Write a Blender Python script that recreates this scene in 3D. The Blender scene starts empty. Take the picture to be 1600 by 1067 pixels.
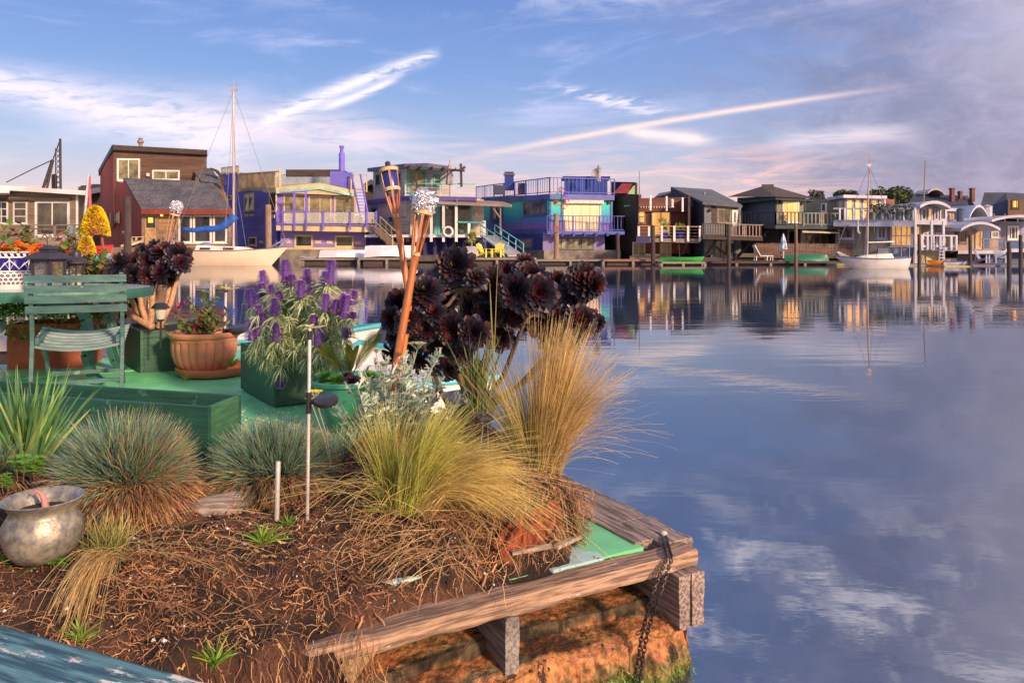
import bpy, math, random
from mathutils import Vector, Matrix, noise
random.seed(7)
R = math.radians
rnd = random.random
uni = random.uniform
scene = bpy.context.scene
COL = scene.collection
F = 1200.0          # focal length in pixels of the 1600 px wide photograph
HY = 382.0          # row of the horizon
EYE = 1.5           # eye height above the water
DK = 0.40           # deck height above the water

# ---------------------------------------------------------------- camera
cam = bpy.data.cameras.new('camera')
cam.sensor_width = 36.0
cam.lens = 36.0 * F / 1600.0
cam.shift_y = -(533.5 - HY) / 1600.0
cam.clip_start = 0.05
cam.clip_end = 4000
camo = bpy.data.objects.new('camera', cam)
camo.location = (0, 0, EYE)
camo.rotation_euler = (R(90), 0, 0)
COL.objects.link(camo)
scene.camera = camo

# ---------------------------------------------------------------- world
SUN_EL, SUN_AZ = R(21), R(138)      # azimuth measured from +Y towards +X: behind the camera, to its right
world = bpy.data.worlds.new('World')
scene.world = world
world.use_nodes = True
wt = world.node_tree
wt.nodes.clear()

class E:
    """tiny expression wrapper round shader math nodes"""
    tree = wt
    def __init__(self, s): self.s = s
    @staticmethod
    def m(op, *a, clamp=False):
        n = E.tree.nodes.new('ShaderNodeMath'); n.operation = op; n.use_clamp = clamp
        for i, v in enumerate(a):
            if isinstance(v, E): E.tree.links.new(v.s, n.inputs[i])
            else: n.inputs[i].default_value = v
        return E(n.outputs[0])
    def __add__(s, o): return E.m('ADD', s, o)
    __radd__ = __add__
    def __sub__(s, o): return E.m('SUBTRACT', s, o)
    def __rsub__(s, o): return E.m('SUBTRACT', o, s)
    def __mul__(s, o): return E.m('MULTIPLY', s, o)
    __rmul__ = __mul__
    def __truediv__(s, o): return E.m('DIVIDE', s, o)
    def exp(s): return E.m('EXPONENT', s)
    def clamp(s): return E.m('ADD', s, 0.0, clamp=True)
def esmooth(x, a, b):
    n = E.tree.nodes.new('ShaderNodeMapRange'); n.interpolation_type = 'SMOOTHSTEP'
    E.tree.links.new(x.s, n.inputs[0]); n.inputs[1].default_value = a; n.inputs[2].default_value = b
    return E(n.outputs[0])
def enoise(vx, vy, scale, detail=6, rough=.55, dist=0.0, vz=0.0):
    c = E.tree.nodes.new('ShaderNodeCombineXYZ')
    for i, v in enumerate((vx, vy, vz)):
        if isinstance(v, E): E.tree.links.new(v.s, c.inputs[i])
        else: c.inputs[i].default_value = v
    n = E.tree.nodes.new('ShaderNodeTexNoise')
    n.inputs['Scale'].default_value = scale; n.inputs['Detail'].default_value = detail
    n.inputs['Roughness'].default_value = rough; n.inputs['Distortion'].default_value = dist
    E.tree.links.new(c.outputs[0], n.inputs['Vector'])
    return E(n.outputs[0])
def emix(f, a, b):
    n = E.tree.nodes.new('ShaderNodeMix'); n.data_type = 'RGBA'
    if isinstance(f, E): E.tree.links.new(f.s, n.inputs[0])
    else: n.inputs[0].default_value = f
    for i, v in ((6, a), (7, b)):
        if isinstance(v, tuple): n.inputs[i].default_value = v + (1,)
        else: E.tree.links.new(v, n.inputs[i])
    return n.outputs[2]

tc = wt.nodes.new('ShaderNodeTexCoord')
sx = wt.nodes.new('ShaderNodeSeparateXYZ')
wt.links.new(tc.outputs['Generated'], sx.inputs[0])
dx, dy, dz = E(sx.outputs[0]), E(sx.outputs[1]), E(sx.outputs[2])
az = E.m('ARCTAN2', dx, dy)
q = dz / E.m('SQRT', dx * dx + dy * dy + 1e-5)
q = E.m('MAXIMUM', q, 0.0)
def AQ(px, py):
    s = (px - 800) / F
    return math.atan(s), (HY - py) / F / math.sqrt(1 + s * s)
ramp = wt.nodes.new('ShaderNodeValToRGB')
wt.links.new((q * 1.6).clamp().s, ramp.inputs[0])
els = ramp.color_ramp.elements
stops = [(0.0, (.60, .38, .42)), (0.10, (.52, .38, .46)), (0.19, (.31, .37, .58)), (0.34, (.15, .26, .58)), (0.52, (.095, .19, .52)), (1.0, (.12, .20, .44))]
els[0].position, els[0].color = stops[0][0], stops[0][1] + (1,)
els[1].position, els[1].color = stops[-1][0], stops[-1][1] + (1,)
for p_, c_ in stops[1:-1]:
    e_ = els.new(p_); e_.color = c_ + (1,)
sky = wt.nodes.new('ShaderNodeTexSky')
sky.sky_type = 'NISHITA'
sky.sun_disc = False
sky.sun_elevation = SUN_EL
sky.sun_rotation = SUN_AZ
sk = wt.nodes.new('ShaderNodeVectorMath'); sk.operation = 'SCALE'
wt.links.new(sky.outputs[0], sk.inputs[0]); sk.inputs['Scale'].default_value = 0.10
base = emix(0.72, sk.outputs[0], ramp.outputs[0])
# broad thin cirrus
n1 = enoise(az * 1.5 + q * 3.0, q * 9.0 - az * 1.2, 2.2, 8, .6, .6)
n2 = enoise(az * 4.0, q * 26.0, 2.0, 7, .62, .8, 3.1)
lowq = 1.0 - esmooth(q, .02, .20)
ccol = emix(lowq, (.60, .60, .88), (.92, .68, .58))
cir = esmooth(n1, .50, .80) * .62 + esmooth(n2, .52, .80) * .5 * lowq + lowq * .12
c1 = emix(cir.clamp(), base, ccol)
# dark lavender bank on the right
n3 = enoise(az * 2.0, q * 5.0 + az, 3.0, 7, .6, .4, 7.7)
bank = esmooth(az + (n3 - .5) * .55 + q * .1, .14, .62) * (1.0 - esmooth(az, 1.1, 1.7)) * .9
n5 = enoise(az * 5.0, q * 9.0, 3.0, 7, .62, .5, 1.7)
bcol = emix(esmooth(n5, .35, .75), (.15, .175, .30), (.29, .285, .43))
bcol = emix(esmooth(az, .46, .60) * esmooth(q, .12, .22) * (1.0 - esmooth(q, .5, .7)) * .32, bcol, (.72, .66, .74))
c2 = emix(bank.clamp(), c1, bcol)
# mottled high cloud above the frame, seen in the water
n8 = enoise(az * 2.6, q * 5.0, 3.2, 7, .62, .5, 12.4)
c2 = emix((esmooth(n8, .46, .66) * esmooth(q, .27, .40) * .9).clamp(), c2, (.86, .82, .92))
# low grey streaks among the pink near the horizon
n6 = enoise(az * 2.4 + 1.0, q * 40.0, 1.6, 6, .6, .5, 9.2)
c2 = emix(esmooth(n6, .50, .70) * (1.0 - esmooth(q, .05, .13)) * esmooth(az, -.1, .35) * .6, c2, (.34, .29, .43))
pinkb = esmooth(az, -.30, .05) * (1.0 - esmooth(az, .30, .52)) * (1.0 - esmooth(q, .07, .17)) * esmooth(n2, .40, .66)
c2 = emix((pinkb * .5).clamp(), c2, (1.0, .56, .48))
# streaks: (control points in azimuth/elevation, width, soft edge)
def streak(pa, pb, bow, w0, w1, amp, nz, fade=.25, cut=(.30, .62)):
    (a0, q0), (a1, q1) = AQ(*pa), AQ(*pb)
    t = (az - a0) * (1.0 / (a1 - a0))
    cen = t * (q1 - q0) + q0 + (t * (1.0 - t)) * (4 * bow)
    w = t * (w1 - w0) + w0
    d = (q - cen) / E.m('MAXIMUM', w, .0012)
    g = (d * d * -1.0).exp()
    env = esmooth(t, -.02, fade) * (1.0 - esmooth(t, 1 - fade, 1.02))
    return (g * env * amp * esmooth(nz, *cut)).clamp()
fine = enoise(az * 9.0 + q * 20.0, q * 50.0 - az * 10.0, 2.0, 7, .6, .6, 5.5)
c3 = c2
for st, colr in ((streak((-160, 96), (420, 232), 0.004, .012, .042, .80, fine, .20, (.2, .6)), (.90, .78, .86)),
                 (streak((240, 190), (690, 225), 0.004, .030, .024, .6, n2 + .06, .30), (.92, .72, .76)),
                 (streak((392, 204), (690, 84), .008, .012, .0075, .9, fine, .10, (.30, .56)), (.86, .78, .86)),
                 (streak((480, 176), (640, 112), -.004, .006, .005, .9, fine, .3, (.26, .5)), (.88, .78, .88)),
                 (streak((690, 256), (1450, 130), .013, .0046, .0030, .85, fine + .08, .34, (.25, .55)), (.86, .66, .60)),
                 (streak((850, 132), (1060, 182), 0, .006, .012, .8, fine, .3, (.42, .62)), (.80, .74, .86)),
                 (streak((1180, 222), (1460, 202), 0, .008, .012, .6, n2 + .02, .3), (.75, .66, .74)),
                 (streak((960, 204), (1130, 222), 0, .006, .008, .8, n2 + .06, .3), (1.0, .78, .72))):
    c3 = emix(st, c3, colr)
# afterglow round the low sun, behind the camera
daz = E.m('ABSOLUTE', E.m('WRAP', az - SUN_AZ, math.pi, -math.pi))
glow = (daz * daz * -.8).exp() * (q * -2.2).exp()
c4 = emix((glow * .95).clamp(), c3, (1.5, .85, .55))
bg = wt.nodes.new('ShaderNodeBackground')
wt.links.new(c4, bg.inputs[0]); bg.inputs[1].default_value = 1.0
wo = wt.nodes.new('ShaderNodeOutputWorld')
wt.links.new(bg.outputs[0], wo.inputs[0])

sun = bpy.data.lights.new('sun', 'SUN')
sun.energy = 4.3
sun.angle = R(5)
sun.color = (1.0, .68, .44)
suno = bpy.data.objects.new('sun', sun)
sd = Vector((math.sin(SUN_AZ) * math.cos(SUN_EL), math.cos(SUN_AZ) * math.cos(SUN_EL), math.sin(SUN_EL)))
suno.rotation_euler = sd.to_track_quat('Z', 'Y').to_euler()
suno.location = (0, -5, 8)
COL.objects.link(suno)
vs = scene.view_settings
vs.view_transform = 'Standard'
vs.look = 'None'
vs.exposure = 0.45
vs.gamma = 1.0
scene.cycles.max_bounces = 6
scene.cycles.transparent_max_bounces = 8

# ---------------------------------------------------------------- helpers
def P(px, py, Y):
    return Vector(((px - 800) / F * Y, Y, EYE - (py - HY) / F * Y))
def PZ(px, py, z):
    Y = (EYE - z) * F / (py - HY)
    return Vector(((px - 800) / F * Y, Y, z))
V = Vector
def tag(o, label=None, cat=None, group=None, kind=None):
    if label: o['label'] = label
    if cat: o['category'] = cat
    if group: o['group'] = group
    if kind: o['kind'] = kind
    return o
def thing(name, label, cat, loc, group=None):
    o = bpy.data.objects.new(name, None)
    COL.objects.link(o)
    o.location = loc
    o.empty_display_size = .1
    return tag(o, label, cat, group)
WL = {}
SPLIT = set('deck_post brace joist piling support_post glass_panel fender lintel corner_board corner_post vent post roof_box wall_lamp rail rail_wire collar bulb curtained_door'.split())
class MB:
    def __init__(s): s.k = []; s.v = []; s.f = []; s.c = []; s.col = False; s.mi = []
    def add(s, vs, fs, c=None):
        b = len(s.v); s.k.append((b, len(s.f)))
        s.v.extend(vs)
        s.f.extend([tuple(i + b for i in f) for f in fs])
        if c is not None: s.col = True
        s.c.extend([(c or (.5, .5, .5))] * len(vs)) if not isinstance(c, list) else s.c.extend(c)
        return s
    BF = [(0, 3, 2, 1), (4, 5, 6, 7), (0, 1, 5, 4), (1, 2, 6, 5), (2, 3, 7, 6), (3, 0, 4, 7)]
    def hexa(s, p, c=None): return s.add([V(a) for a in p], s.BF, c)
    def box(s, c, size, rz=0, col=None, rx=0, ry=0):
        x, y, z = [a / 2 for a in size]
        M = Matrix.Rotation(rz, 3, 'Z') @ Matrix.Rotation(ry, 3, 'Y') @ Matrix.Rotation(rx, 3, 'X')
        return s.hexa([M @ V(k) + V(c) for k in ((-x, -y, -z), (x, -y, -z), (x, y, -z), (-x, y, -z), (-x, -y, z), (x, -y, z), (x, y, z), (-x, y, z))], col)
    def beam(s, a, b, w, h=None, up=V((0, 0, 1)), col=None):
        a, b = V(a), V(b); h = h or w
        d = (b - a)
        if d.length < 1e-6: return s
        d = d.normalized()
        if abs(d.dot(up)) > .98: up = V((0, 1, 0))
        r = d.cross(up).normalized() * w / 2; u = r.cross(d).normalized() * h / 2
        return s.hexa([a - r - u, a + r - u, b + r - u, b - r - u, a - r + u, a + r + u, b + r + u, b - r + u], col)
    def tube(s, pts, rad, n=8, caps=True, c=None):
        pts = [V(p) for p in pts]
        m = len(pts)
        rr = rad if isinstance(rad, (list, tuple)) else [rad] * m
        vs, fs = [], []
        prev = None
        for i, p in enumerate(pts):
            t = (pts[min(i + 1, m - 1)] - pts[max(i - 1, 0)]).normalized()
            if prev is None:
                a = V((0, 0, 1)) if abs(t.z) < .9 else V((1, 0, 0))
                prev = t.cross(a).normalized()
            r = (prev - t * prev.dot(t)).normalized(); prev = r
            u = t.cross(r)
            for k in range(n):
                an = 2 * math.pi * k / n
                vs.append(p + (r * math.cos(an) + u * math.sin(an)) * rr[i])
        for i in range(m - 1):
            for k in range(n):
                k2 = (k + 1) % n
                fs.append((i * n + k, i * n + k2, (i + 1) * n + k2, (i + 1) * n + k))
        if caps:
            fs.append(tuple(range(n))[::-1]); fs.append(tuple((m - 1) * n + k for k in range(n)))
        return s.add(vs, fs, c)
    def lathe(s, prof, c, n=24, flute=None, col=None, sq=1.0, cap=True):
        vs, fs = [], []
        c = V(c)
        for i, (r, z) in enumerate(prof):
            for k in range(n):
                an = 2 * math.pi * k / n
                rr = r * (flute(an, i) if flute else 1)
                vs.append(c + V((rr * math.cos(an), rr * math.sin(an) * sq, z)))
        for i in range(len(prof) - 1):
            for k in range(n):
                k2 = (k + 1) % n
                fs.append((i * n + k, i * n + k2, (i + 1) * n + k2, (i + 1) * n + k))
        if cap and prof[0][0] > 1e-4: fs.append(tuple(range(n))[::-1])
        if cap and prof[-1][0] > 1e-4: fs.append(tuple((len(prof) - 1) * n + k for k in range(n)))
        return s.add(vs, fs, col)
    def prism(s, plan, zb, zt, col=None):
        """plan: list of XY; zb, zt: number or list per point"""
        n = len(plan)
        zb = zb if isinstance(zb, (list, tuple)) else [zb] * n
        zt = zt if isinstance(zt, (list, tuple)) else [zt] * n
        vs = [V((p[0], p[1], zb[i])) for i, p in enumerate(plan)] + [V((p[0], p[1], zt[i])) for i, p in enumerate(plan)]
        fs = [tuple(range(n))[::-1], tuple(range(n, 2 * n))] + [(i, (i + 1) % n, n + (i + 1) % n, n + i) for i in range(n)]
        return s.add(vs, fs, col)
    def ribbon(s, pts, ws, side, c=None, fold=0.0):
        """flat blade; side = width direction; fold gives a V section"""
        vs, fs, cs = [], [], []
        m = len(pts)
        for i, p in enumerate(pts):
            w = ws[i] if isinstance(ws, (list, tuple)) else ws
            t = (pts[min(i + 1, m - 1)] - pts[max(i - 1, 0)])
            sd_ = side - t * (side.dot(t) / max(t.length_squared, 1e-9))
            sd_ = sd_.normalized() if sd_.length > 1e-6 else V((1, 0, 0))
            if fold:
                nn = t.cross(sd_).normalized()
                vs += [p - sd_ * w + nn * fold * w, p, p + sd_ * w + nn * fold * w]
            else:
                vs += [p - sd_ * w, p + sd_ * w]
            if isinstance(c, list): cs += [c[i]] * (3 if fold else 2)
        k = 3 if fold else 2
        for i in range(m - 1):
            for j in range(k - 1):
                fs.append((i * k + j, i * k + j + 1, (i + 1) * k + j + 1, (i + 1) * k + j))
        return s.add(vs, fs, cs if isinstance(c, list) else c)
    def build(s, name, m, parent=None, smooth=False, bevel=0, origin=None):
        if name in SPLIT and parent is not None and len(s.k) > 1:
            ks = s.k + [(len(s.v), len(s.f))]; o = None
            for (b0, f0), (b1, f1) in zip(ks, ks[1:]):
                q_ = MB(); q_.add(s.v[b0:b1], [tuple(i - b0 for i in f) for f in s.f[f0:f1]]); o = q_.build(name, m, parent, smooth, bevel)
            return o
        if parent is not None:
            org = WL[parent.name]
        elif origin is not None: org = V(origin)
        else:
            n = len(s.v)
            org = V((sum(p.x for p in s.v) / n, sum(p.y for p in s.v) / n, min(p.z for p in s.v)))
        me = bpy.data.meshes.new(name)
        me.from_pydata([tuple(p - org) for p in s.v], [], s.f)
        if s.col:
            at = me.color_attributes.new('Col', 'FLOAT_COLOR', 'POINT')
            flat = []
            for c in s.c: flat.extend((c[0], c[1], c[2], 1.0))
            at.data.foreach_set('color', flat)
        if smooth: me.polygons.foreach_set('use_smooth', [True] * len(me.polygons))
        me.materials.append(m)
        o = bpy.data.objects.new(name, me)
        COL.objects.link(o)
        if parent is not None: o.parent = parent
        else: o.location = org
        WL[o.name] = org
        if bevel:
            b = o.modifiers.new('bevel', 'BEVEL'); b.width = bevel; b.segments = 2; b.limit_method = 'ANGLE'
        if smooth and smooth != 2:
            e = o.modifiers.new('edge', 'EDGE_SPLIT'); e.split_angle = R(50)
        return o
_thing = thing
def thing(name, label, cat, loc, group=None):
    o = _thing(name, label, cat, loc, group); WL[o.name] = V(loc); return o
def copy_tree(o, loc=None, rz=None, label=None, parent=None):
    c = o.copy(); COL.objects.link(c)
    if parent is not None: c.parent = parent
    if loc is not None: c.location = loc
    if rz is not None: c.rotation_euler = (0, 0, rz)
    if label: c['label'] = label
    for ch in list(o.children): copy_tree(ch, parent=c)
    return c

# ---------------------------------------------------------------- materials
_mc = {}
def mat(name, c1, c2=None, rough=.7, scale=6, bump=.15, stretch=(1, 1, 1), metal=0, vcol=False, lap=None, spec=.5, detail=5, patch=None, trans=0, bdist=.02, sheen=0, emit=0, contrast=(.3, .7), rvar=0.0, vk=.5):
    """c1..c2 mixed by noise in object space; lap=(axis vector, period, strength) adds board lines;
    patch=(colour, scale, threshold, stretch) adds worn areas of another colour"""
    if name in _mc: return _mc[name]
    m = bpy.data.materials.new(name); _mc[name] = m
    m.use_nodes = True
    t = m.node_tree; t.nodes.clear()
    E.tree = t
    L = t.links.new
    out = t.nodes.new('ShaderNodeOutputMaterial')
    b = t.nodes.new('ShaderNodeBsdfPrincipled'); L(b.outputs[0], out.inputs[0])
    b.inputs['Roughness'].default_value = rough
    b.inputs['Metallic'].default_value = metal
    b.inputs['Specular IOR Level'].default_value = spec
    tcn = t.nodes.new('ShaderNodeTexCoord')
    mp = t.nodes.new('ShaderNodeMapping'); mp.inputs['Scale'].default_value = stretch
    L(tcn.outputs['Object'], mp.inputs[0])
    nz = t.nodes.new('ShaderNodeTexNoise'); nz.inputs['Scale'].default_value = scale; nz.inputs['Detail'].default_value = detail; nz.inputs['Roughness'].default_value = .62
    L(mp.outputs[0], nz.inputs['Vector'])
    f = esmooth(E(nz.outputs[0]), *contrast)
    if c2 is None: c2 = tuple(a * .72 for a in c1)
    if vcol:
        at = t.nodes.new('ShaderNodeVertexColor'); at.layer_name = 'Col'
        mul = t.nodes.new('ShaderNodeVectorMath'); mul.operation = 'SCALE'
        L(at.outputs[0], mul.inputs[0]); L((f * vk + (1 - vk / 2)).s, mul.inputs['Scale'])
        col = mul.outputs[0]
    else:
        col = emix(f, c1, c2)
        nb = t.nodes.new('ShaderNodeTexNoise'); nb.inputs['Scale'].default_value = scale * .13; nb.inputs['Detail'].default_value = 3
        L(mp.outputs[0], nb.inputs['Vector'])
        sc_ = t.nodes.new('ShaderNodeVectorMath'); sc_.operation = 'SCALE'
        L(col, sc_.inputs[0]); L((esmooth(E(nb.outputs[0]), .3, .7) * .42 + .79).s, sc_.inputs['Scale'])
        col = sc_.outputs[0]
    h = E(nz.outputs[0])
    if patch:
        pn = t.nodes.new('ShaderNodeTexNoise'); pn.inputs['Scale'].default_value = patch[1]; pn.inputs['Detail'].default_value = 6; pn.inputs['Roughness'].default_value = .65
        pm = t.nodes.new('ShaderNodeMapping'); pm.inputs['Scale'].default_value = patch[3]
        L(tcn.outputs['Object'], pm.inputs[0]); L(pm.outputs[0], pn.inputs['Vector'])
        pf = esmooth(E(pn.outputs[0]), patch[2], patch[2] + .04)
        col = emix(pf, col, patch[0])
        h = h - pf * .4
    if lap:
        ax, per, st = lap
        dot = t.nodes.new('ShaderNodeVectorMath'); dot.operation = 'DOT_PRODUCT'
        L(tcn.outputs['Object'], dot.inputs[0]); dot.inputs[1].default_value = ax
        fr = E.m('FRACT', E(dot.outputs['Value']) * (1.0 / per))
        line = 1.0 - esmooth(fr, 0.0, .10)
        sc = t.nodes.new('ShaderNodeVectorMath'); sc.operation = 'SCALE'
        cell = E.m('FLOOR', E(dot.outputs['Value']) * (1.0 / per))
        rv = E.m('FRACT', E.m('SINE', cell * 12.9898) * 437.58)
        L(col, sc.inputs[0]); L(((1.0 - line * st) * (rv * .18 + .91)).s, sc.inputs['Scale'])
        col = sc.outputs[0]
        h = h * .4 + fr * 1.5 - line
    L(col, b.inputs['Base Color'])
    if emit:
        L(col, b.inputs['Emission Color']); b.inputs['Emission Strength'].default_value = emit
    if rvar:
        L((E(nz.outputs[0]) * rvar + (rough - rvar / 2)).s, b.inputs['Roughness'])
    if bump:
        bn = t.nodes.new('ShaderNodeBump'); bn.inputs['Strength'].default_value = min(1, bump); bn.inputs['Distance'].default_value = bdist
        L(h.s, bn.inputs['Height']); L(bn.outputs[0], b.inputs['Normal'])
    if trans:
        tl = t.nodes.new('ShaderNodeBsdfTranslucent'); L(col, tl.inputs[0])
        mx = t.nodes.new('ShaderNodeMixShader'); mx.inputs[0].default_value = trans
        L(b.outputs[0], mx.inputs[1]); L(tl.outputs[0], mx.inputs[2]); L(mx.outputs[0], out.inputs[0])
    return m
def glassy(name, base, rough=.06, alpha=None):
    if name in _mc: return _mc[name]
    m = mat(name, base, tuple(a * .35 for a in base), rough, 1.2, .05, spec=.5, bdist=.05)
    b = [n for n in m.node_tree.nodes if n.type == 'BSDF_PRINCIPLED'][0]
    b.inputs['IOR'].default_value = 1.5
    return m
def siding(name, c1, c2=None, per=.2, st=.45, vert=False, **k):
    return mat(name, c1, c2, .75, 3, .5, lap=((.9, .45, 0) if vert else (0, 0, 1), per, st), bdist=.05, stretch=(1, 1, .15) if vert else (.3, .3, 2), **k)
# ================================================================ water
def water():
    m = bpy.data.materials.new('water'); m.use_nodes = True
    t = m.node_tree; t.nodes.clear(); E.tree = t; L = t.links.new
    out = t.nodes.new('ShaderNodeOutputMaterial'); b = t.nodes.new('ShaderNodeBsdfPrincipled')
    b.inputs['Base Color'].default_value = (.035, .055, .095, 1)
    b.inputs['Roughness'].default_value = .02
    b.inputs["IOR"].default_value = 3.6
    b.inputs['Specular IOR Level'].default_value = .6
    L(b.outputs[0], out.inputs[0])
    tcn = t.nodes.new('ShaderNodeTexCoord'); s = t.nodes.new('ShaderNodeSeparateXYZ')
    L(tcn.outputs['Object'], s.inputs[0])
    x, y = E(s.outputs[0]), E(s.outputs[1])
    a = enoise(x * .35, y * 1.3, 1.6, 3, .5, .3)
    c = enoise(x * 1.2, y * 2.2, 5.0, 3, .5, .2, 2.0)
    patchy = esmooth(enoise(x * .05, y * .12, 1.0, 3, .6, .2, 4.0), .42, .62)
    near = esmooth(y, 2.0, 16.0)
    h = a * .0034 * (near * .7 + .3) + c * .0006 * (patchy * .8 + .2)
    bn = t.nodes.new('ShaderNodeBump'); bn.inputs['Strength'].default_value = 1.0; bn.inputs['Distance'].default_value = 1.0
    L(h.s, bn.inputs['Height']); L(bn.outputs[0], b.inputs['Normal'])
    mb = MB()
    mb.add([V((-900, -900, 0)), V((900, -900, 0)), V((900, 1500, 0)), V((-900, 1500, 0))], [(0, 1, 2, 3)])
    tag(mb.build('water', m, origin=(0, 0, 0)), kind='structure')
    mb = MB()
    mb.add([V((-900, -900, -1.6)), V((900, -900, -1.6)), V((900, 1500, -1.6)), V((-900, 1500, -1.6))], [(0, 1, 2, 3)])
    tag(mb.build('ground', mat('mud', (.06, .05, .04)), origin=(0, 0, -1.6)), kind='structure')
water()
# far shore behind the houses
mb = MB()
mb.prism([(-140, 118), (160, 118), (200, 160), (-180, 160)], -.5, [.6, .6, 2.4, 2.4])
tag(mb.build('shore', mat('shore_earth', (.05, .055, .04), (.08, .07, .05), scale=.4)), kind='structure')
# ================================================================ houses along the far row
class Wall:
    def __init__(s, a, b):
        """a, b = (px, Y) of the two ends as seen in the photograph, left to right"""
        s.a = V(((a[0] - 800) / F * a[1], a[1])); s.b = V(((b[0] - 800) / F * b[1], b[1]))
        d = s.b - s.a; s.len = d.length; s.d = d.normalized()
        s.n = V((s.d.y, -s.d.x))
    def u(s, px):
        k = (px - 800) / F
        dx_, dy_ = s.d
        return (k * s.a.y - s.a.x) / (dx_ - k * dy_)
    def pt(s, u, z, o=0):
        p = s.a + s.d * u + s.n * o
        return V((p.x, p.y, z))
    def z(s, px, py):
        Y = (s.a + s.d * s.u(px)).y
        return EYE - (py - HY) / F * Y
    def at(s, px, py, o=0): return s.pt(s.u(px), s.z(px, py), o)
    def blk(s, mb, px0, px1, py0, py1, o0, o1):
        u0, u1 = s.u(px0), s.u(px1); pm = (px0 + px1) / 2
        z0, z1 = s.z(pm, py1), s.z(pm, py0)
        return s.ublk(mb, u0, u1, z0, z1, o0, o1)
    def ublk(s, mb, u0, u1, z0, z1, o0, o1):
        return mb.hexa([s.pt(u0, z0, o1), s.pt(u1, z0, o1), s.pt(u1, z0, o0), s.pt(u0, z0, o0), s.pt(u0, z1, o1), s.pt(u1, z1, o1), s.pt(u1, z1, o0), s.pt(u0, z1, o0)])
def window(par, W, r, frame, pane, nx=1, ny=1, fw=.10, name='window'):
    px0, px1, py0, py1 = r
    u0, u1 = W.u(px0), W.u(px1); pm = (px0 + px1) / 2
    z0, z1 = W.z(pm, py1), W.z(pm, py0)
    mb = MB()
    W.ublk(mb, u0, u0 + fw, z0, z1, -.05, .07); W.ublk(mb, u1 - fw, u1, z0, z1, -.05, .07)
    W.ublk(mb, u0 + fw, u1 - fw, z1 - fw, z1, -.05, .065); W.ublk(mb, u0 + fw, u1 - fw, z0, z0 + fw, -.05, .065)
    W.ublk(mb, u0 - .05, u1 + .05, z0 - .06, z0 - .003, -.03, .12)
    for i in range(1, nx):
        c = u0 + (u1 - u0) * i / nx; W.ublk(mb, c - .035, c + .035, z0 + fw, z1 - fw, -.05, .058)
    for i in range(1, ny):
        c = z0 + (z1 - z0) * i / ny; W.ublk(mb, u0 + fw, u1 - fw, c - .03, c + .03, -.05, .052)
    w = mb.build(name, frame, par)
    mb = MB()
    for i in range(nx):      # slightly uneven panes, as glass is
        a_, b_ = u0 + fw * .5 + (u1 - u0 - fw) * i / nx, u0 + fw * .5 + (u1 - u0 - fw) * (i + 1) / nx
        e = uni(-.012, .012)
        mb.hexa([W.pt(a_, z0 + .02, .02 + e), W.pt(b_, z0 + .02, .02 - e), W.pt(b_, z0 + .02, -.06), W.pt(a_, z0 + .02, -.06), W.pt(a_, z1 - .02, .02), W.pt(b_, z1 - .02, .02), W.pt(b_, z1 - .02, -.06), W.pt(a_, z1 - .02, -.06)])
    mb.build('pane', pane, w)
    return w
def body(par, name, m, pts, top, bot=0.1, **k):
    """pts: (px, Y); top: py per point (or heights if negative flag); bot: z"""
    plan = [((p[0] - 800) / F * p[1], p[1]) for p in pts]
    zt = [EYE - (t - HY) / F * p[1] for t, p in zip(top, pts)]
    zb = bot if not isinstance(bot, list) else [EYE - (t - HY) / F * p[1] for t, p in zip(bot, pts)]
    mb = MB().prism(plan, zb, zt)
    return mb.build(name, m, par, **k)
def slab(par, name, m, pts, th=.15):
    """pts: (px, py, Y) polygon (upper side), given thickness downwards"""
    w = [P(*p) for p in pts]
    mb = MB().prism([(p.x, p.y) for p in w], [p.z - th for p in w], [p.z for p in w])
    return mb.build(name, m, par)
def rail(par, path, h, m, sp=.16, bw=.045, pw=.10, every=1.6, balusters=True, mid=(), name='railing', top=.07, toppm=None):
    mb = MB()
    pts = [V(p) for p in path]
    for a, b in zip(pts, pts[1:]):
        L_ = (b - a).length
        up = V((0, 0, h))
        mb.beam(a + up, b + up, .10, top)
        mb.beam(a + V((0, 0, .1)), b + V((0, 0, .1)), .05, .06)
        for k in mid: mb.beam(a + up * k, b + up * k, .03, .03)
        n = max(1, round(L_ / every))
        for i in range(n + 1):
            c = a.lerp(b, i / n); mb.box(c + V((0, 0, h / 2)), (pw, pw, h + .04))
        if balusters:
            n = int(L_ / sp)
            for i in range(1, n):
                c = a.lerp(b, i / n); mb.beam(c + V((0, 0, .06)), c + V((0, 0, h)), bw, bw)
    return mb.build(name, m, par)
def house(name, label, px, py, Y, cat='houseboat'):
    return thing(name, label, cat, P(px, py, Y), 'houses along the far waterfront')
def bars(par, W, name, m, rects, o0=-.03, o1=.05):
    for r in rects: o = W.blk(MB(), *r, o0, o1).build(name, m, par)
    return o

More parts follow.
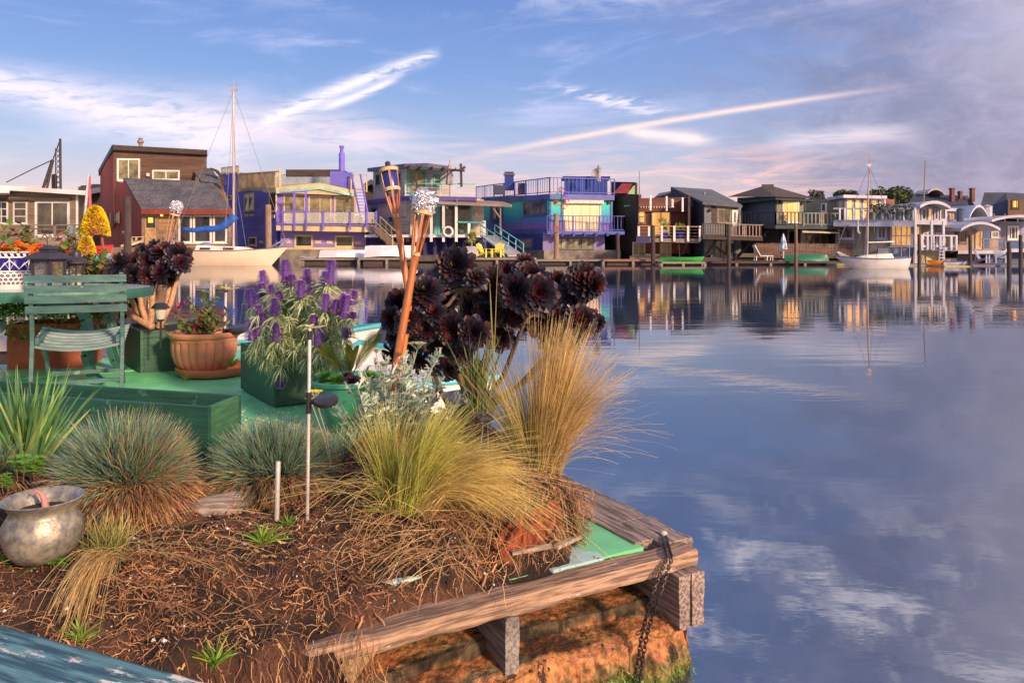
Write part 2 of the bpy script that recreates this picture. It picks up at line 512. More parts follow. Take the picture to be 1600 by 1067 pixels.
G_dark = glassy('glass_dark', (.035, .04, .05))
G_cur = glassy('glass_curtain', (.42, .40, .30), .12)
G_mid = glassy('glass_mid', (.12, .12, .10), .08)
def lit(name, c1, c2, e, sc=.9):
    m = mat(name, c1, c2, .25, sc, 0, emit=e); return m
G_sunset = lit('pane_sunset_glow', (.90, .46, .13), (.62, .28, .07), .65)  # sunset reflection painted into the glass as a golden glow
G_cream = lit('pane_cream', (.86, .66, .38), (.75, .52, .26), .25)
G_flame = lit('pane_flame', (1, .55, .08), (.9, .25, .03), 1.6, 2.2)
G_yel = lit('pane_straw', (.30, .26, .13), (.09, .09, .06), .02, 1.5)
concrete = mat('concrete', (.22, .20, .17), (.10, .09, .08), .9, 1.5, .4)
white = mat('white_paint', (.72, .71, .70), (.6, .6, .6), .5, 3, .1)
dwood = mat('dark_wood', (.07, .05, .045), (.035, .027, .025), .8, 3, .4, stretch=(1, 1, 6))
gwood = mat('grey_wood', (.27, .23, .20), (.15, .125, .11), .85, 4, .5, stretch=(1, 4, 8))
shing = mat('shingle_roof', (.050, .052, .068), (.12, .12, .145), .85, 9, .8, lap=((0, .3, 1), .17, .5), contrast=(.4, .62))
purple = siding('purple_paint', (.16, .15, .66), (.13, .125, .56), .22, .35)
lilac = siding('lilac_paint', (.26, .19, .60), (.22, .15, .52), .22, .35)
cream = mat('cream_paint', (.56, .46, .24), (.46, .38, .19), .6, 3, .1)
purp_t = mat('purple_trim', (.17, .13, .60), (.12, .09, .48), .5, 3, .1)
navy = siding('navy_paint', (.025, .028, .20), (.018, .02, .14), .3, .4, True)
teal_t = mat('teal_trim', (.05, .42, .42), (.04, .33, .34), .5, 3, .1)

# ---- 1 grey shingle house at the left edge
def h_left():
    h = house('shingle_house', 'low grey-brown shingle house with a white roof fascia and white framed sliding door, furthest left', 60, 378, 55)
    w = siding('brown_shingle', (.26, .20, .155), (.17, .13, .10), .24, .5)
    body(h, 'wall', w, [(-70, 56), (122, 56), (133, 64), (-60, 64)], [297, 301, 308, 300], 1.2)
    slab(h, 'roof', white, [(-80, 285, 55.2), (134, 298, 55.2), (140, 303, 66), (-75, 292, 66)], .32)
    W = Wall((-70, 56), (122, 56))
    bars(h, W, 'corner_trim', white, [(119, 122, 302, 378)])
    window(h, W, (-8, 13, 315, 350), white, G_dark, 2, 3)
    window(h, W, (21, 43, 315, 350), white, G_mid, 1, 3)
    window(h, W, (55, 109, 314, 370), white, G_mid, 2, 1, .16, name='door')
    bars(h, W, 'lintel', dwood, [(18, 46, 310.5, 314), (51, 112, 310, 313.5), (-12, 17, 310.5, 314)], 0, .3)
    slab(h, 'porch_floor', gwood, [(-90, 375, 52.5), (134, 375, 52.5), (134, 375, 56), (-90, 375, 56)], .4)
    mb = MB(); 
    for i in range(7): mb.box(P(-10 + i * 22, 376, 52.4) + V((0, 0, -.6)), (.18, .18, 1.9))
    mb.build('piling', gwood, h)
    rail(h, [P(-60, 374.5, 52.7), P(134, 374.5, 52.7)], 1.0, gwood, balusters=False, mid=(.4, .7), every=2)
    slab(h, 'eave', white, [(-60, 296, 54), (15, 296, 54), (15, 300, 56), (-60, 300, 56)], .25)
    return h
h_left()
def patio_chair(px, Y, rz, label, m):
    c = thing('patio_chair', label, 'chair', P(px, 0, Y) * 1, 'patio chairs on the far left porch')
    z = 1.5 - (375 - HY) / F * 52.5
    c.location.z = z; WL[c.name] = V((c.location.x, c.location.y, z))
    o = WL[c.name]
    def T(p): return Matrix.Rotation(rz, 3, 'Z') @ V(p) + o
    mb = MB()
    for s in (-.24, .24):
        mb.beam(T((s, -.3, 0)), T((s, .25, .48)), .04); mb.beam(T((s, .3, 0)), T((s, -.3, .48)), .04); mb.beam(T((s, .22, .4)), T((s, .42, 1.0)), .04)
    mb.build('frame', m, c)
    mb = MB(); mb.hexa([T(k) for k in ((-.26, -.3, .45), (.26, -.3, .45), (.26, .25, .43), (-.26, .25, .43), (-.26, -.3, .49), (.26, -.3, .49), (.26, .25, .47), (-.26, .25, .47))]); mb.build('seat', m, c)
    mb = MB(); mb.hexa([T(k) for k in ((-.26, .23, .5), (.26, .23, .5), (.26, .27, .5), (-.26, .27, .5), (-.26, .40, 1.0), (.26, .40, 1.0), (.26, .44, 1.0), (-.26, .44, 1.0))]); mb.build('backrest', m, c)
fab = mat('pale_blue_fabric', (.32, .42, .55))
patio_chair(84, 53.6, .6, 'dark folding chair in front of the sliding door of the grey shingle house', dwood)
patio_chair(34, 53.6, -1.6, 'dark chair left of the folding table on the grey shingle house porch', dwood)
patio_chair(106, 53.8, 0, 'pale blue fabric chair by the right corner of the grey shingle house', fab)
t = thing('patio_table', 'brown folding table on the porch of the grey shingle house', 'table', P(58, 375, 53.6))
o = WL[t.name]
MB().box(o + V((0, 0, .78)), (1.4, .7, .05)).build('tabletop', gwood, t)
for s in (-.5, .5):
    MB().beam(o + V((s - .3, 0, 0)), o + V((s + .3, 0, .76)), .05).beam(o + V((s + .3, .1, 0)), o + V((s - .3, .1, .76)), .05).build('leg', dwood, t)

# ---- dark structures between the first two houses
h = house('dark_shed', 'dark flat roofed shed between the grey shingle house and the red house', 145, 385, 82, 'shed')
body(h, 'wall', dwood, [(126, 82), (162, 82), (162, 88), (126, 88)], [290, 288, 292, 292], .3)
slab(h, 'roof', mat('grey_roof', (.12, .14, .16)), [(122, 300, 80), (162, 292, 80), (162, 288, 90), (122, 292, 90)], .5)
W = Wall((126, 82), (162, 82)); window(h, W, (144, 156, 288, 298), dwood, G_dark, 2, 1)
mb = MB().tube([P(130, 372, 50), P(138, 273, 50)], [.12, .06], 8)
tag(mb.build('boat_mast', mat('silver', (.6, .62, .66), rough=.4, metal=.4)), 'thin silver mast leaning beside the grey shingle house', 'mast')
mb = MB().tube([P(142, 372, 51), P(139, 275, 51)], [.13, .10], 8)
tag(mb.build('furled_sail', mat('red_cloth', (.45, .10, .16))), 'dark red rolled sail standing behind the silver mast', 'sail')

# ---- derrick
d = thing('derrick', 'dark lattice derrick rising behind the grey shingle house', 'crane', P(90, 300, 90))
steel = mat('rust_steel', (.07, .045, .04), (.035, .03, .035), .8, 2, .2)
mb = MB(); A0, A1, B0, B1 = P(95, 330, 90), P(94, 217, 90), P(87, 330, 90), P(87, 232, 90)
mb.tube([A0, A1], .13, 6); mb.tube([B0, B1], .06, 6)
for i in range(12):
    k0, k1 = i / 12, (i + 1) / 12
    mb.beam(A0.lerp(A1, k0 * .87), B0.lerp(B1, k1), .05); mb.beam(B0.lerp(B1, k0), A0.lerp(A1, k1 * .87), .05)
mb.build('tower', steel, d)
MB().tube([P(64, 305, 88), P(82, 250, 88)], .16, 6).tube([P(71, 305, 88), P(83, 250, 88)], .13, 6).tube([P(82, 252, 88), P(94, 219, 90)], .07, 5).build('boom', steel, d)
MB().tube([P(82, 250, 88), P(50, 265, 90), P(10, 285, 92)], .06, 5).build('cable', steel, d)
MB().lathe([(.3, 0), (.32, 1.9), (.2, 2.1)], P(85, 300, 91), 8).build('winch_house', steel, d)

# ---- 2 red and brown house
def h_red():
    h = house('red_house', 'tall red-brown board house with a mono-pitch top storey and a dark shingle lower roof', 240, 400, 64)
    red = siding('barn_red', (.46, .10, .06), (.34, .07, .045), .45, .35, True)
    brn = siding('brown_board', (.135, .078, .055), (.08, .045, .035), .28, .55)
    tan = siding('tan_board', (.34, .22, .11), (.23, .14, .07), .3, .5)
    fas = mat('red_fascia', (.22, .04, .02), (.16, .03, .02))
    L0, L1 = (222, 62), (157, 70)
    # lower storey (front) and the long red side
    body(h, 'side_wall', red, [(222, 62.05), (222.6, 62.3), (193, 66.2), (192.4, 65.9)], [329, 329, 279, 279], .6)
    body(h, 'side_wall', red, [(193, 65.8), (200, 66), (164, 71), (157, 70)], [287, 287, 275, 272], .6)
    body(h, 'lower_wall', tan, [(223, 62.2), (362, 63.2), (352, 68), (200, 66.5)], [333, 333, 300, 290], .6)
    # upper storey
    body(h, 'upper_wall', brn, [(178, 67.2), (323, 68), (318, 74), (158, 71)], [231, 238, 268, 272], 3)
    slab(h, 'upper_roof', dwood, [(176.5, 226.5, 66.8), (324, 234.5, 67.6), (321, 262, 74.5), (154, 268, 71)], .42)
    mb = MB(); mb.beam(P(178, 229, 67.1), P(156, 269, 70.4), .25, .35); mb.build('barge_board', teal_t if 0 else mat('green_grey', (.12, .17, .17)), h)
    body(h, 'side_wall', red, [(177.6, 67.15), (178.6, 67.3), (158, 71.1), (156.6, 70)], [231, 232, 276, 272], 3)
    # main lower roof
    mb = MB(); q4 = [(193, 278, 65.2), (332, 284, 66), (363, 328, 62.6), (221, 327, 61.6)]
    w = [P(*p) for p in q4]; up = V((0, 0, .16))
    mb.hexa([w[3] - up, w[2] - up, w[1] - up, w[0] - up, w[3], w[2], w[1], w[0]]); mb.build('roof', shing, h)
    mb = MB(); mb.beam(P(221, 330.5, 61.5), P(363, 331.5, 62.5), .12, .42); mb.build('fascia', fas, h)
    # dormer
    body(h, 'dormer', mat('dormer_wood', (.16, .10, .07)), [(305, 66), (350, 66.5), (348, 70), (310, 70)], [278, 300, 278, 264], 4)
    mb = MB(); mb.hexa([P(314, 284, 65.6) , P(345, 287, 65.8), P(331, 265, 69), P(296, 262, 69), P(314, 282.5, 65.6), P(345, 285.5, 65.8), P(331, 263.5, 69), P(296, 260.5, 69)]); mb.build('dormer_roof', shing, h)
    mb = MB()
    prof = [(330, 264), (338, 267), (346, 276), (350, 290)]
    for (a, b), (c, d_) in zip(prof, prof[1:]): mb.beam(P(a, b, 66.4), P(c, d_, 66.4), .5, .18)
    mb.build('curved_trim', dwood, h)
    # windows
    U = Wall((178, 67.2), (323, 68)); Lw = Wall((223, 62.2), (362, 63.2)); S = Wall((157, 70), (222, 62))
    window(h, U, (183, 219, 248, 283), white, G_yel, 2, 1, .14)
    window(h, U, (238, 281, 266, 282), white, G_yel, 2, 1, .14)
    window(h, S, (165, 173, 333, 349), gwood, G_dark); window(h, S, (180, 186, 331, 348), gwood, G_dark)
    window(h, Lw, (279, 300, 336, 380), white, G_dark, 1, 1, .15); window(h, Lw, (302, 331, 336, 380), white, G_dark, 1, 1, .15); window(h, Lw, (333, 355, 336, 380), white, G_dark, 1, 1, .15)
    dr = bars(h, Lw, 'door', mat('door_wood', (.42, .29, .15), (.34, .22, .1)), [(227, 245, 334, 384)], 0, .06)
    mb = MB(); Lw.blk(mb, 229, 243, 338, 356, .03, .08); mb.build('pane', G_dark, dr)
    mb = MB(); Lw.blk(mb, 232, 239.5, 340, 348, .03, .1); mb.build('lit_pane', G_flame, dr)
    mb = MB(); mb.beam(Lw.at(229, 360, .09), Lw.at(243, 382, .09), .1, .04); mb.beam(Lw.at(243, 360, .09), Lw.at(229, 382, .09), .1, .04)
    for a in ((229, 359), (229, 383)): mb.beam(Lw.at(a[0], a[1], .09), Lw.at(243, a[1], .09), .1, .04)
    mb.build('brace', mat('door_trim', (.5, .37, .22)), dr)
    mb = MB().lathe([(0, -.12), (.1, -.12), (.12, 0), (.05, .06), (0, .06)], Lw.at(254, 336, .25), 8); mb.build('porch_lamp', G_flame, h)
    bars(h, Lw, 'corner_post', gwood, [(222, 225, 334, 386), (246, 248, 334, 386), (275, 278, 334, 386), (357, 361, 334, 386)], 0, .12)
    slab(h, 'deck', gwood, [(160, 387, 60), (372, 388, 60), (366, 386, 64), (165, 386, 66)], .45)
    mb = MB()
    for i in range(8): mb.box(P(165 + i * 28, 390, 60.1) + V((0, 0, -.8)), (.25, .25, 1.6))
    mb.build('piling', dwood, h)
    st = MB().lathe([(.16, 0), (.16, .55), (.27, .6), (.27, .8), (.16, .82), (.16, .95), (.22, 1), (0, 1.05)], P(219.5, 234, 69), 10); st.build('flue', mat('flue_metal', (.3, .22, .2), metal=.3), h)
    mb = MB(); U.blk(mb, 230, 234, 271, 276, 0, .2); mb.build('wall_lamp', white, h)
h_red()
# a white leaning rack / chairs on the red house deck
def slat_chair(px, py, Y, rz, name, label, m, s=1.0, group=None):
    """adirondack style chair"""
    c = thing(name, label, 'chair', P(px, py, Y), group)
    o = WL[c.name]
    def T(p): return Matrix.Rotation(rz, 3, 'Z') @ (V(p) * s) + o
    def pl(mb, a, b, w, h_): mb.beam(T(a), T(b), w * s, h_ * s)
    mb = MB()
    for i in range(5):
        x = (i - 2) * .115; mb.beam(T((x * .9, .18, .28)), T((x * 1.25, .52, 1.02 - abs(i - 2) * .05)), .10 * s, .025 * s, up=T((0, 1, 0)) - o)
    mb.build('backrest', m, c)
    mb = MB()
    for i in range(5): pl(mb, (-.27, -.32 + i * .12, .38 - i * .025), (.27, -.32 + i * .12, .38 - i * .025), .10, .03)
    mb.build('seat', m, c)
    for sd_ in (-1, 1):
        mb = MB(); pl(mb, (sd_ * .36, -.42, .60), (sd_ * .36, .38, .58), .13, .03); mb.build('armrest', m, c)
        mb = MB(); pl(mb, (sd_ * .31, -.36, 0), (sd_ * .31, -.36, .59), .10, .06); mb.build('leg', m, c)
        mb = MB(); pl(mb, (sd_ * .29, -.34, .36), (sd_ * .31, .62, .04), .04, .12); pl(mb, (sd_ * .33, .34, .1), (sd_ * .33, .36, .58), .08, .04); mb.build('leg', m, c)
    return c
slat_chair(209, 386, 61.2, 2.6, 'deck_chair', 'pale wooden slatted chair on the red house deck beside the dark piling', mat('pale_wood', (.55, .47, .33)), 1.35)
slat_chair(262, 386, 61, 0.2, 'deck_chair', 'grey wooden chair under the porch right of the cross-braced door', gwood, 1.2)

# ---- 3 purple house
def h_purple():
    h = house('purple_house', 'purple houseboat with cream trim, glass balcony and a ladder to its roof deck', 500, 402, 68)
    body(h, 'hull', concrete, [(437, 66.6), (572, 67.6), (572, 76), (380, 78)], [390, 390, 390, 390], -.2)
    body(h, 'lower_wall', lilac, [(438.5, 66.7), (570, 67.7), (568, 76), (430, 74)], [346, 347, 347, 347], 1.05)
    body(h, 'side_wall', purple, [(368, 77), (431, 67), (452, 69), (390, 80)], [300, 297, 297, 300], .7)
    body(h, 'upper_wall', lilac, [(432.6, 67.2), (552, 68), (556, 76), (440, 76)], [296, 300, 300, 298], 2.8)
    body(h, 'tower', purple, [(345, 80), (372, 76.5), (380, 82), (352, 84)], [270, 270, 270, 270], .6)
    slab(h, 'roof', cream, [(431, 293, 66.6), (499, 286, 66.9), (553, 298, 67.3), (556, 296, 77), (371, 296, 78), (371, 292, 77.5)], .45)
    mb = MB(); mb.beam(P(432, 300.5, 66.6), P(499, 293.5, 66.8), .1, .25); mb.beam(P(499, 293.5, 66.8), P(553, 305, 67.2), .1, .25); mb.build('eave_trim', mat('mint_trim', (.35, .62, .52)), h)
    F_, S, Lo = Wall((432.6, 67.2), (552, 68)), Wall((368, 77), (431, 67)), Wall((438.5, 66.7), (570, 67.7))
    # gable filler
    mb = MB(); mb.hexa([P(433, 297, 67.1), P(552, 301, 67.9), P(552, 301, 68.6), P(433, 297, 67.8), P(433, 296.5, 67.1), P(552, 300.5, 67.9), P(552, 300.5, 68.6), P(433, 296.5, 67.8)]); mb.build('wall_top', lilac, h)
    for r, nx, g in (((443, 478, 303, 351), 2, G_yel), ((482, 518, 306, 352), 2, G_yel), ((522, 556, 307, 352), 2, G_yel)): window(h, F_, r, cream, g, nx, 1, .13)
    for r in ((460, 489, 367, 387), (523, 553, 368, 387)): window(h, Lo, r, cream, G_dark, 1, 1, .16)
    for r in ((382, 397, 302, 330), (421, 432, 299, 331), (389, 401, 370, 384)): window(h, S, r, cream, G_dark, 2 if r[0] == 382 else 1, 1, .14)
    for r in ((352, 362, 306, 313),): window(h, Wall((345, 80), (372, 76.5)), r, cream, G_dark)
    bars(h, Lo, 'base_trim', cream, [(438.5, 570, 386.5, 391)], -.02, .07)
    bars(h, Lo, 'vent', cream, [(445, 455, 376, 381), (492, 502, 376, 381), (510, 520, 376.5, 381), (555, 564, 377, 382)], .0, .08)
    bars(h, S, 'vent', cream, [(383, 388, 334, 339), (391, 396, 334, 338), (424, 430, 336, 341), (406, 411, 376, 380)], .0, .08)
    # balcony
    slab(h, 'balcony_floor', cream, [(431.5, 351, 65.4), (588, 354, 65.8), (588, 352, 68.2), (432, 350.5, 67.2)], .5)
    mb = MB()
    for px in (442, 460, 478, 505, 547, 573, 588): 
        top = 299 if px in (460, 478) else 330
        mb.beam(P(px, 359, 65.3), P(px, top, 65.3), .14, .14)
    mb.beam(P(432, 331, 65.3), P(588, 333, 65.6), .14, .12); mb.beam(P(432, 350, 65.3), P(588, 352, 65.6), .1, .1)
    mb.beam(P(588, 333, 65.6), P(588, 334, 68), .12, .12); mb.beam(P(438, 302, 65.4), P(480, 299, 65.4), .12, .12)
    mb.build('balcony_frame', purp_t, h)
    gl = bpy.data.materials.new('clear_glass'); gl.use_nodes = True; b = gl.node_tree.nodes['Principled BSDF']; b.inputs['Alpha'].default_value = .28; b.inputs['Base Color'].default_value = (.7, .72, .6, 1); b.inputs['Roughness'].default_value = .05
    globals()['clear_glass'] = gl
    mb = MB()
    for a, b_ in ((442, 460), (460, 478), (478, 505), (505, 547), (547, 573), (573, 588)):
        mb.hexa([P(a + 1, 349, 65.33), P(b_ - 1, 349, 65.33), P(b_ - 1, 349, 65.37), P(a + 1, 349, 65.37), P(a + 1, 332, 65.33), P(b_ - 1, 332, 65.33), P(b_ - 1, 332, 65.37), P(a + 1, 332, 65.37)])
    mb.build('glass_panel', gl, h)
    # roof deck rails
    mb = MB()
    Yr = 66.9
    for px, t_ in ((373, 270), (394, 270), (415, 268), (430, 264), (438, 264)):
        y_ = Yr + max(0, (438 - px)) * .14
        mb.beam(P(px, 300, y_), P(px, t_, y_), .16, .16)
    mb.beam(P(373, 272, 76), P(438, 268, 66.9), .14, .1); mb.beam(P(373, 297, 76), P(438, 293, 66.9), .1, .1)
    for i in range(5):
        for (a, b_) in ((430, 438),): mb.beam(P(a, 270 + i * 5, 67), P(b_, 270 + i * 5, 67), .05, .05)
    mb.build('roof_railing', cream, h)
    mb = MB(); mb.hexa([P(374, 295, 75.9), P(430, 291, 68), P(430, 291, 68.05), P(374, 295, 75.95), P(374, 273, 75.9), P(430, 269, 68), P(430, 269, 68.05), P(374, 273, 75.95)]); mb.build('wind_screen', mat('screen_cloth', (.9, .74, .44), (.8, .64, .38), trans=.45), h)
    for (x0, y0, Y0, x1, y1, Y1) in ((440, 285, 76, 478, 286, 76), (484, 282, 77, 497, 281, 77), (346, 274, 79.5, 374, 271, 76.5), (549, 298, 69, 573, 300, 69)):
        a, b_ = P(x0, y0, Y0), P(x1, y1, Y1)
        rail(h, [a, b_], {440: .75, 484: .75, 346: .75, 549: 1.5}[x0], cream, sp=.22, name='roof_railing')
    MB().box(P(497, 288, 76) + V((0, 0, .5)), (5.5, 3, 1.6)).build('roof_cabin', dwood, h)
    mb = MB(); mb.box(P(470, 290, 75) + V((0, 0, .3)), (7, 2, .9)); mb.build('skylight', mat('skylight_blue', (.25, .32, .42)), h)
    MB().box(P(529, 290, 70) + V((0, 0, .45)), (1.25, 1.2, 1.6)).box(P(544, 290, 70) + V((0, 0, .4)), (.8, 1.0, 1.5)).build('chimney_base', purple, h)
    MB().lathe([(.27, 0), (.27, 1.85), (.16, 1.86), (.16, 2.3), (.22, 2.32), (.22, 2.5), (0, 2.55)], P(534, 271, 70), 12).build('chimney', purp_t, h)
    # ladder
    mb = MB(); a0, a1, b0, b1 = P(565, 347, 65.9), P(549, 272, 66.9), P(577, 347, 65.9), P(563, 272, 66.9)
    mb.beam(a0, a1, .12, .1); mb.beam(b0, b1, .12, .1)
    for i in range(11): k = i / 11 * .72; mb.beam(a0.lerp(a1, k + .02), b0.lerp(b1, k + .02), .1, .05)
    mb.build('ladder', purp_t, h)
    # ladder reflection is left to the glass; chair shapes behind the balcony glass
    body(h, 'stair_bay', navy, [(572, 69), (622, 70), (622, 76), (572, 76)], [358, 362, 362, 358], .2)
h_purple()
def gangway(name, label, a, b, w, rail_m, deck_m, mid=True):
    g = thing(name, label, 'gangway', P(*b))
    A, B = P(*a), P(*b); d = (B - A); side = V((d.y, -d.x, 0)).normalized() * w / 2
    mb = MB(); mb.hexa([A - side, A + side, B + side, B - side, A - side + V((0, 0, .12)), A + side + V((0, 0, .12)), B + side + V((0, 0, .12)), B - side + V((0, 0, .12))]); mb.build('walkway', deck_m, g)
    for s in (-1, 1):
        mb = MB(); up = V((0, 0, 1.0))
        mb.beam(A + side * s + up, B + side * s + up, .07, .07); mb.beam(A + side * s + up * .5, B + side * s + up * .5, .05, .05)
        for i in range(5): c = A.lerp(B, i / 4) + side * s; mb.beam(c, c + up, .08, .08)
        mb.build('handrail', rail_m, g)
gangway('gangway', 'brown gangway with cream rails going down from the purple house', (586, 357, 66), (622, 392, 63), 1.0, cream, mat('gangway_brown', (.20, .12, .10)))

# ---- 4 cream house with teal trim
def h_cream():
    h = house('cream_house', 'white two-storey house with teal window trim, roof pergola and tall white deck posts', 690, 395, 66)
    cw = siding('cream_siding', (.46, .46, .44), (.38, .38, .37), .22, .3)
    cl = siding('warm_siding', (.56, .50, .42), (.48, .42, .36), .22, .3)
    body(h, 'upper_wall', cw, [(583, 74), (632, 68), (702, 70), (690, 80)], [266, 264, 266, 266], 4)
    body(h, 'lower_wall', cw, [(572, 75), (640, 67.8), (665, 72), (600, 82)], [312, 312, 312, 312], 1.7)
    body(h, 'lower_wall', cl, [(640, 68), (756, 68.8), (750, 78), (650, 78)], [312, 312, 312, 312], 1.7)
    slab(h, 'upper_roof', mat('blue_fascia', (.10, .13, .26)), [(574, 263, 74), (632, 256, 66.5), (668, 255, 66), (704, 260, 68.5), (704, 261, 81), (600, 264, 81)], .35)
    mb = MB()
    for i in range(5): mb.beam(P(640 + i * 18, 259 + i * 1.2, 65), P(640 + i * 18, 262 + i * .6, 71), .12, .18)
    mb.beam(P(632, 262, 65.5), P(726, 267, 67), .14, .2); mb.beam(P(720, 256, 66.6), P(721, 292, 66.6), .2, .2); mb.beam(P(651, 258, 66), P(651, 308, 66), .14, .14)
    mb.beam(P(716, 267, 66), P(727, 261, 66), .2, .2)
    mb.build('pergola', dwood, h)
    Fu, Su, Fl, Sl = Wall((632, 68), (702, 70)), Wall((583, 74), (632, 68)), Wall((640, 68), (756, 68.8)), Wall((572, 75), (640, 67.8))
    window(h, Fu, (636, 667, 265, 306), teal_t, G_yel, 2, 1, .2, 'door'); window(h, Fu, (677, 690, 272, 291), teal_t, G_dark, 1, 2, .15)
    window(h, Su, (587, 595, 272, 291), teal_t, G_dark); window(h, Su, (617, 627, 270, 292), teal_t, G_dark)
    window(h, Fl, (655, 682, 318, 368), teal_t, G_mid, 1, 1, .2); window(h, Fl, (684, 738, 318, 368), teal_t, G_mid, 2, 1, .2, 'door')
    window(h, Sl, (607, 618, 318, 350), teal_t, G_dark, 1, 1, .15); window(h, Sl, (580, 590, 324, 345), teal_t, G_dark, 1, 1, .15)
    mb = MB().lathe([(0, 0), (.14, .02), (.17, .2), (.1, .45), (.06, .5), (0, .52)], Fl.at(744, 338, .12), 8); mb.build('wall_ornament', white, h)
    slab(h, 'upper_deck', mat('purple_band', (.10, .08, .34)), [(574, 313, 73.5), (640, 306, 66.4), (745, 308, 66.6), (745, 308, 72), (580, 312, 80)], .35)
    rail(h, [P(634, 306, 66.6), P(742, 306, 66.9)], 1.05, mat('white_teal', (.55, .60, .52)), balusters=False, mid=(.33, .66), every=3.4, name='upper_railing')
    mb = MB().beam(P(634, 287, 66.5), P(742, 288, 66.8), .14, .07); mb.build('upper_handrail', teal_t, h)
    slab(h, 'awning', mat('awning_wood', (.30, .22, .19)), [(648, 314, 65), (800, 320, 64.4), (786, 315, 69.2), (650, 309, 69)], .2)
    mb = MB(); mb.beam(P(782, 318, 64.8), P(782, 368, 64.8), .13, .13); mb.beam(P(700, 322, 66.5), P(714, 313, 65), .12, .12); mb.beam(P(700, 326, 65.2), P(688, 314, 65.2), .12, .12)
    mb.beam(P(764, 315, 64.8), P(781, 340, 64.8), .12, .12); mb.build('awning_post', gwood, h)
    slab(h, 'lower_deck', white, [(570, 367, 66), (757, 367, 65.2), (757, 366, 69), (575, 366, 76)], .22)
    body(h, 'underdeck', navy, [(575, 74), (650, 67), (757, 67), (757, 76)], [370, 370, 370, 370], .2)
    mb = MB()
    for px, t_ in ((650, 322), (674, 320), (693, 320), (713, 320), (733, 347), (757, 345)): mb.beam(P(px, 378, 65.1), P(px, t_, 65.1), .22, .12)
    mb.build('deck_post', white, h)
    mb = MB(); mb.beam(P(650, 322, 65.1), P(714, 321, 65.1), .1, .1); mb.beam(P(714, 347, 65.1), P(757, 348, 65.1), .12, .12); mb.build('deck_handrail', teal_t, h)
    rail(h, [P(575, 366, 73), P(640, 366, 66)], 1.1, gwood, balusters=False, mid=(.25, .5, .75), every=2, name='side_railing')
    mb = MB()
    for px in (664, 680, 695, 710, 725, 742): mb.beam(P(px, 374, 66.5), P(px, 400, 66.5), .25, .2)
    mb.build('support_post', mat('navy_wood', (.03, .03, .12)), h)
    slab(h, 'float', mat('float_wood', (.10, .09, .07), (.05, .045, .04)), [(640, 399, 64.2), (720, 399, 64), (757, 396, 74), (600, 396, 76)], .5)
h_cream()
mb = MB(); c = P(700, 362, 64.9)
vs_, fs_ = [], []
for i in range(20):
    for j in range(8):
        a_, b_ = 2 * math.pi * i / 20, 2 * math.pi * j / 8
        vs_.append(c + V((math.cos(a_) * (.38 + .1 * math.cos(b_)), .1 * math.sin(b_), math.sin(a_) * (.38 + .1 * math.cos(b_)))))
        fs_.append((i * 8 + j, ((i + 1) % 20) * 8 + j, ((i + 1) % 20) * 8 + (j + 1) % 8, i * 8 + (j + 1) % 8))
mb.add(vs_, fs_); tag(mb.build('life_ring', white, smooth=True), 'white life ring hung on the white house deck posts', 'life ring')
u = thing('patio_umbrella', 'closed grey patio umbrella standing on the white house upper deck', 'umbrella', P(703, 307, 66.8))
o = WL[u.name]
MB().tube([o, o + V((0, 0, 3.1))], .05, 6).build('pole', gwood, u)
MB().lathe([(.02, 3.15), (.13, 2.6), (.26, 1.7), (.32, 1.1), (.2, 1.0), (.05, 1.05)], o, 12, flute=lambda a, i: 1 + .18 * math.cos(6 * a)).build('canopy', mat('grey_canvas', (.38, .37, .40)), u, smooth=True)

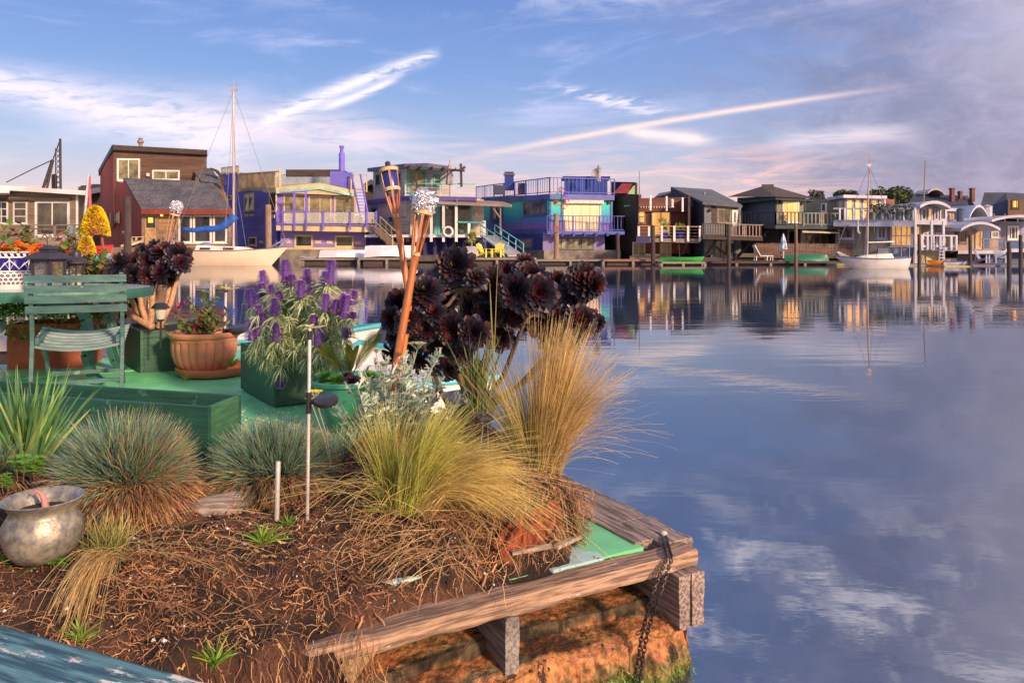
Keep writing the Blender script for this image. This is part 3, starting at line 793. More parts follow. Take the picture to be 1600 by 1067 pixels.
# ---- 5 teal and blue house
def h_teal():
    h = house('teal_house', 'teal to violet painted houseboat with a blue railed roof terrace and front balcony', 860, 398, 66)
    m = bpy.data.materials.new('teal_fade'); m.use_nodes = True
    t = m.node_tree; E.tree = t; b = t.nodes['Principled BSDF']; b.inputs['Roughness'].default_value = .6
    tcn = t.nodes.new('ShaderNodeTexCoord'); s = t.nodes.new('ShaderNodeSeparateXYZ'); t.links.new(tcn.outputs['Object'], s.inputs[0])
    rp = t.nodes.new('ShaderNodeValToRGB'); nz = enoise(E(s.outputs[0]) * .7, E(s.outputs[1]) * .7, 1.0, 3)
    t.links.new((((E(s.outputs[2]) + (nz - .5) * .35 + (398 - 382) / F * 66 - 1.5 + .2 - 1.6) * (1 / 3.4)).clamp()).s, rp.inputs[0])
    e = rp.color_ramp.elements; e[0].color = (.20, .12, .46, 1); e[0].position = .12; e[1].color = (.03, .62, .42, 1); e[1].position = .80
    for p_, c_ in ((.24, (.10, .15, .52)), (.36, (.03, .26, .52)), (.52, (.02, .44, .50))): k = e.new(p_); k.color = c_ + (1,)
    fr = E.m('FRACT', (E(s.outputs[0]) * .9 + E(s.outputs[1]) * .45) * 3.2); ln = 1.0 - esmooth(fr, 0, .12)
    sc = t.nodes.new('ShaderNodeVectorMath'); sc.operation = 'SCALE'; t.links.new(rp.outputs[0], sc.inputs[0]); t.links.new((1.0 - ln * .25).s, sc.inputs['Scale']); t.links.new(sc.outputs[0], b.inputs['Base Color'])
    blue = mat('blue_trim', (.075, .10, .42), (.05, .07, .32), .5, 3, .1)
    dkb = siding('deep_blue', (.02, .05, .28), (.015, .035, .2), .4, .3, True)
    lil = siding('grey_lilac', (.27, .22, .48), (.22, .18, .42), .35, .35, True)
    body(h, 'hull', concrete, [(800, 72), (850, 64.8), (970, 66), (975, 80)], [390, 391, 391, 390], -.2)
    body(h, 'upper_wall', m, [(753, 80), (859, 65.5), (957, 66.8), (960, 84)], [308, 304, 306, 306], 2.4)
    body(h, 'lower_wall', dkb, [(760, 79), (848, 66), (852, 70), (800, 80)], [364, 366, 366, 364], .85)
    body(h, 'lower_wall', lil, [(848, 65.8), (945, 66.6), (945, 78), (852, 76)], [364, 364, 364, 364], .95)
    slab(h, 'roof_band', blue, [(750, 311, 80), (859, 303, 65), (960, 305, 66.4), (962, 306, 85)], .45)
    S, Fr, Lo, Ls = Wall((753, 80), (859, 65.5)), Wall((859, 65.5), (957, 66.8)), Wall((848, 65.8), (945, 66.6)), Wall((760, 79), (848, 66))
    bars(h, Fr, 'corner_post', blue, [(858, 861, 305, 364), (953.5, 956.5, 308, 364)], -.02, .08)
    bars(h, S, 'wall_band', blue, [(754, 858, 359, 367)], -.02, .1)
    for r, nx in (((766.5, 786, 318, 344), 2), ((818, 854, 314, 337), 4)): window(h, S, r, blue, G_mid, nx, 2, .16)
    window(h, Ls, (811, 833, 372, 389), blue, G_cur, 2, 1, .12)
    for r in ((868, 886), (887.5, 907), (908.5, 928)): window(h, Lo, (*r, 372, 389), mat('sage', (.16, .17, .14)), G_cur, 2, 1, .1)
    bars(h, Fr, 'shutter_box', mat('box_white', (.66, .62, .58)), [(882, 941, 312.5, 318.5)], 0, .4)
    bars(h, Fr, 'door_frame', white, [(880, 882, 319, 361), (936.5, 938.5, 319, 361), (881, 937, 318.5, 320.5)], 0, .12)
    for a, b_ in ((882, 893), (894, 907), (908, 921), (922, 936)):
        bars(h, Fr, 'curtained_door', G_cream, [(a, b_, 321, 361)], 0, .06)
    bars(h, Fr, 'wall_lamp', dwood, [(866.5, 869.5, 313, 318), (949, 952, 315, 319)], 0, .2)
    # roof terrace rail
    a, b_, c_, d_ = P(744, 312, 80), P(859, 302, 65.2), P(960, 304, 66.5), P(958, 305, 80)
    rail(h, [a, b_, c_], 1.32, blue, sp=.34, bw=.05, name='roof_railing', every=2.4)
    # balcony
    slab(h, 'balcony_floor', blue, [(855, 361, 64.6), (976, 361.5, 65.4), (976, 360.5, 68), (857, 360, 66.5)], .28)
    mb = MB()
    for i in range(7): mb.beam(P(862 + i * 17.5, 366.5, 64.7), P(862 + i * 17.5, 365.5, 67), .2, .28)
    mb.build('joist', blue, h)
    rail(h, [P(855, 360.5, 64.7), P(976, 361, 65.5), P(976, 360, 67.6)], 1.25, blue, sp=.30, bw=.055, name='balcony_railing', every=2.4)
    MB().box(P(795.5, 300, 72) + V((0, 0, 1.0)), (.85, .85, 1.7)).build('chimney', dkb, h)
    MB().box(P(795.5, 273, 72), (1.05, 1.05, .14)).box(P(795.5, 276, 72), (.8, .8, .3)).build('chimney_cap', mat('cap_rust', (.2, .12, .1)), h)
    MB().box(P(780, 297, 70) + V((0, 0, .0)), (1.1, .7, .8)).box(P(816, 297, 70) + V((0, 0, .1)), (.8, .7, 1.0)).build('roof_box', mat('slate_box', (.05, .06, .14)), h)
    MB().box(P(915, 279.5, 74), (4.5, 2, .3)).box(P(915, 296, 74), (4, 1.8, 2)).build('roof_cabin', dkb, h)
    MB().lathe([(.16, 0), (.16, 1.2), (.24, 1.25), (.14, 1.35), (.14, 1.5), (0, 1.55)], P(936, 284, 72), 10).build('flue', mat('pale_metal', (.45, .42, .42)), h)
    MB().lathe([(0, .0), (.3, .05), (.44, .14), (.40, .2), (0, .1)], (0, 0, 0), 16)
    d = MB(); d.lathe([(0, 0), (.28, .04), (.42, .14), (.40, .17), (.2, .07), (0, .04)], (0, 0, 0), 16)
    M = Matrix.Rotation(R(75), 3, 'X') @ Matrix.Identity(3); Mz = Matrix.Rotation(R(-30), 3, 'Z'); c0 = P(931, 271, 71)
    d.v = [Mz @ (M @ p) + c0 for p in d.v]; d.tube([c0, P(934, 283, 71.5)], .05, 6)
    d.build('satellite_dish', mat('pale_metal', (.45, .42, .42)), h)
h_teal()
# ---- wind spinner standing on the piling
sp_ = thing('wind_spinner', 'colourful whirligig ornament above the piling in front of the teal house', 'ornament', P(877, 336, 63.8))
o = WL[sp_.name]
MB().tube([o + V((0, 0, -.2)), o + V((0, 0, 2.2))], .05, 6).build('stem', dwood, sp_)
for k, (x, z, c) in enumerate(((-.45, 1.0, (.6, .05, .05)), (.45, 1.1, (.5, .05, .2)), (-.3, 1.6, (.05, .45, .4)), (.4, 1.75, (.2, .1, .6)), (0, 2.1, (.5, .1, .15)), (.3, .7, (.6, .1, .1)))):
    mb = MB(); cc = o + V((x, 0, z)); mb.tube([cc + V((.2 * math.cos(a / 2), 0, .2 * math.sin(a / 2))) for a in range(11)], .05, 5); mb.tube([cc, o + V((0, 0, z - .3))], .03, 4); mb.build('curl', mat('curl%d' % k, c), sp_)

# ---- 6 dark brown tall house
def h_brown():
    h = house('dark_board_house', 'windowless dark brown board house with a small red roof peak, right of the teal house', 980, 400, 66)
    db = siding('dark_boards', (.085, .045, .035), (.045, .026, .022), .3, .6, True)
    body(h, 'wall', db, [(940, 72), (998, 66), (1002, 78), (950, 82)], [304, 304, 304, 304], .2)
    body(h, 'parapet', db, [(955, 75), (993, 70), (996, 84), (960, 84)], [284, 285, 286, 286], 4)
    mb = MB(); mb.hexa([P(958, 303, 69), P(980, 303, 68), P(988, 288, 69.5), P(972, 288, 70.5), P(958, 302, 68.6), P(980, 302, 67.8), P(988, 287, 69.3), P(972, 287, 70.3)]); mb.build('roof', mat('red_roof', (.42, .04, .05)), h)
    mb = MB(); mb.hexa([P(980, 303.5, 67.9), P(992, 303.5, 67.9), P(992, 303.5, 69), P(980, 303.5, 69), P(990, 290, 68.8), P(992, 290, 68.8), P(992, 290, 69.5), P(990, 290, 69.5)]); mb.build('gable_window', mat('green_glass', (.30, .45, .2), rough=.1), h)
    W = Wall((940, 72), (998, 66)); bars(h, W, 'sign_board', mat('sage_light', (.35, .5, .4)), [(977, 985, 321, 323)], 0, .15)
    mb = MB().tube([P(999, 306, 67), P(999, 268, 67)], [.05, .03], 5); mb.build('antenna', gwood, h)
h_brown()
# ---- 7 open-fronted rust house
def h_rust():
    h = house('rust_house', 'red-brown house with golden sunset-glow doors behind a wire railed deck', 1040, 402, 63)
    ru = siding('rust_boards', (.17, .055, .035), (.10, .035, .026), .25, .5)
    body(h, 'wall', ru, [(998, 65), (1078, 65), (1080, 74), (1002, 74)], [326, 326, 326, 326], .7)
    body(h, 'parapet', siding('rust_panel', (.15, .06, .04), (.10, .04, .03), .3, .5), [(998, 64.7), (1078, 64.7), (1078, 65), (998, 65)], [310, 308, 308, 310], 4.25)
    body(h, 'side_fin', dwood, [(1075, 62.5), (1078, 62.5), (1079, 66), (1076, 66)], [306, 306, 308, 308], 2.4)
    W = Wall((998, 65), (1078, 65))
    window(h, W, (997, 1008.5, 328.5, 349), gwood, G_sunset, 1, 2, .1); window(h, W, (1017, 1048, 330, 369), gwood, G_sunset, 2, 1, .12, 'door')
    window(h, W, (988, 1008, 378, 400), cream, G_mid, 2, 1, .12); window(h, W, (1031, 1049, 380, 401), cream, G_cur, 2, 1, .12)
    bars(h, W, 'bulb', mat('bulb', (.8, .75, .6), emit=.1), [(1000 + i * 4, 1001.2 + i * 4, 323.5, 325) for i in range(13)], .3, .45)
    slab(h, 'deck', gwood, [(996, 372, 61.4), (1094, 374, 61.6), (1094, 373, 64.9), (996, 371, 64.9)], .3)
    mb = MB()
    for px in (998, 1014, 1034, 1053.5, 1075, 1093.5): mb.beam(P(px, 377, 61.4), P(px, 353, 61.4), .17, .1)
    mb.build('deck_post', white, h)
    mb = MB(); mb.beam(P(996, 353, 61.4), P(1094, 354.5, 61.5), .16, .08); mb.build('handrail', mat('orange_wood', (.42, .20, .09)), h)
    mb = MB()
    for k in (358, 363, 368): mb.beam(P(996, k, 61.4), P(1094, k + 1.5, 61.5), .03, .03)
    mb.build('rail_wire', gwood, h)
    mb = MB(); mb.beam(P(1065, 398, 64), P(1074, 379, 61.5), .14, .14); mb.beam(P(1040, 376, 61.8), P(1042, 402, 61.8), .05, .05); mb.beam(P(1060, 376, 61.8), P(1062, 402, 61.8), .05, .05); mb.build('brace', dwood, h)
    body(h, 'hull', concrete, [(984, 64), (1080, 64), (1080, 74), (984, 74)], [399.5, 401, 401, 400], -.2)
    body(h, 'step', mat('navy_wood', (.03, .03, .12)), [(994, 61.3), (1016, 61.3), (1016, 64), (994, 64)], [369, 369, 369, 369], 1.6)
    for px, t_, b_ in ((1016.5, 306, 329), (1041.5, 307, 330), (1066.5, 309, 331)):
        mb = MB().beam(P(px, b_, 62.5), P(px, t_, 62.5), .14, .14); mb.build('white_post', white, h)
    MB().lathe([(.16, 0), (.10, .12), (.10, .5), (.16, .56), (.05, .7), (0, .72)], P(1050.5, 324.5, 62.5), 8).build('roof_vent', white, h)
h_rust()
def blue_pot(px, label):
    p = thing('blue_pot', label, 'potted plant', P(px, 372.5, 61.9), 'blue pots on the rust house deck')
    o = WL[p.name]
    MB().lathe([(.2, 0), (.32, .35), (.36, .5), (.33, .52), (.25, .48), (0, .46)], o, 12).build('pot', mat('cobalt', (.02, .04, .36), rough=.3), p, smooth=True)
    mb = MB()
    for i in range(60):
        a = uni(0, 6.28); r = uni(.05, .45); z = .5 + uni(.1, 1.0 if px < 1050 else .6)
        c = o + V((r * math.cos(a), r * math.sin(a), z)); mb.ribbon([c, c + V((uni(-.2, .2), uni(-.1, .1), uni(.05, .25)))], [.06, .01], V((1, 0, 0)))
    mb.build('leaves', mat('leaf_green', (.10, .22, .03), (.05, .12, .02)), p)
blue_pot(1038, 'blue pot with a taller plant in front of the golden doors'); blue_pot(1062, 'blue pot with a bushy plant right of the golden doors')

# ---- 8 slate blue mono pitch house
def h_slate():
    h = house('slate_house', 'slate blue house with a mono-pitch roof and baluster deck over the water', 1105, 404, 62)
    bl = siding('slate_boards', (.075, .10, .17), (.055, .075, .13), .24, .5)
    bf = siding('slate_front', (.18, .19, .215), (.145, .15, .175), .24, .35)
    g = mat('flat_roof_grey', (.11, .12, .15), (.08, .09, .11), .9, 3, .3)
    pl = [(1048, 72), (1099.5, 63.2), (1158, 64.4), (1128, 74)]
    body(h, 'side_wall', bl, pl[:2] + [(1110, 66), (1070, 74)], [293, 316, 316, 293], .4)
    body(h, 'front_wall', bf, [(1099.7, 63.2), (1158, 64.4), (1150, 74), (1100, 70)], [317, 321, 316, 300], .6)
    mb = MB(); w = [P(1048, 292, 72.4), P(1098, 315.5, 62.6), P(1160, 320.5, 63.8), P(1112, 296, 74)]
    up = V((0, 0, .22)); mb.hexa([w[1] - up, w[2] - up, w[3] - up, w[0] - up, w[1], w[2], w[3], w[0]]); mb.build('roof', g, h)
    slab(h, 'rear_roof', g, [(1022, 309, 74), (1052, 301, 72), (1052, 298, 80), (1030, 302, 80)], .4)
    body(h, 'rear_wall', bl, [(1028, 76), (1055, 73), (1060, 80), (1030, 82)], [310, 304, 304, 308], 2)
    W = Wall((1099.7, 63.2), (1158, 64.4)); S = Wall((1048, 72), (1099.5, 63.2))
    bars(h, W, 'recess_shade', dwood, [(1112, 1118.5, 318, 350)], 0, .04)  # raised dark strip, painted in for the shade of a recess
    window(h, W, (1120, 1141, 326, 349), gwood, G_mid, 2, 1, .12); window(h, W, (1143, 1152, 328, 352), white, mat('door_green', (.06, .14, .12)), 1, 1, .2, 'door')
    bt = mat('blue_frame', (.06, .13, .26))
    window(h, W, (1115, 1149, 372, 405), bt, G_mid, 3, 1, .16, 'door')
    window(h, S, (1078, 1081, 322, 342), bl, G_dark)
    bars(h, W, 'corner_board', bt, [(1099.5, 1101, 318, 404)], -.02, .07)
    slab(h, 'deck', dwood, [(1098, 368, 60.6), (1192, 371, 60.8), (1190, 369, 64), (1099, 367, 63.4)], .28)
    rail(h, [P(1098, 369, 60.7), P(1134, 370, 60.7)], 1.0, dwood, sp=.2, name='railing'); rail(h, [P(1134, 370, 60.7), P(1192, 371.5, 60.9), P(1190, 370, 63.8)], 1.0, mat('warm_grey_wood', (.30, .22, .18), (.22, .15, .12)), sp=.26, bw=.09, name='railing')
    mb = MB(); mb.beam(P(1123, 370, 60.9), P(1102, 401, 63), .16, .16); mb.beam(P(1178, 373, 60.9), P(1152, 402, 63.6), .16, .16); mb.build('brace', dwood, h)
    body(h, 'hull', dwood, [(1060, 66), (1098, 62.8), (1160, 64), (1150, 76)], [403, 403, 403, 403], -.2)
    MB().lathe([(0, -.15), (.12, -.1), (.14, .1), (0, .16)], W.at(1107.5, 329, .2), 8).build('wall_lamp', dwood, h)
h_slate()

# ---- 9 hip roof house
def h_hip():
    h = house('hip_roof_house', 'grey two-storey house with a brown hip roof, dark balcony and striped awning', 1230, 403, 64)
    gr = siding('pale_grey_boards', (.155, .18, .235), (.13, .15, .20), .3, .3, True)
    gf = siding('cream_grey', (.25, .25, .215), (.21, .21, .18), .3, .3, True)
    dg = mat('bottle_trim', (.03, .055, .065), (.02, .04, .05))
    rb = mat('brown_shingle_roof', (.085, .062, .055), (.05, .038, .036), .9, 6, .6, lap=((0, .3, 1), .2, .45))
    body(h, 'upper_wall', gr, [(1152, 70), (1212, 63.6), (1213, 66), (1180, 76)], [309, 307, 307, 309], 3.2)
    body(h, 'upper_front', gf, [(1212, 63.6), (1258, 64.6), (1250, 76), (1180, 76)], [307, 309, 309, 309], 3.2)
    body(h, 'lower_wall', gr, [(1150, 70.2), (1251, 64.6), (1254, 66), (1180, 78)], [352, 352, 352, 352], .7)
    body(h, 'lower_front', gf, [(1251, 63.4), (1310, 64.6), (1306, 76), (1256, 74)], [352, 354, 354, 352], .7)
    A = [P(1136, 308, 70.5), P(1212, 307.5, 61.8), P(1277, 311, 65.2), P(1200, 308, 80)]
    T_ = [P(1190, 291.5, 70), P(1209, 291.5, 70), P(1206, 291, 73), P(1192, 291, 73)]
    mb = MB(); mb.add(A + T_, [(0, 1, 5, 4), (1, 2, 5), (2, 3, 6, 5), (3, 0, 4, 7), (3, 7, 6), (4, 5, 6, 7), (3, 2, 1, 0)]); mb.build('roof', rb, h)
    mb = MB(); mb.prism([(p.x, p.y) for p in [P(1140, 0, 70.3), P(1212, 0, 62.1), P(1273, 0, 65.2), P(1200, 0, 78)]], [P(1212, 312, 62.1).z] * 4, [P(1212, 308.2, 62.1).z] * 4); mb.build('eave', dg, h)
    MB().prism([(p.x, p.y) for p in T_], [T_[0].z] * 4, [T_[0].z + .2] * 4).build('roof_cap', rb, h)
    U, S, L_, LS = Wall((1212, 63.6), (1258, 64.6)), Wall((1152, 70), (1212, 63.6)), Wall((1251, 63.4), (1310, 64.6)), Wall((1150, 70.2), (1251, 64.6))
    bars(h, U, 'corner_board', dg, [(1211, 1213.4, 309, 333), (1256, 1258.5, 312, 352)], -.02, .08)
    window(h, U, (1222, 1248, 315, 348), white, G_sunset, 3, 1, .12, 'door')
    bars(h, U, 'wall_lamp', dwood, [(1217, 1219, 314, 318), (1251, 1253, 316, 320)], 0, .2)
    slab(h, 'balcony_floor', dg, [(1160, 351, 64), (1212, 352, 61.4), (1312, 353, 62), (1310, 351, 68), (1165, 350, 70)], .28)
    rail(h, [P(1160, 351.5, 64), P(1212, 352, 61.5), P(1254, 352.5, 61.7)], 1.05, dg, sp=.28, bw=.08, name='railing'); rail(h, [P(1256, 352.5, 61.7), P(1311, 353, 62), P(1310, 351, 66)], 1.0, mat('light_grey_green', (.24, .25, .22)), sp=.3, bw=.09, name='railing')
    window(h, LS, (1231, 1245, 359, 386), white, G_dark, 1, 1, .16, 'door')
    window(h, L_, (1259, 1303, 364, 388), gwood, G_mid, 4, 1, .14, 'door')
    mb = MB(); mb.hexa([P(1254, 363.5, 61.4), P(1311, 365, 62), P(1309, 357, 64.4), P(1251, 356, 63.4), P(1254, 362, 61.4), P(1311, 363.5, 62), P(1309, 355.5, 64.4), P(1251, 354.6, 63.4)]); mb.build('awning', mat('awning_cloth', (.50, .44, .36), lap=((1, 0, 0), .5, .5)), h)
    mb = MB().lathe([(0, .1), (.08, .1), (.28, -.2), (.24, -.22), (0, -.1)], LS.at(1200, 366, .5), 10); mb.beam(LS.at(1200, 363, .5), LS.at(1202, 362, 0), .06, .06); mb.build('barn_lamp', white, h)
    slab(h, 'float', dwood, [(1150, 407, 60), (1312, 410, 59.5), (1330, 402, 70), (1140, 402, 70)], .5)
h_hip()
# fence on the float
f = thing('board_fence', 'weathered brown board fence along the hip roof house float', 'fence', P(1262, 405, 61.6))
for a, b_, n_ in (((1179, 403, 62.6), (1345, 404, 62.2), 60),):
    A, B = P(*a), P(*b_)
    mb = MB()
    for i in range(n_ + 1):
        c = A.lerp(B, i / n_); hh = 1.2 + uni(-.03, .03)
        mb.box(c + V((0, uni(0, .03), hh / 2)), (.12, .03, hh))
    mb.build('board', siding('fence_wood', (.20, .13, .11), (.11, .07, .06), .3, .1), f)
    MB().beam(A + V((0, .06, .3)), B + V((0, .06, .3)), .06, .1).beam(A + V((0, .06, 1.0)), B + V((0, .06, 1.0)), .06, .1).build('rail', dwood, f)

# ---- 10 beige house with glazed terrace
wt2 = mat('cool_white', (.44, .46, .56), (.38, .40, .50), .5, 3, .1)
def h_beige():
    h = house('beige_house', 'beige flat roofed houseboat with a glazed white framed terrace catching the sunset', 1360, 410, 60)
    be = siding('beige_boards', (.26, .255, .20), (.22, .215, .17), .26, .25, True)
    be2 = siding('olive_boards', (.24, .25, .18), (.2, .21, .16), .26, .25, True)
    body(h, 'rear_wall', be2, [(1256, 78), (1345, 74), (1350, 88), (1260, 90)], [312, 309, 309, 312], .5)
    body(h, 'upper_wall', be2, [(1296, 68), (1320, 62.6), (1384, 63.4), (1384, 74)], [311, 309, 309, 311], 3.2)
    body(h, 'lower_wall', be, [(1305, 63), (1428, 59.8), (1450, 72), (1320, 76)], [345, 345, 345, 345], .6)
    slab(h, 'roof', wt2, [(1292, 309, 68), (1318, 304.5, 62), (1386, 306, 62.4), (1386, 308, 76)], .25)
    U, Lw, Rw = Wall((1320, 62.6), (1384, 63.4)), Wall((1305, 63), (1428, 59.8)), Wall((1256, 78), (1345, 74))
    window(h, Rw, (1283, 1291, 318, 331), wt2, G_dark); window(h, Wall((1296, 68), (1320, 62.6)), (1309, 1317, 314, 327), wt2, G_dark)
    for a, b_, g in ((1322, 1333, G_sunset), (1335, 1345, G_sunset), (1347, 1357, G_sunset), (1359, 1371, G_sunset), (1373, 1383, G_yel)): window(h, U, (a, b_, 311, 343.5), wt2, g, 1, 2, .12)
    window(h, Lw, (1309, 1335, 353, 374), wt2, G_dark, 1, 1, .16); window(h, Lw, (1370, 1386, 352, 374), wt2, G_dark, 2, 1, .16)
    window(h, Lw, (1391, 1426, 351, 386), wt2, G_sunset, 4, 2, .14)
    slab(h, 'terrace_floor', wt2, [(1302, 344, 61.5), (1430, 344, 58.4), (1436, 343, 62), (1315, 343, 68)], .5)
    mb = MB()
    for px in (1312, 1320, 1333.6, 1346, 1358, 1371, 1385, 1398, 1412, 1427):
        y_ = 61.4 - (px - 1302) / 128 * 3
        mb.beam(P(px, 344, y_), P(px, 326, y_), .14, .12)
    mb.beam(P(1302, 326, 61.5), P(1430, 326, 58.4), .14, .12); mb.build('terrace_frame', wt2, h)
    mb = MB(); mb.hexa([P(1358, 343, 60.2), P(1428, 343, 58.6), P(1428, 343, 58.65), P(1358, 343, 60.25), P(1358, 327, 60.2), P(1428, 327, 58.6), P(1428, 327, 58.65), P(1358, 327, 60.25)]); mb.build('terrace_glass', clear_glass, h)
    body(h, 'rear_cabin', mat('rust_cabin', (.25, .09, .07)), [(1372, 76), (1398, 76), (1398, 84), (1372, 84)], [310, 312, 312, 310], 4)
    mb = MB(); mb.tube([P(1340, 345, 60.3), P(1340.5, 362, 60.3), P(1343, 365, 60.3)], .08, 6); mb.build('downpipe', wt2, h)
    body(h, 'hull_skirt', mat('blue_grey', (.16, .19, .28)), [(1372, 59.4), (1428, 58.8), (1430, 62), (1380, 62)], [388, 388, 388, 388], 0)
h_beige()
def potted(px, py, Y, s, label, fol=(.05, .10, .03)):
    p = thing('potted_shrub', label, 'potted plant', P(px, py, Y), 'potted shrubs on the far decks')
    o = WL[p.name]
    MB().lathe([(.2 * s, 0), (.3 * s, .4 * s), (.26 * s, .4 * s), (0, .36 * s)], o, 10).build('pot', mat('grey_pot', (.15, .2, .22)), p)
    mb = MB()
    for i in range(110):
        d = V((uni(-1, 1), uni(-1, 1), uni(-1, 1))); c = o + V((d.x * .4 * s, d.y * .4 * s, .75 * s + d.z * .4 * s))
        mb.ribbon([c, c + V((uni(-1, 1), uni(-1, 1), uni(-.5, 1))) * .16 * s], [.07 * s, .02 * s], V((uni(-1, 1), uni(-1, 1), .2)))
    mb.build('leaves', mat('leaf_%.2f' % fol[1], fol, tuple(k * .5 for k in fol)), p)
for px, l in ((1364, 'first'), (1377, 'second'), (1391, 'third'), (1405, 'fourth'), (1419, 'rightmost')):
    potted(px, 343, 59.9 - (px - 1364) * .02, 1.0, 'dark shrub in a pot behind the beige terrace rail, %s of five from left' % l if l != 'rightmost' else 'dark shrub in a pot at the right end of the beige house terrace rail')

# ---- 11 arched roof house with conservatory
for px, py, Y, s_, l in ((487, 349, 66.4, .8, 'left potted shrub behind the glass of the purple house balcony'), (532, 350, 66.4, 1.0, 'bushy potted shrub in the middle of the purple house balcony'), (561, 351, 66.4, .7, 'small potted shrub at the ladder foot on the purple house balcony'), (1225, 352, 63, .7, 'potted shrub on the hip roof house balcony beside the golden door'), (720, 366, 67, .9, 'potted shrub behind the white house deck posts')):
    potted(px, py, Y, s_, l, (.08, .14, .04))
def archroof(par, name, m, pl, pr, rise, depth, th=.3, n=10, dx=0):
    """barrel roof: front arc from pl to pr (world points), extruded back by depth (and dx sideways)"""
    mb = MB(); vs, fs = [], []
    for i in range(n + 1):
        k = i / n; p = pl.lerp(pr, k) + V((0, 0, rise * (1 - (2 * k - 1) ** 2)))
        for off in (V((0, 0, 0)), V((0, 0, th)), V((dx, depth, th)), V((dx, depth, 0))): vs.append(p + off)
    for i in range(n):
        for j in range(4): fs.append((i * 4 + j, (i + 1) * 4 + j, (i + 1) * 4 + (j + 1) % 4, i * 4 + (j + 1) % 4))
    fs += [(0, 1, 2, 3), (n * 4 + 3, n * 4 + 2, n * 4 + 1, n * 4)]
    mb.add(vs, fs); return mb.build(name, m, par)
def h_arch():
    h = house('arched_roof_house', 'white houseboat with a shallow arched roof over a glazed corner room and lower deck', 1460, 412, 58)
    be = mat('warm_wall', (.30, .24, .20), (.24, .19, .16))
    archroof(h, 'roof', wt2, P(1438, 325.5, 57.6), P(1485, 327, 57.6), .38, 6, .22, dx=0)
    body(h, 'upper_wall', mat('white_wall', (.5, .5, .56)), [(1372, 63), (1430, 59), (1480, 59), (1440, 68)], [322, 322, 322, 322], 3.2)
    Us, Uf = Wall((1372, 62.8), (1430, 58.9)), Wall((1430, 58.9), (1480, 58.9))
    for a, b_ in ((1431, 1437), (1439, 1447), (1449, 1457), (1459, 1466), (1468, 1478)): window(h, Uf, (a, b_, 325, 344), wt2, G_sunset if a in (1431, 1449) else G_mid, 1, 1, .1)
    slab(h, 'upper_floor', wt2, [(1428, 344, 58.5), (1479, 345, 58.5), (1479, 344, 64), (1420, 343, 64)], .32)
    body(h, 'lower_wall', be, [(1430, 60), (1492, 60.5), (1492, 70), (1430, 70)], [348, 350, 350, 348], .8)
    Lw = Wall((1430, 60), (1492, 60.5))
    window(h, Lw, (1428.5, 1438, 352, 386), wt2, G_sunset, 1, 2, .12)
    for a, b_ in ((1441, 1450), (1452, 1460), (1462, 1470)): window(h, Lw, (a, b_, 363, 386), wt2, G_dark, 1, 1, .12)
    window(h, Lw, (1440, 1461, 391, 407), wt2, G_dark, 2, 1, .12)
    slab(h, 'deck', wt2, [(1428, 386, 58), (1496, 387, 58), (1496, 386, 61), (1428, 386, 61)], .25)
    mb = MB()
    for px, t_, b_ in ((1430, 325, 412), (1440, 368, 390), (1449, 368, 390), (1455.5, 346, 390), (1458, 368, 390), (1469, 368, 390), (1474, 346, 412), (1486, 368, 390), (1494, 368, 390)): mb.beam(P(px, b_, 57.9), P(px, t_, 57.9), .16, .14)
    mb.beam(P(1438, 368, 57.9), P(1495, 368.5, 57.9), .13, .1); mb.build('frame', wt2, h)
    body(h, 'hull', mat('pale_yellow_hull', (.42, .38, .25)), [(1427, 58.6), (1440, 58.6), (1476, 60), (1476, 66)], [389, 389, 390, 390], 0)
    body(h, 'ladder_bay', mat('blue_grey', (.16, .19, .28)), [(1441, 60), (1476, 60), (1476, 62), (1441, 62)], [389, 390, 390, 390], 0)
    mb = MB()
    for s in (1467, 1474): mb.beam(P(s, 410, 57.4), P(s + 3, 372, 58), .07, .07)
    for i in range(7): mb.beam(P(1467, 408 - i * 5, 57.5), P(1475, 408 - i * 5, 57.5), .06, .06)
    mb.build('ladder', wt2, h)
h_arch()
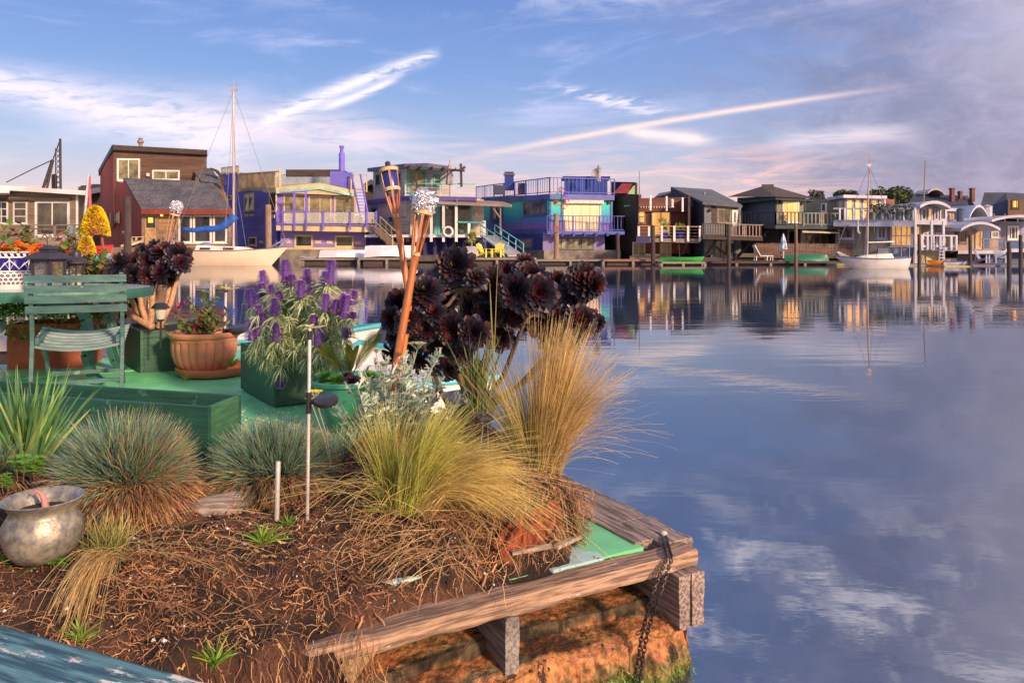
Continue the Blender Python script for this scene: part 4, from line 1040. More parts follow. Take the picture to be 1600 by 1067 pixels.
def h_arch2():
    h = house('arched_porch_house', 'tan houseboat with an arched porch roof and golden door at the right', 1530, 408, 58)
    tan = mat('dusk_tan', (.33, .24, .20), (.27, .19, .16))
    body(h, 'wall', tan, [(1438, 66), (1497, 60.4), (1560, 60.4), (1560, 70)], [354, 354, 354, 354], .4)
    archroof(h, 'roof', wt2, P(1502, 361, 57.5), P(1563, 361, 57.5), .50, 6, .20, dx=.3)
    slab(h, 'flat_roof', wt2, [(1420, 352, 63), (1500, 356, 58.2), (1550, 345, 66), (1450, 345, 70)], .3)
    W = Wall((1497, 60.4), (1560, 60.4))
    window(h, W, (1498, 1511, 362, 380), gwood, G_dark); window(h, W, (1523.5, 1534, 359, 389), mat('tan_frame', (.5, .4, .3)), mat('yellow_door', (.55, .33, .08), emit=.1), 1, 1, .14, 'door')
    window(h, W, (1548, 1560, 361, 372), wt2, G_yel)
    bars(h, W, 'blue_wall', mat('mid_blue_wall', (.06, .12, .30)), [(1536, 1546, 356, 388)], 0, .03)
    slab(h, 'deck', wt2, [(1497, 391.5, 57.6), (1571, 391.5, 57.6), (1571, 391, 61), (1497, 391, 61)], .25)
    rail(h, [P(1536, 390, 57.7), P(1570, 390, 57.7)], .8, gwood, balusters=False, mid=(.3, .6), every=1.2)
    body(h, 'lower_wall', mat('dusk_brown', (.10, .075, .07)), [(1495, 59), (1540, 59), (1545, 66), (1495, 66)], [394, 394, 394, 394], 0)
    body(h, 'blue_hull', mat('mid_blue_hull', (.03, .07, .22)), [(1540, 58.6), (1572, 58.6), (1572, 66), (1545, 66)], [394, 394, 394, 394], 0)
    MB().lathe([(.26, 0), (.26, .9), (.3, .95), (0, 1.1)], P(1500, 346, 62), 8).build('vent_pipe', mat('flue_blue', (.05, .08, .14)), h)
    archroof(h, 'rear_dome', wt2, P(1515, 342, 66), P(1545, 342, 66), 1.0, 5, .2)
    mb = MB().lathe([(.4, 0), (.4, 1.0), (.5, 1.05), (0, 1.2)], P(1542.5, 341, 68), 8); mb.build('funnel', wt2, h)
h_arch2()
def h_far():
    h = house('blue_edge_house', 'blue and white houseboat with a curved white roof at the right edge', 1585, 405, 60)
    bw = siding('dusk_lilac_boards', (.30, .33, .46), (.25, .28, .40), .25, .3)
    body(h, 'wall', bw, [(1548, 62.4), (1596, 61.8), (1680, 64), (1680, 72)], [346, 346, 346, 346], .4)
    archroof(h, 'roof', wt2, P(1550, 347, 59.8), P(1640, 347, 59.8), .36, 6, .2)
    W = Wall((1548, 62.4), (1596, 61.8))
    window(h, W, (1574, 1592, 353, 375), white, G_mid, 3, 1, .14); window(h, W, (1553, 1563, 352, 373), wt2, G_yel, 1, 1, .1)
    body(h, 'blue_base', mat('mid_blue_wall', (.06, .12, .30)), [(1547, 62), (1596, 61.6), (1680, 63.6), (1680, 66)], [378, 378, 378, 378], 0.35)
    slab(h, 'deck', wt2, [(1570, 389, 59.5), (1640, 389, 59.5), (1640, 388, 62), (1572, 388, 62)], .25)
    mb = MB().beam(P(1550, 338, 60), P(1640, 338, 60), .06, .06)
    for px in (1553, 1570, 1590, 1620): mb.beam(P(px, 347, 60), P(px, 334, 60), .06, .06)
    mb.build('roof_rail', gwood, h)
h_far()
def h_cabin():
    h = house('glowing_cabin', 'small flat roofed cabin with sunset lit windows behind the arched roof house', 1496, 345, 70, 'cabin')
    body(h, 'wall', mat('cabin_wall', (.5, .42, .34)), [(1470, 68), (1512, 68), (1512, 74), (1470, 74)], [327, 329, 329, 327], 2)
    slab(h, 'roof', wt2, [(1468, 325, 67.6), (1515, 327, 67.6), (1512, 325, 75), (1470, 323, 75)], .25)
    W = Wall((1470, 68), (1512, 68)); window(h, W, (1482, 1492, 332, 345), wt2, G_sunset, 2); window(h, W, (1496, 1508, 333, 346), wt2, G_sunset, 2)
h_cabin()
def h_mansard():
    h = house('dark_mansard_building', 'long dark slate-roofed building with chimneys behind the arched houses', 1500, 345, 85, 'building')
    sl = mat('dusk_slate', (.045, .055, .09), (.035, .042, .07), .85, 3, .3, lap=((0, 0, 1), .35, .3))
    A = [P(1415, 322, 84), P(1520, 350, 80), P(1545, 350, 90), P(1420, 330, 95)]; B = [P(1430, 303, 88), P(1508, 308, 86), P(1512, 306, 92), P(1432, 303, 95)]
    mb = MB(); mb.add([V((p.x, p.y, 1)) for p in A] + A + B, [(0, 1, 5, 4), (1, 2, 6, 5), (2, 3, 7, 6), (3, 0, 4, 7), (4, 5, 9, 8), (5, 6, 10, 9), (6, 7, 11, 10), (7, 4, 8, 11), (8, 9, 10, 11)]); mb.build('roof', sl, h)
    A = [P(1525, 345, 82), P(1578, 340, 80), P(1640, 340, 84), P(1530, 340, 95)]; B = [P(1538, 301, 86), P(1572, 301, 86), P(1620, 303, 88), P(1540, 301, 95)]
    mb = MB(); mb.add([V((p.x, p.y, 1)) for p in A] + A + B, [(0, 1, 5, 4), (1, 2, 6, 5), (2, 3, 7, 6), (3, 0, 4, 7), (4, 5, 9, 8), (5, 6, 10, 9), (6, 7, 11, 10), (7, 4, 8, 11), (8, 9, 10, 11)]); mb.build('roof', sl, h)
    for px, t_ in ((1487.5, 295), (1500, 301), (1519, 295)):
        w = .42 if px != 1500 else .32
        MB().box(P(px, 305, 85), (w * .8, .5, (310 - t_) / F * 85 * 1.4)).box(P(px, t_, 85), (w, .6, .15)).build('chimney', mat('brick_dusk', (.16, .05, .04)), h)
    body(h, 'bay', mat('bay_wood', (.12, .06, .04)), [(1575, 79), (1600, 79), (1600, 84), (1575, 84)], [311, 312, 312, 311], 3.8)
    W = Wall((1575, 79), (1600, 79)); window(h, W, (1580, 1592, 312, 326), dwood, G_flame, 3, 1, .15)  # sunset reflection in this window drawn as self-glowing panes
    W = Wall((1415, 84), (1520, 80)); archroof(h, 'skylight', mat('pale_skylight', (.5, .45, .45)), P(1450, 303, 86), P(1476, 305, 86), .5, 3, .2)
h_mansard()
# low distant roofs peeking over the row
for nm, pts, z_, lab in (('far_roof_house', [(28, 100), (-60, 100), (-60, 110), (28, 110)], 292, 'distant dark roof at the left edge above the grey shingle house'),
                     ('far_roof_house', [(570, 92), (590, 92), (592, 100), (570, 100)], 280, 'small dark roof behind the gap between the purple and the white house'),
                     ('far_roof_house', [(790, 100), (905, 100), (905, 110), (790, 110)], 309, 'dark low house mostly hidden behind the teal house terrace')):
    h = house(nm, lab, (pts[0][0] + pts[1][0]) / 2, 380, pts[0][1])
    pts = sorted(pts[:2]) + sorted(pts[2:], reverse=True)
    body(h, 'wall', dwood, pts, [z_ + 8] * 4, .5)
    cx = (pts[0][0] + pts[1][0]) / 2
    slab(h, 'roof', shing, [(pts[0][0] - 3, z_ + 8, pts[0][1] - 1), (cx, z_, pts[0][1] - 1), (pts[1][0] + 3, z_ + 8, pts[0][1] - 1), (pts[1][0] + 3, z_ + 8, pts[0][1] + 9), (cx, z_, pts[0][1] + 9), (pts[0][0] - 3, z_ + 8, pts[0][1] + 9)], .6)
def crown(px, py, Y, r, hh, label, n=900, c=(.05, .08, .03), name='tree'):
    t = thing(name, label, 'tree', P(px, 380, Y))
    o = WL[t.name]; c0 = P(px, py, Y)
    mb = MB(); mb.tube([o, o.lerp(c0, .6), c0], [.5, .35, .15], 7)
    for k in range(6): a = k * 1.05; mb.tube([o.lerp(c0, .6), c0 + V((math.cos(a) * r * .6, math.sin(a) * r * .6, hh * .2))], [.2, .06], 5)
    mb.build('trunk', dwood, t)
    mb = MB(); cl = [(c0 + V((uni(-r, r) * .75, uni(-r, r) * .7, uni(-.5, .6) * hh)), uni(.3, .55) * r) for _ in range(14)]
    for i in range(n):
        p, rr = random.choice(cl); d = V((random.gauss(0, 1), random.gauss(0, 1), random.gauss(0, 1))).normalized() * rr * uni(.6, 1.05)
        d.z *= .8; k = uni(.5, 1.5)
        mb.ribbon([p + d, p + d + V((uni(-1, 1), uni(-1, 1), uni(-1, 1))) * .5], [.22, .1], V((uni(-1, 1), uni(-1, 1), uni(-1, 1))), c=tuple(a * k for a in c))
    mb.build('crown', mat('tree_leaf', c, vcol=True, rough=.8, bump=0), t)
crown(1404, 308, 110, 2.6, 1.4, 'round dark green tree behind the beige house roof')
crown(1321, 306, 120, 1.5, .4, 'low dark tree on the skyline left of the right sailboat mast', 500)
crown(1277, 306, 120, 1.2, .8, 'pale shrub-like tree between the hip roof and the beige house', 260, (.14, .16, .15))
crown(1371, 306, 125, 1.6, .4, 'flat dark treetop just right of the right sailboat mast', 300)
# ================================================================ docks, pilings and boats in the middle distance
def dock(label, px0, px1, py, Y, depth, m=gwood, z1=None, name='dock', float_h=.3):
    a, b = P(px0, py, Y), P(px1, py, Y)
    d = thing(name, label, 'dock', (a + b) / 2)
    zt = a.z
    MB().prism([(a.x, a.y), (b.x, b.y), (b.x, b.y + depth), (a.x, a.y + depth)], zt - .14, zt).build('planking', m, d)
    mb = MB(); n = max(2, int((b.x - a.x) / 2.2))
    for i in range(n + 1): mb.box((a.x + (b.x - a.x) * i / n, a.y + .12, zt - .35), (.18, .2, .42))
    mb.build('fender', gwood, d)
    MB().prism([(a.x + .3, a.y + .3), (b.x - .3, b.y + .3), (b.x - .3, b.y + depth - .3), (a.x + .3, a.y + depth - .3)], -.3, zt - .15).build('float', dwood, d)
rustd = mat('rust_dock', (.30, .15, .11), (.18, .09, .07), .85, 3, .4)
dock('grey dock below the red house, behind the black succulents', 150, 300, 397, 58, 3)
dock('narrow dark dock under the overturned white dinghies', 468, 575, 403.5, 59, 2.5)
dock('short grey dock carrying the white overturned dinghy', 560, 648, 403, 57.5, 2.2)
dock('pale dock with the two yellow chairs', 715, 838, 403, 56.5, 3.2)
dock('long thin blue-grey dock in front of the teal house', 838, 945, 405.5, 58.5, 1.4)
dock('rust coloured dock in front of the dark and the red-brown houses', 943, 1036, 405.5, 57.5, 2, rustd)
dock('low dock under the bright green kayak', 1034, 1102, 409, 55, 1.6)
dock('dark dock running under the slate and hip roof houses', 1098, 1312, 408.5, 56, 3, dwood)
dock('greenish dock end behind the bow of the right sailboat', 1308, 1335, 412, 54, 2, mat('mossy_wood', (.24, .22, .12)))
dock('grey dock along the arched roof house', 1396, 1480, 413, 53.5, 2.5)
dock('pale yellow-edged float holding the kayaks', 1476, 1519, 415, 51.6, 1.6, mat('yellow_dock', (.42, .36, .18)))
dock('dark dock at the right edge with deck furniture', 1520, 1650, 414, 53, 4, mat('dusk_dock', (.13, .13, .16)))

def piling(px, top, Y, r, label, m=gwood):
    mb = MB(); zt = P(px, top, Y).z; b = P(px, 420, Y)
    mb.tube([V((b.x, Y, -1.5)), V((b.x + .02, Y, zt * .5)), V((b.x, Y, zt - .06)), V((b.x, Y, zt))], [r * 1.06, r, r * .97, r * .85], 14)
    tag(mb.build('piling', m, smooth=True), label, 'piling', 'wooden pilings along the far docks')
pl_d = mat('piling_dark', (.075, .055, .05), (.035, .028, .03), .85, 3, .6, stretch=(3, 3, .6))
pl_l = mat('piling_light', (.34, .23, .16), (.20, .14, .11), .85, 3, .6, stretch=(3, 3, .6))
piling(199, 307, 52, .24, 'thick dark piling in front of the red house side wall', pl_d)
piling(419, 320, 58, .23, 'tan piling behind the bow of the left sailboat', pl_l)
piling(869, 334, 60, .20, 'brown piling with a small sign before the teal house', pl_l)
MB_s = MB().box(P(869.5, 358, 59.7), (.32, .06, .5)); tag(MB_s.build('notice_board', mat('sign_red', (.30, .12, .09))), 'small red notice fixed to the piling before the teal house', 'sign')
piling(1020, 352, 56.8, .16, 'dark piling in front of the golden doors', pl_d)
piling(1138.5, 350, 54.8, .13, 'slim dark piling in front of the slate blue house', pl_d)
piling(1243.5, 351, 55.5, .12, 'brown piling in front of the hip roof house', mat('piling_brown', (.18, .10, .06), (.1, .06, .04)))
piling(1436, 366, 50.5, .11, 'dark piling right of the right sailboat stern', pl_d)
piling(1515.5, 367, 52, .11, 'dark piling beside the golden door of the arched porch house', pl_d)
piling(1576.5, 378, 50, .13, 'short dark piling second from the right edge', pl_d)
piling(1594.5, 367, 52, .12, 'dark piling closest to the right edge', pl_d)
piling(965, 366, 62, .16, 'thin dark piling under the right end of the teal house balcony', pl_d)

def hull_mesh(L_, B_, H_, n=18, bow=.55, stern=.6, inner=True, rocker=.12, keel=.35, flare=.15):
    """hull along +X (bow at +X), waterline z=0, returns MB"""
    mb = MB(); rows = []
    prof = [0.0, .35, .7, .92, 1.0]
    for i in range(n + 1):
        t = i / n; x = (t - .5) * L_
        w = math.sin(math.pi * min(1, (t * (1 - stern) + stern / 2) if t < .5 else .5 + (t - .5))) if 0 else 0
        if t < .5: w = stern + (1 - stern) * math.sin(t * math.pi)
        else: w = max(0.01, (1 - ((t - .5) / .5) ** 2.2))
        top = H_ * (1 + rocker * (2 * t - 1) ** 2 * (1.6 if t > .5 else .7))
        row = []
        for j, pz in enumerate(prof):
            ww = B_ / 2 * w * (pz ** .45 if pz > 0 else 0.05) * (1 - flare * (1 - pz))
            zz = -keel * (1 - pz * 1.0) * (1 - .7 * ((2 * t - 1) ** 4)) + top * pz
            xx = x + (bow * pz - bow * .6) * (max(0, t - .6) / .4) ** 1.3
            row.append((xx, ww, zz))
        rows.append(row)
    m = len(prof); vs, fs = [], []
    for row in rows:
        for s in (1, -1):
            for (x, y, z) in row: vs.append(V((x, s * y, z)))
    for i in range(n):
        for s in (0, 1):
            for j in range(m - 1):
                a = i * 2 * m + s * m + j; b = a + 2 * m
                f = (a, a + 1, b + 1, b); fs.append(f if s == 1 else f[::-1])
    fs.append(tuple(range(0, m)) + tuple(range(2 * m - 1, m - 1, -1)))
    e = n * 2 * m; fs.append((tuple(range(e, e + m)) + tuple(range(e + 2 * m - 1, e + m - 1, -1)))[::-1])
    return mb.add(vs, fs), rows
def xf(mb, loc, rz=0, rx=0, ry=0, s=1):
    M = Matrix.Rotation(rz, 3, 'Z') @ Matrix.Rotation(ry, 3, 'Y') @ Matrix.Rotation(rx, 3, 'X')
    mb.v = [M @ (V(p) * s) + V(loc) for p in mb.v]; return mb

def sailboat(name, label, loc, L_, B_, H_, mast_x, mast_h, hull_m, rz, cabin, stripe=None, cover=None, boom_z=1.9, crosstree=True, boom_len=3.4, lean=0, k=1.0):
    s = thing(name, label, 'sailboat', loc)
    T = lambda mb: xf(mb, loc, rz)
    hm, rows = hull_mesh(L_, B_, H_, bow=1.3, stern=.62, rocker=.18)
    T(hm).build('hull', hull_m, s, smooth=True)
    mb = MB()                                            # deck
    for i in range(len(rows) - 1):
        a, b = rows[i][-1], rows[i + 1][-1]
        mb.add([V((a[0], a[1] * .98, a[2] - .05)), V((a[0], -a[1] * .98, a[2] - .05)), V((b[0], -b[1] * .98, b[2] - .05)), V((b[0], b[1] * .98, b[2] - .05))], [(0, 1, 2, 3)])
    T(mb).build('deck', mat('boat_deck', (.62, .56, .46)), s)
    mb = MB()
    for sgn in (1, -1):
        mb.tube([V((r[-1][0], sgn * r[-1][1], r[-1][2])) for r in rows], .035, 6)
    T(mb).build('gunwale', stripe or mat('toe_rail', (.16, .10, .07)), s)
    x0, x1, ch, cw = cabin
    mb = MB(); z0 = H_ - .05
    mb.hexa([V(p) for p in ((x0, -cw / 2, z0), (x1 + .5, -cw * .3, z0), (x1 + .5, cw * .3, z0), (x0, cw / 2, z0), (x0 + .1, -cw * .42, z0 + ch), (x1 - .4, -cw * .28, z0 + ch * .7), (x1 - .4, cw * .28, z0 + ch * .7), (x0 + .1, cw * .42, z0 + ch))])
    cb = T(mb).build('cabin', mat('boat_white', (.74, .70, .64), (.66, .62, .56), .4), s, bevel=.05)
    for kk in range(2):
        a = x0 + .4 + kk * (x1 - x0) * .42
        mb = MB(); yy = -cw / 2 * (1 - .17 * .5) + .02
        fx = lambda x: -cw / 2 + (x - x0) / (x1 + .5 - x0) * cw * .2
        mb.hexa([V(p) for p in ((a, fx(a) - .02, z0 + ch * .3), (a + .7, fx(a + .7) - .02, z0 + ch * .3), (a + .7, fx(a + .7) + .12, z0 + ch * .3), (a, fx(a) + .12, z0 + ch * .3), (a, fx(a) + .03, z0 + ch * .62), (a + .7, fx(a + .7) + .03, z0 + ch * .6), (a + .7, fx(a + .7) + .16, z0 + ch * .6), (a, fx(a) + .16, z0 + ch * .62))])
        T(mb).build('window', G_dark, cb)
    mc = mat('mast_alloy', (.52, .42, .36), (.42, .34, .3), .4, metal=.3)
    mb = MB(); top = V((mast_x + lean, 0, mast_h)); mb.tube([V((mast_x, 0, H_)), top], [.10 * k, .07 * k], 8)
    mb.beam(top + V((-.35 * k, 0, .1)), top + V((.35 * k, 0, .1)), .05 * k, .03); mb.tube([top, top + V((0, 0, .8))], .015, 4); mb.tube([top + V((-.3, 0, .35)), top + V((.3, 0, .4))], .02, 4)
    mb.box(top + V((0, 0, .02)), (.4 * k, .12 * k, .14 * k))
    T(mb).build('mast', mc, s)
    mb = MB()
    for (a, b) in ((top, V((L_ / 2 + .5, 0, H_ * 1.2))), (top, V((-L_ / 2, 0, H_))), (top, V((mast_x - .2, B_ / 2, H_))), (top, V((mast_x - .2, -B_ / 2, H_))), (V((mast_x, 0, mast_h * .55)), V((mast_x + .5, B_ / 2, H_))), (V((mast_x, 0, mast_h * .55)), V((mast_x + .5, -B_ / 2, H_)))):
        mb.tube([a, b], .014, 4)
    T(mb).build('rigging', mat('wire', (.22, .22, .26)), s)
    if cover:
        mb = MB(); pts, rr = [], []
        for i in range(15):
            u = i / 14; pts.append(V((mast_x + .12 - u * boom_len, .03 * math.sin(u * 30), boom_z + (1 - u) ** 5 * 1.0 + .04 * math.sin(u * 14)))); rr.append(.14 + .17 * (1 - u) + .02 * math.sin(u * 40))
        mb.tube(pts, rr, 10); T(mb).build('sail_cover', cover, s, smooth=2)
    else:
        T(MB().tube([V((mast_x, 0, boom_z)), V((mast_x - boom_len, 0, boom_z + .05))], .04, 8)).build('boom', white, s)
    mb = MB()                                             # pulpit and lifelines
    e = L_ / 2
    for sx_, tx in ((e - .9 * k, e + .35 * k), (e - .2 * k, e + .55 * k)):
        mb.tube([V((sx_, -.35 * k, H_ * 1.15)), V((tx, -.15 * k, H_ + .85 * k)), V((tx, .15 * k, H_ + .85 * k)), V((sx_, .35 * k, H_ * 1.15))], .035 * k, 5)
    mb.tube([V((-e + .1, -.5, H_)), V((-e + .1, -.5, H_ + .75)), V((-e + .1, .5, H_ + .75)), V((-e + .1, .5, H_))], .03 * k, 5); mb.tube([V((-e + 1, -.6, H_)), V((-e + 1, -.6, H_ + .7)), V((-e + .1, -.5, H_ + .75))], .03 * k, 5)
    T(mb).build('rail', mat('stainless', (.6, .58, .55), metal=.6, rough=.3), s)
    return s
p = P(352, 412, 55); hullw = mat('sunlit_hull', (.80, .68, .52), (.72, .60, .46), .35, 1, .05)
sailboat('sailboat', 'white sailboat with a blue sail cover moored before the red house', V((p.x, p.y, 0)), 8.0, 2.5, 1.05, .60, 12.5, hullw, 0.0, (-1.9, 1.9, .45, 1.7), cover=mat('blue_canvas', (.02, .12, .50), (.01, .07, .36), .7, 8, .6), boom_z=2.55, boom_len=3.7)
MB().lathe([(.5, 0), (.55, .25), (.45, .45), (.2, .55), (0, .56)], P(322, 388, 54.8), 12)
o_ = MB().lathe([(.48, 0), (.52, .22), (.42, .42), (.2, .52), (0, .53)], V((P(322, 0, 55).x, 55, 1.12)), 14, sq=.8); tag(o_.build('cockpit_cover', mat('blue_grey_cloth', (.16, .22, .40)), smooth=2), 'blue-grey fabric bundle in the cockpit of the left sailboat', 'cover')
p = P(1366, 419, 48)
sailboat('sailboat', 'white sailboat with a blue stripe and bare mast moored before the beige house', V((p.x, p.y, 0)), 4.1, 1.7, .62, .44, 6.4, mat('dusk_hull', (.55, .56, .58), (.5, .5, .53), .4), math.pi, (-1.0, 1.0, .38, 1.15), stripe=mat('blue_stripe', (.08, .14, .34)), boom_z=1.62, boom_len=1.7, lean=-.12, k=.5)
m2 = MB().tube([P(1442, 345, 62), P(1446, 251, 62)], [.06, .035], 6); tag(m2.build('boat_mast', gwood), 'thin bare mast rising behind the arched roof house', 'mast')

def small_boat(name, label, cat, px, py, Y, L_, B_, H_, m, rz=0, flip=False, stripe=None, both=True):
    z = P(px, py, Y).z
    s = thing(name, label, cat, V((P(px, 0, Y).x, Y, z)))
    mb, rows = hull_mesh(L_, B_, H_, bow=.2, stern=.75 if not both else .05, rocker=.2, keel=.05)
    if both:
        for row_i, v in enumerate(mb.v): pass
        n = 18; m_ = 5; 
        for i in range(n + 1):
            t = i / n; w = max(.03, 1 - abs(2 * t - 1) ** 2.4)
            for sdx in (0, 1):
                for j in range(m_):
                    k = i * 10 + sdx * 5 + j; pz = [0, .35, .7, .92, 1][j]
                    y = B_ / 2 * w * (pz ** .45 if pz > 0 else .05); mb.v[k] = V((mb.v[k].x, y if sdx == 0 else -y, mb.v[k].z))
    if flip: mb.v = [V((p.x, p.y, H_ * 1.15 - p.z)) for p in mb.v]
    xf(mb, WL[s.name], rz).build('hull', m, s, smooth=True)
    if not flip:
        r = MB(); m_ = 5
        for sgn in (1, -1): r.tube([V((row[-1][0], sgn * B_ / 2 * (max(.03, 1 - abs(2 * i / 18 - 1) ** 2.4) if both else row[-1][1] * 2 / B_), row[-1][2])) for i, row in enumerate(rows)], .03, 5)
        xf(r, WL[s.name], rz).build('gunwale', stripe or m, s)
    else:
        r = MB(); r.beam(V((-L_ * .42, 0, H_ * 1.18)), V((L_ * .42, 0, H_ * 1.18)), .05, .06); xf(r, WL[s.name], rz).build('keel_strip', stripe or m, s)
    return s
wb = mat('white_gelcoat', (.72, .72, .76), (.62, .62, .68), .4)
small_boat('dinghy', 'overturned white dinghy on the dock below the gangway', 'dinghy', 611, 402.5, 58.2, 3.9, 1.5, .75, wb, flip=True, both=False)
small_boat('dinghy', 'flat overturned white dinghy in front of the purple house', 'dinghy', 540, 403, 59.6, 3.9, 1.5, .50, wb, flip=True, both=False)
small_boat('kayak', 'bright green kayak on the dock before the slate blue house', 'kayak', 1065, 408.5, 55.3, 3.1, .6, .25, mat('kayak_green', (.03, .36, .06), (.025, .28, .05), .4))
small_boat('canoe', 'overturned dark green canoe on the hip roof house dock', 'canoe', 1260, 408.8, 57, 3.3, .85, .42, mat('canoe_green', (.01, .17, .09), (.01, .12, .07), .4), flip=True)
small_boat('kayak', 'orange kayak on the float before the arched roof house', 'kayak', 1466, 413.5, 53.4, 1.5, .5, .25, mat('kayak_orange', (.75, .25, .03)))
small_boat('kayak', 'white and blue kayak beside the orange one', 'kayak', 1494, 414.6, 52.2, 1.7, .5, .25, mat('kayak_white', (.55, .60, .75)), stripe=mat('kayak_blue', (.05, .12, .5)))
small_boat('skiff', 'red skiff partly hidden behind the yellow succulent flowers', 'boat', 112, 398, 44, 4.6, 1.6, .40, mat('skiff_red', (.60, .02, .03), (.5, .02, .03), .4), both=False)
small_boat('skiff', 'small turquoise skiff in front of the red one', 'boat', 150, 407, 36, 2.0, 1.0, .25, mat('skiff_turq', (.15, .55, .6)), both=False)
small_boat('skiff', 'low grey skiff beside the hull of the purple house', 'boat', 488, 407, 60, 1.9, .9, .22, mat('skiff_grey', (.4, .42, .5)), both=False)
# yellow adirondack chairs
yel = mat('chair_yellow', (.72, .66, .10), (.6, .55, .08))
slat_chair(757, 402, 57.6, 1.0, 'adirondack_chair', 'yellow-green garden chair turned sideways next to the spiky potted plant', yel, 1.05, 'yellow chairs on the pale dock')
slat_chair(778, 402, 57.2, -.25, 'adirondack_chair', 'yellow-green garden chair facing the water at the foot of the teal gangway', yel, 1.05, 'yellow chairs on the pale dock')
gangway('gangway', 'pale gangway with teal handrails below the white house', (762, 370, 65), (806, 401, 59.5), 1.3, mat('teal_rail', (.15, .50, .52)), mat('gang_grey', (.42, .38, .42)))
pp = thing('potted_yucca', 'spiky yellow-green yucca in a square white planter beside the yellow chairs', 'potted plant', P(737, 402, 57.6))
o = WL[pp.name]
MB().box(o + V((0, 0, .42)), (.85, .85, .8)).build('planter', mat('planter_grey', (.42, .42, .44)), pp, bevel=.03)
MB().tube([o + V((0, 0, .8)), o + V((0, 0, 1.4))], .07, 6).build('stem', gwood, pp)
mb = MB()
for i in range(150):
    a, e = uni(0, 6.28), uni(-.5, 1.4); d = V((math.cos(a) * math.cos(e), math.sin(a) * math.cos(e), math.sin(e))); b = o + V((0, 0, 1.35 + uni(-.1, .25)))
    mb.ribbon([b, b + d * .4, b + d * .75 + V((0, 0, -.1))], [.035, .035, .004], V((-d.y, d.x, .1)), c=random.choice([(.28, .34, .05), (.14, .22, .03), (.45, .42, .08)]))
mb.build('leaves', mat('yucca_leaf', (.2, .3, .05), vcol=True, bump=0), pp)
# lounge chair
lc = thing('sun_lounger', 'white reclining lounger on the dock before the hip roof house', 'lounger', P(1195, 407, 57))
o = WL[lc.name]
MB().box(o + V((.1, 0, .34)), (1.0, .6, .06)).build('seat', white, lc)
MB().hexa([o + V(p_) for p_ in ((-.42, -.3, .32), (-.36, -.3, .32), (-.36, .3, .32), (-.42, .3, .32), (-.86, -.3, 1.1), (-.78, -.3, 1.12), (-.78, .3, 1.12), (-.86, .3, 1.1))]).build('backrest', white, lc)
for x in (-.7, .1, .5): MB().box(o + V((x, -.25, .16)), (.06, .06, .33)).box(o + V((x, .25, .16)), (.06, .06, .33)).build('leg', white, lc)
u = thing('patio_umbrella', 'closed blue and white patio umbrella behind the dark green canoe', 'umbrella', P(1224, 404, 59.5))
o = WL[u.name]
MB().tube([o, o + V((0, 0, 1.9))], .04, 6).build('pole', white, u)
MB().lathe([(.02, 1.95), (.12, 1.6), (.22, 1.1), (.25, .7), (.1, .68)], o, 12, flute=lambda a, i: 1 + .2 * math.cos(6 * a)).build('canopy', mat('umbrella_blue', (.15, .35, .6), (.6, .65, .75), scale=2.2, contrast=(.48, .52)), u)
for px, Y, rz, l in ((1535, 55, .7, 'grey slatted deck chair on the dark dock before the arched porch house'), (1562, 55, -.4, 'grey slatted deck chair between the two right dark pilings')):
    slat_chair(px, 411, Y, rz, 'deck_chair', l, mat('dusk_plastic', (.34, .36, .46)), .95, 'deck chairs on the right dock')
cb = thing('cafe_set', 'small rust red bistro table between the lounger and the canoe', 'table', P(1220, 408, 57.3)); o = WL[cb.name]
MB().lathe([(.35, .7), (.35, .74), (0, .75)], o, 12).build('tabletop', rustd, cb); MB().tube([o, o + V((0, 0, .7))], .04, 6).box(o + V((0, 0, .03)), (.5, .5, .05)).build('base', rustd, cb)
# ================================================================ near floating deck
A0 = V((.642, 2.75)); D1 = V((-.872, -.4895)); D2 = V((-.4895, .872))
def ST(s, t, z=DK):
    p = A0 + D1 * s + D2 * t
    return V((p.x, p.y, z))
def stbox(mb, s0, s1, t0, t1, z0, z1): return mb.hexa([ST(s0, t0, z0), ST(s0, t1, z0), ST(s1, t1, z0), ST(s1, t0, z0), ST(s0, t0, z1), ST(s0, t1, z1), ST(s1, t1, z1), ST(s1, t0, z1)])
def grain(name, c1, c2, along, scale=9, bump=.8, patch=None, rough=.85):
    """wood with grain along a world direction (2-D)"""
    m = mat(name, c1, c2, rough, scale, bump, patch=patch, contrast=(.40, .60), bdist=.008)
    mp = [n for n in m.node_tree.nodes if n.type == 'MAPPING'][0]
    mp.inputs['Rotation'].default_value = (0, 0, -math.atan2(along.y, along.x)); mp.inputs['Scale'].default_value = (.7, 9, 9)
    # mapping applies scale before rotation in POINT mode, so use a texture-space one
    for k_, mp in enumerate([n for n in m.node_tree.nodes if n.type == 'MAPPING']):
        mp.vector_type = 'TEXTURE'; mp.inputs['Rotation'].default_value = (0, 0, math.atan2(along.y, along.x)); mp.inputs['Scale'].default_value = (1.6, .11, .11) if k_ == 0 else (2.2, .45, .45)
    return m
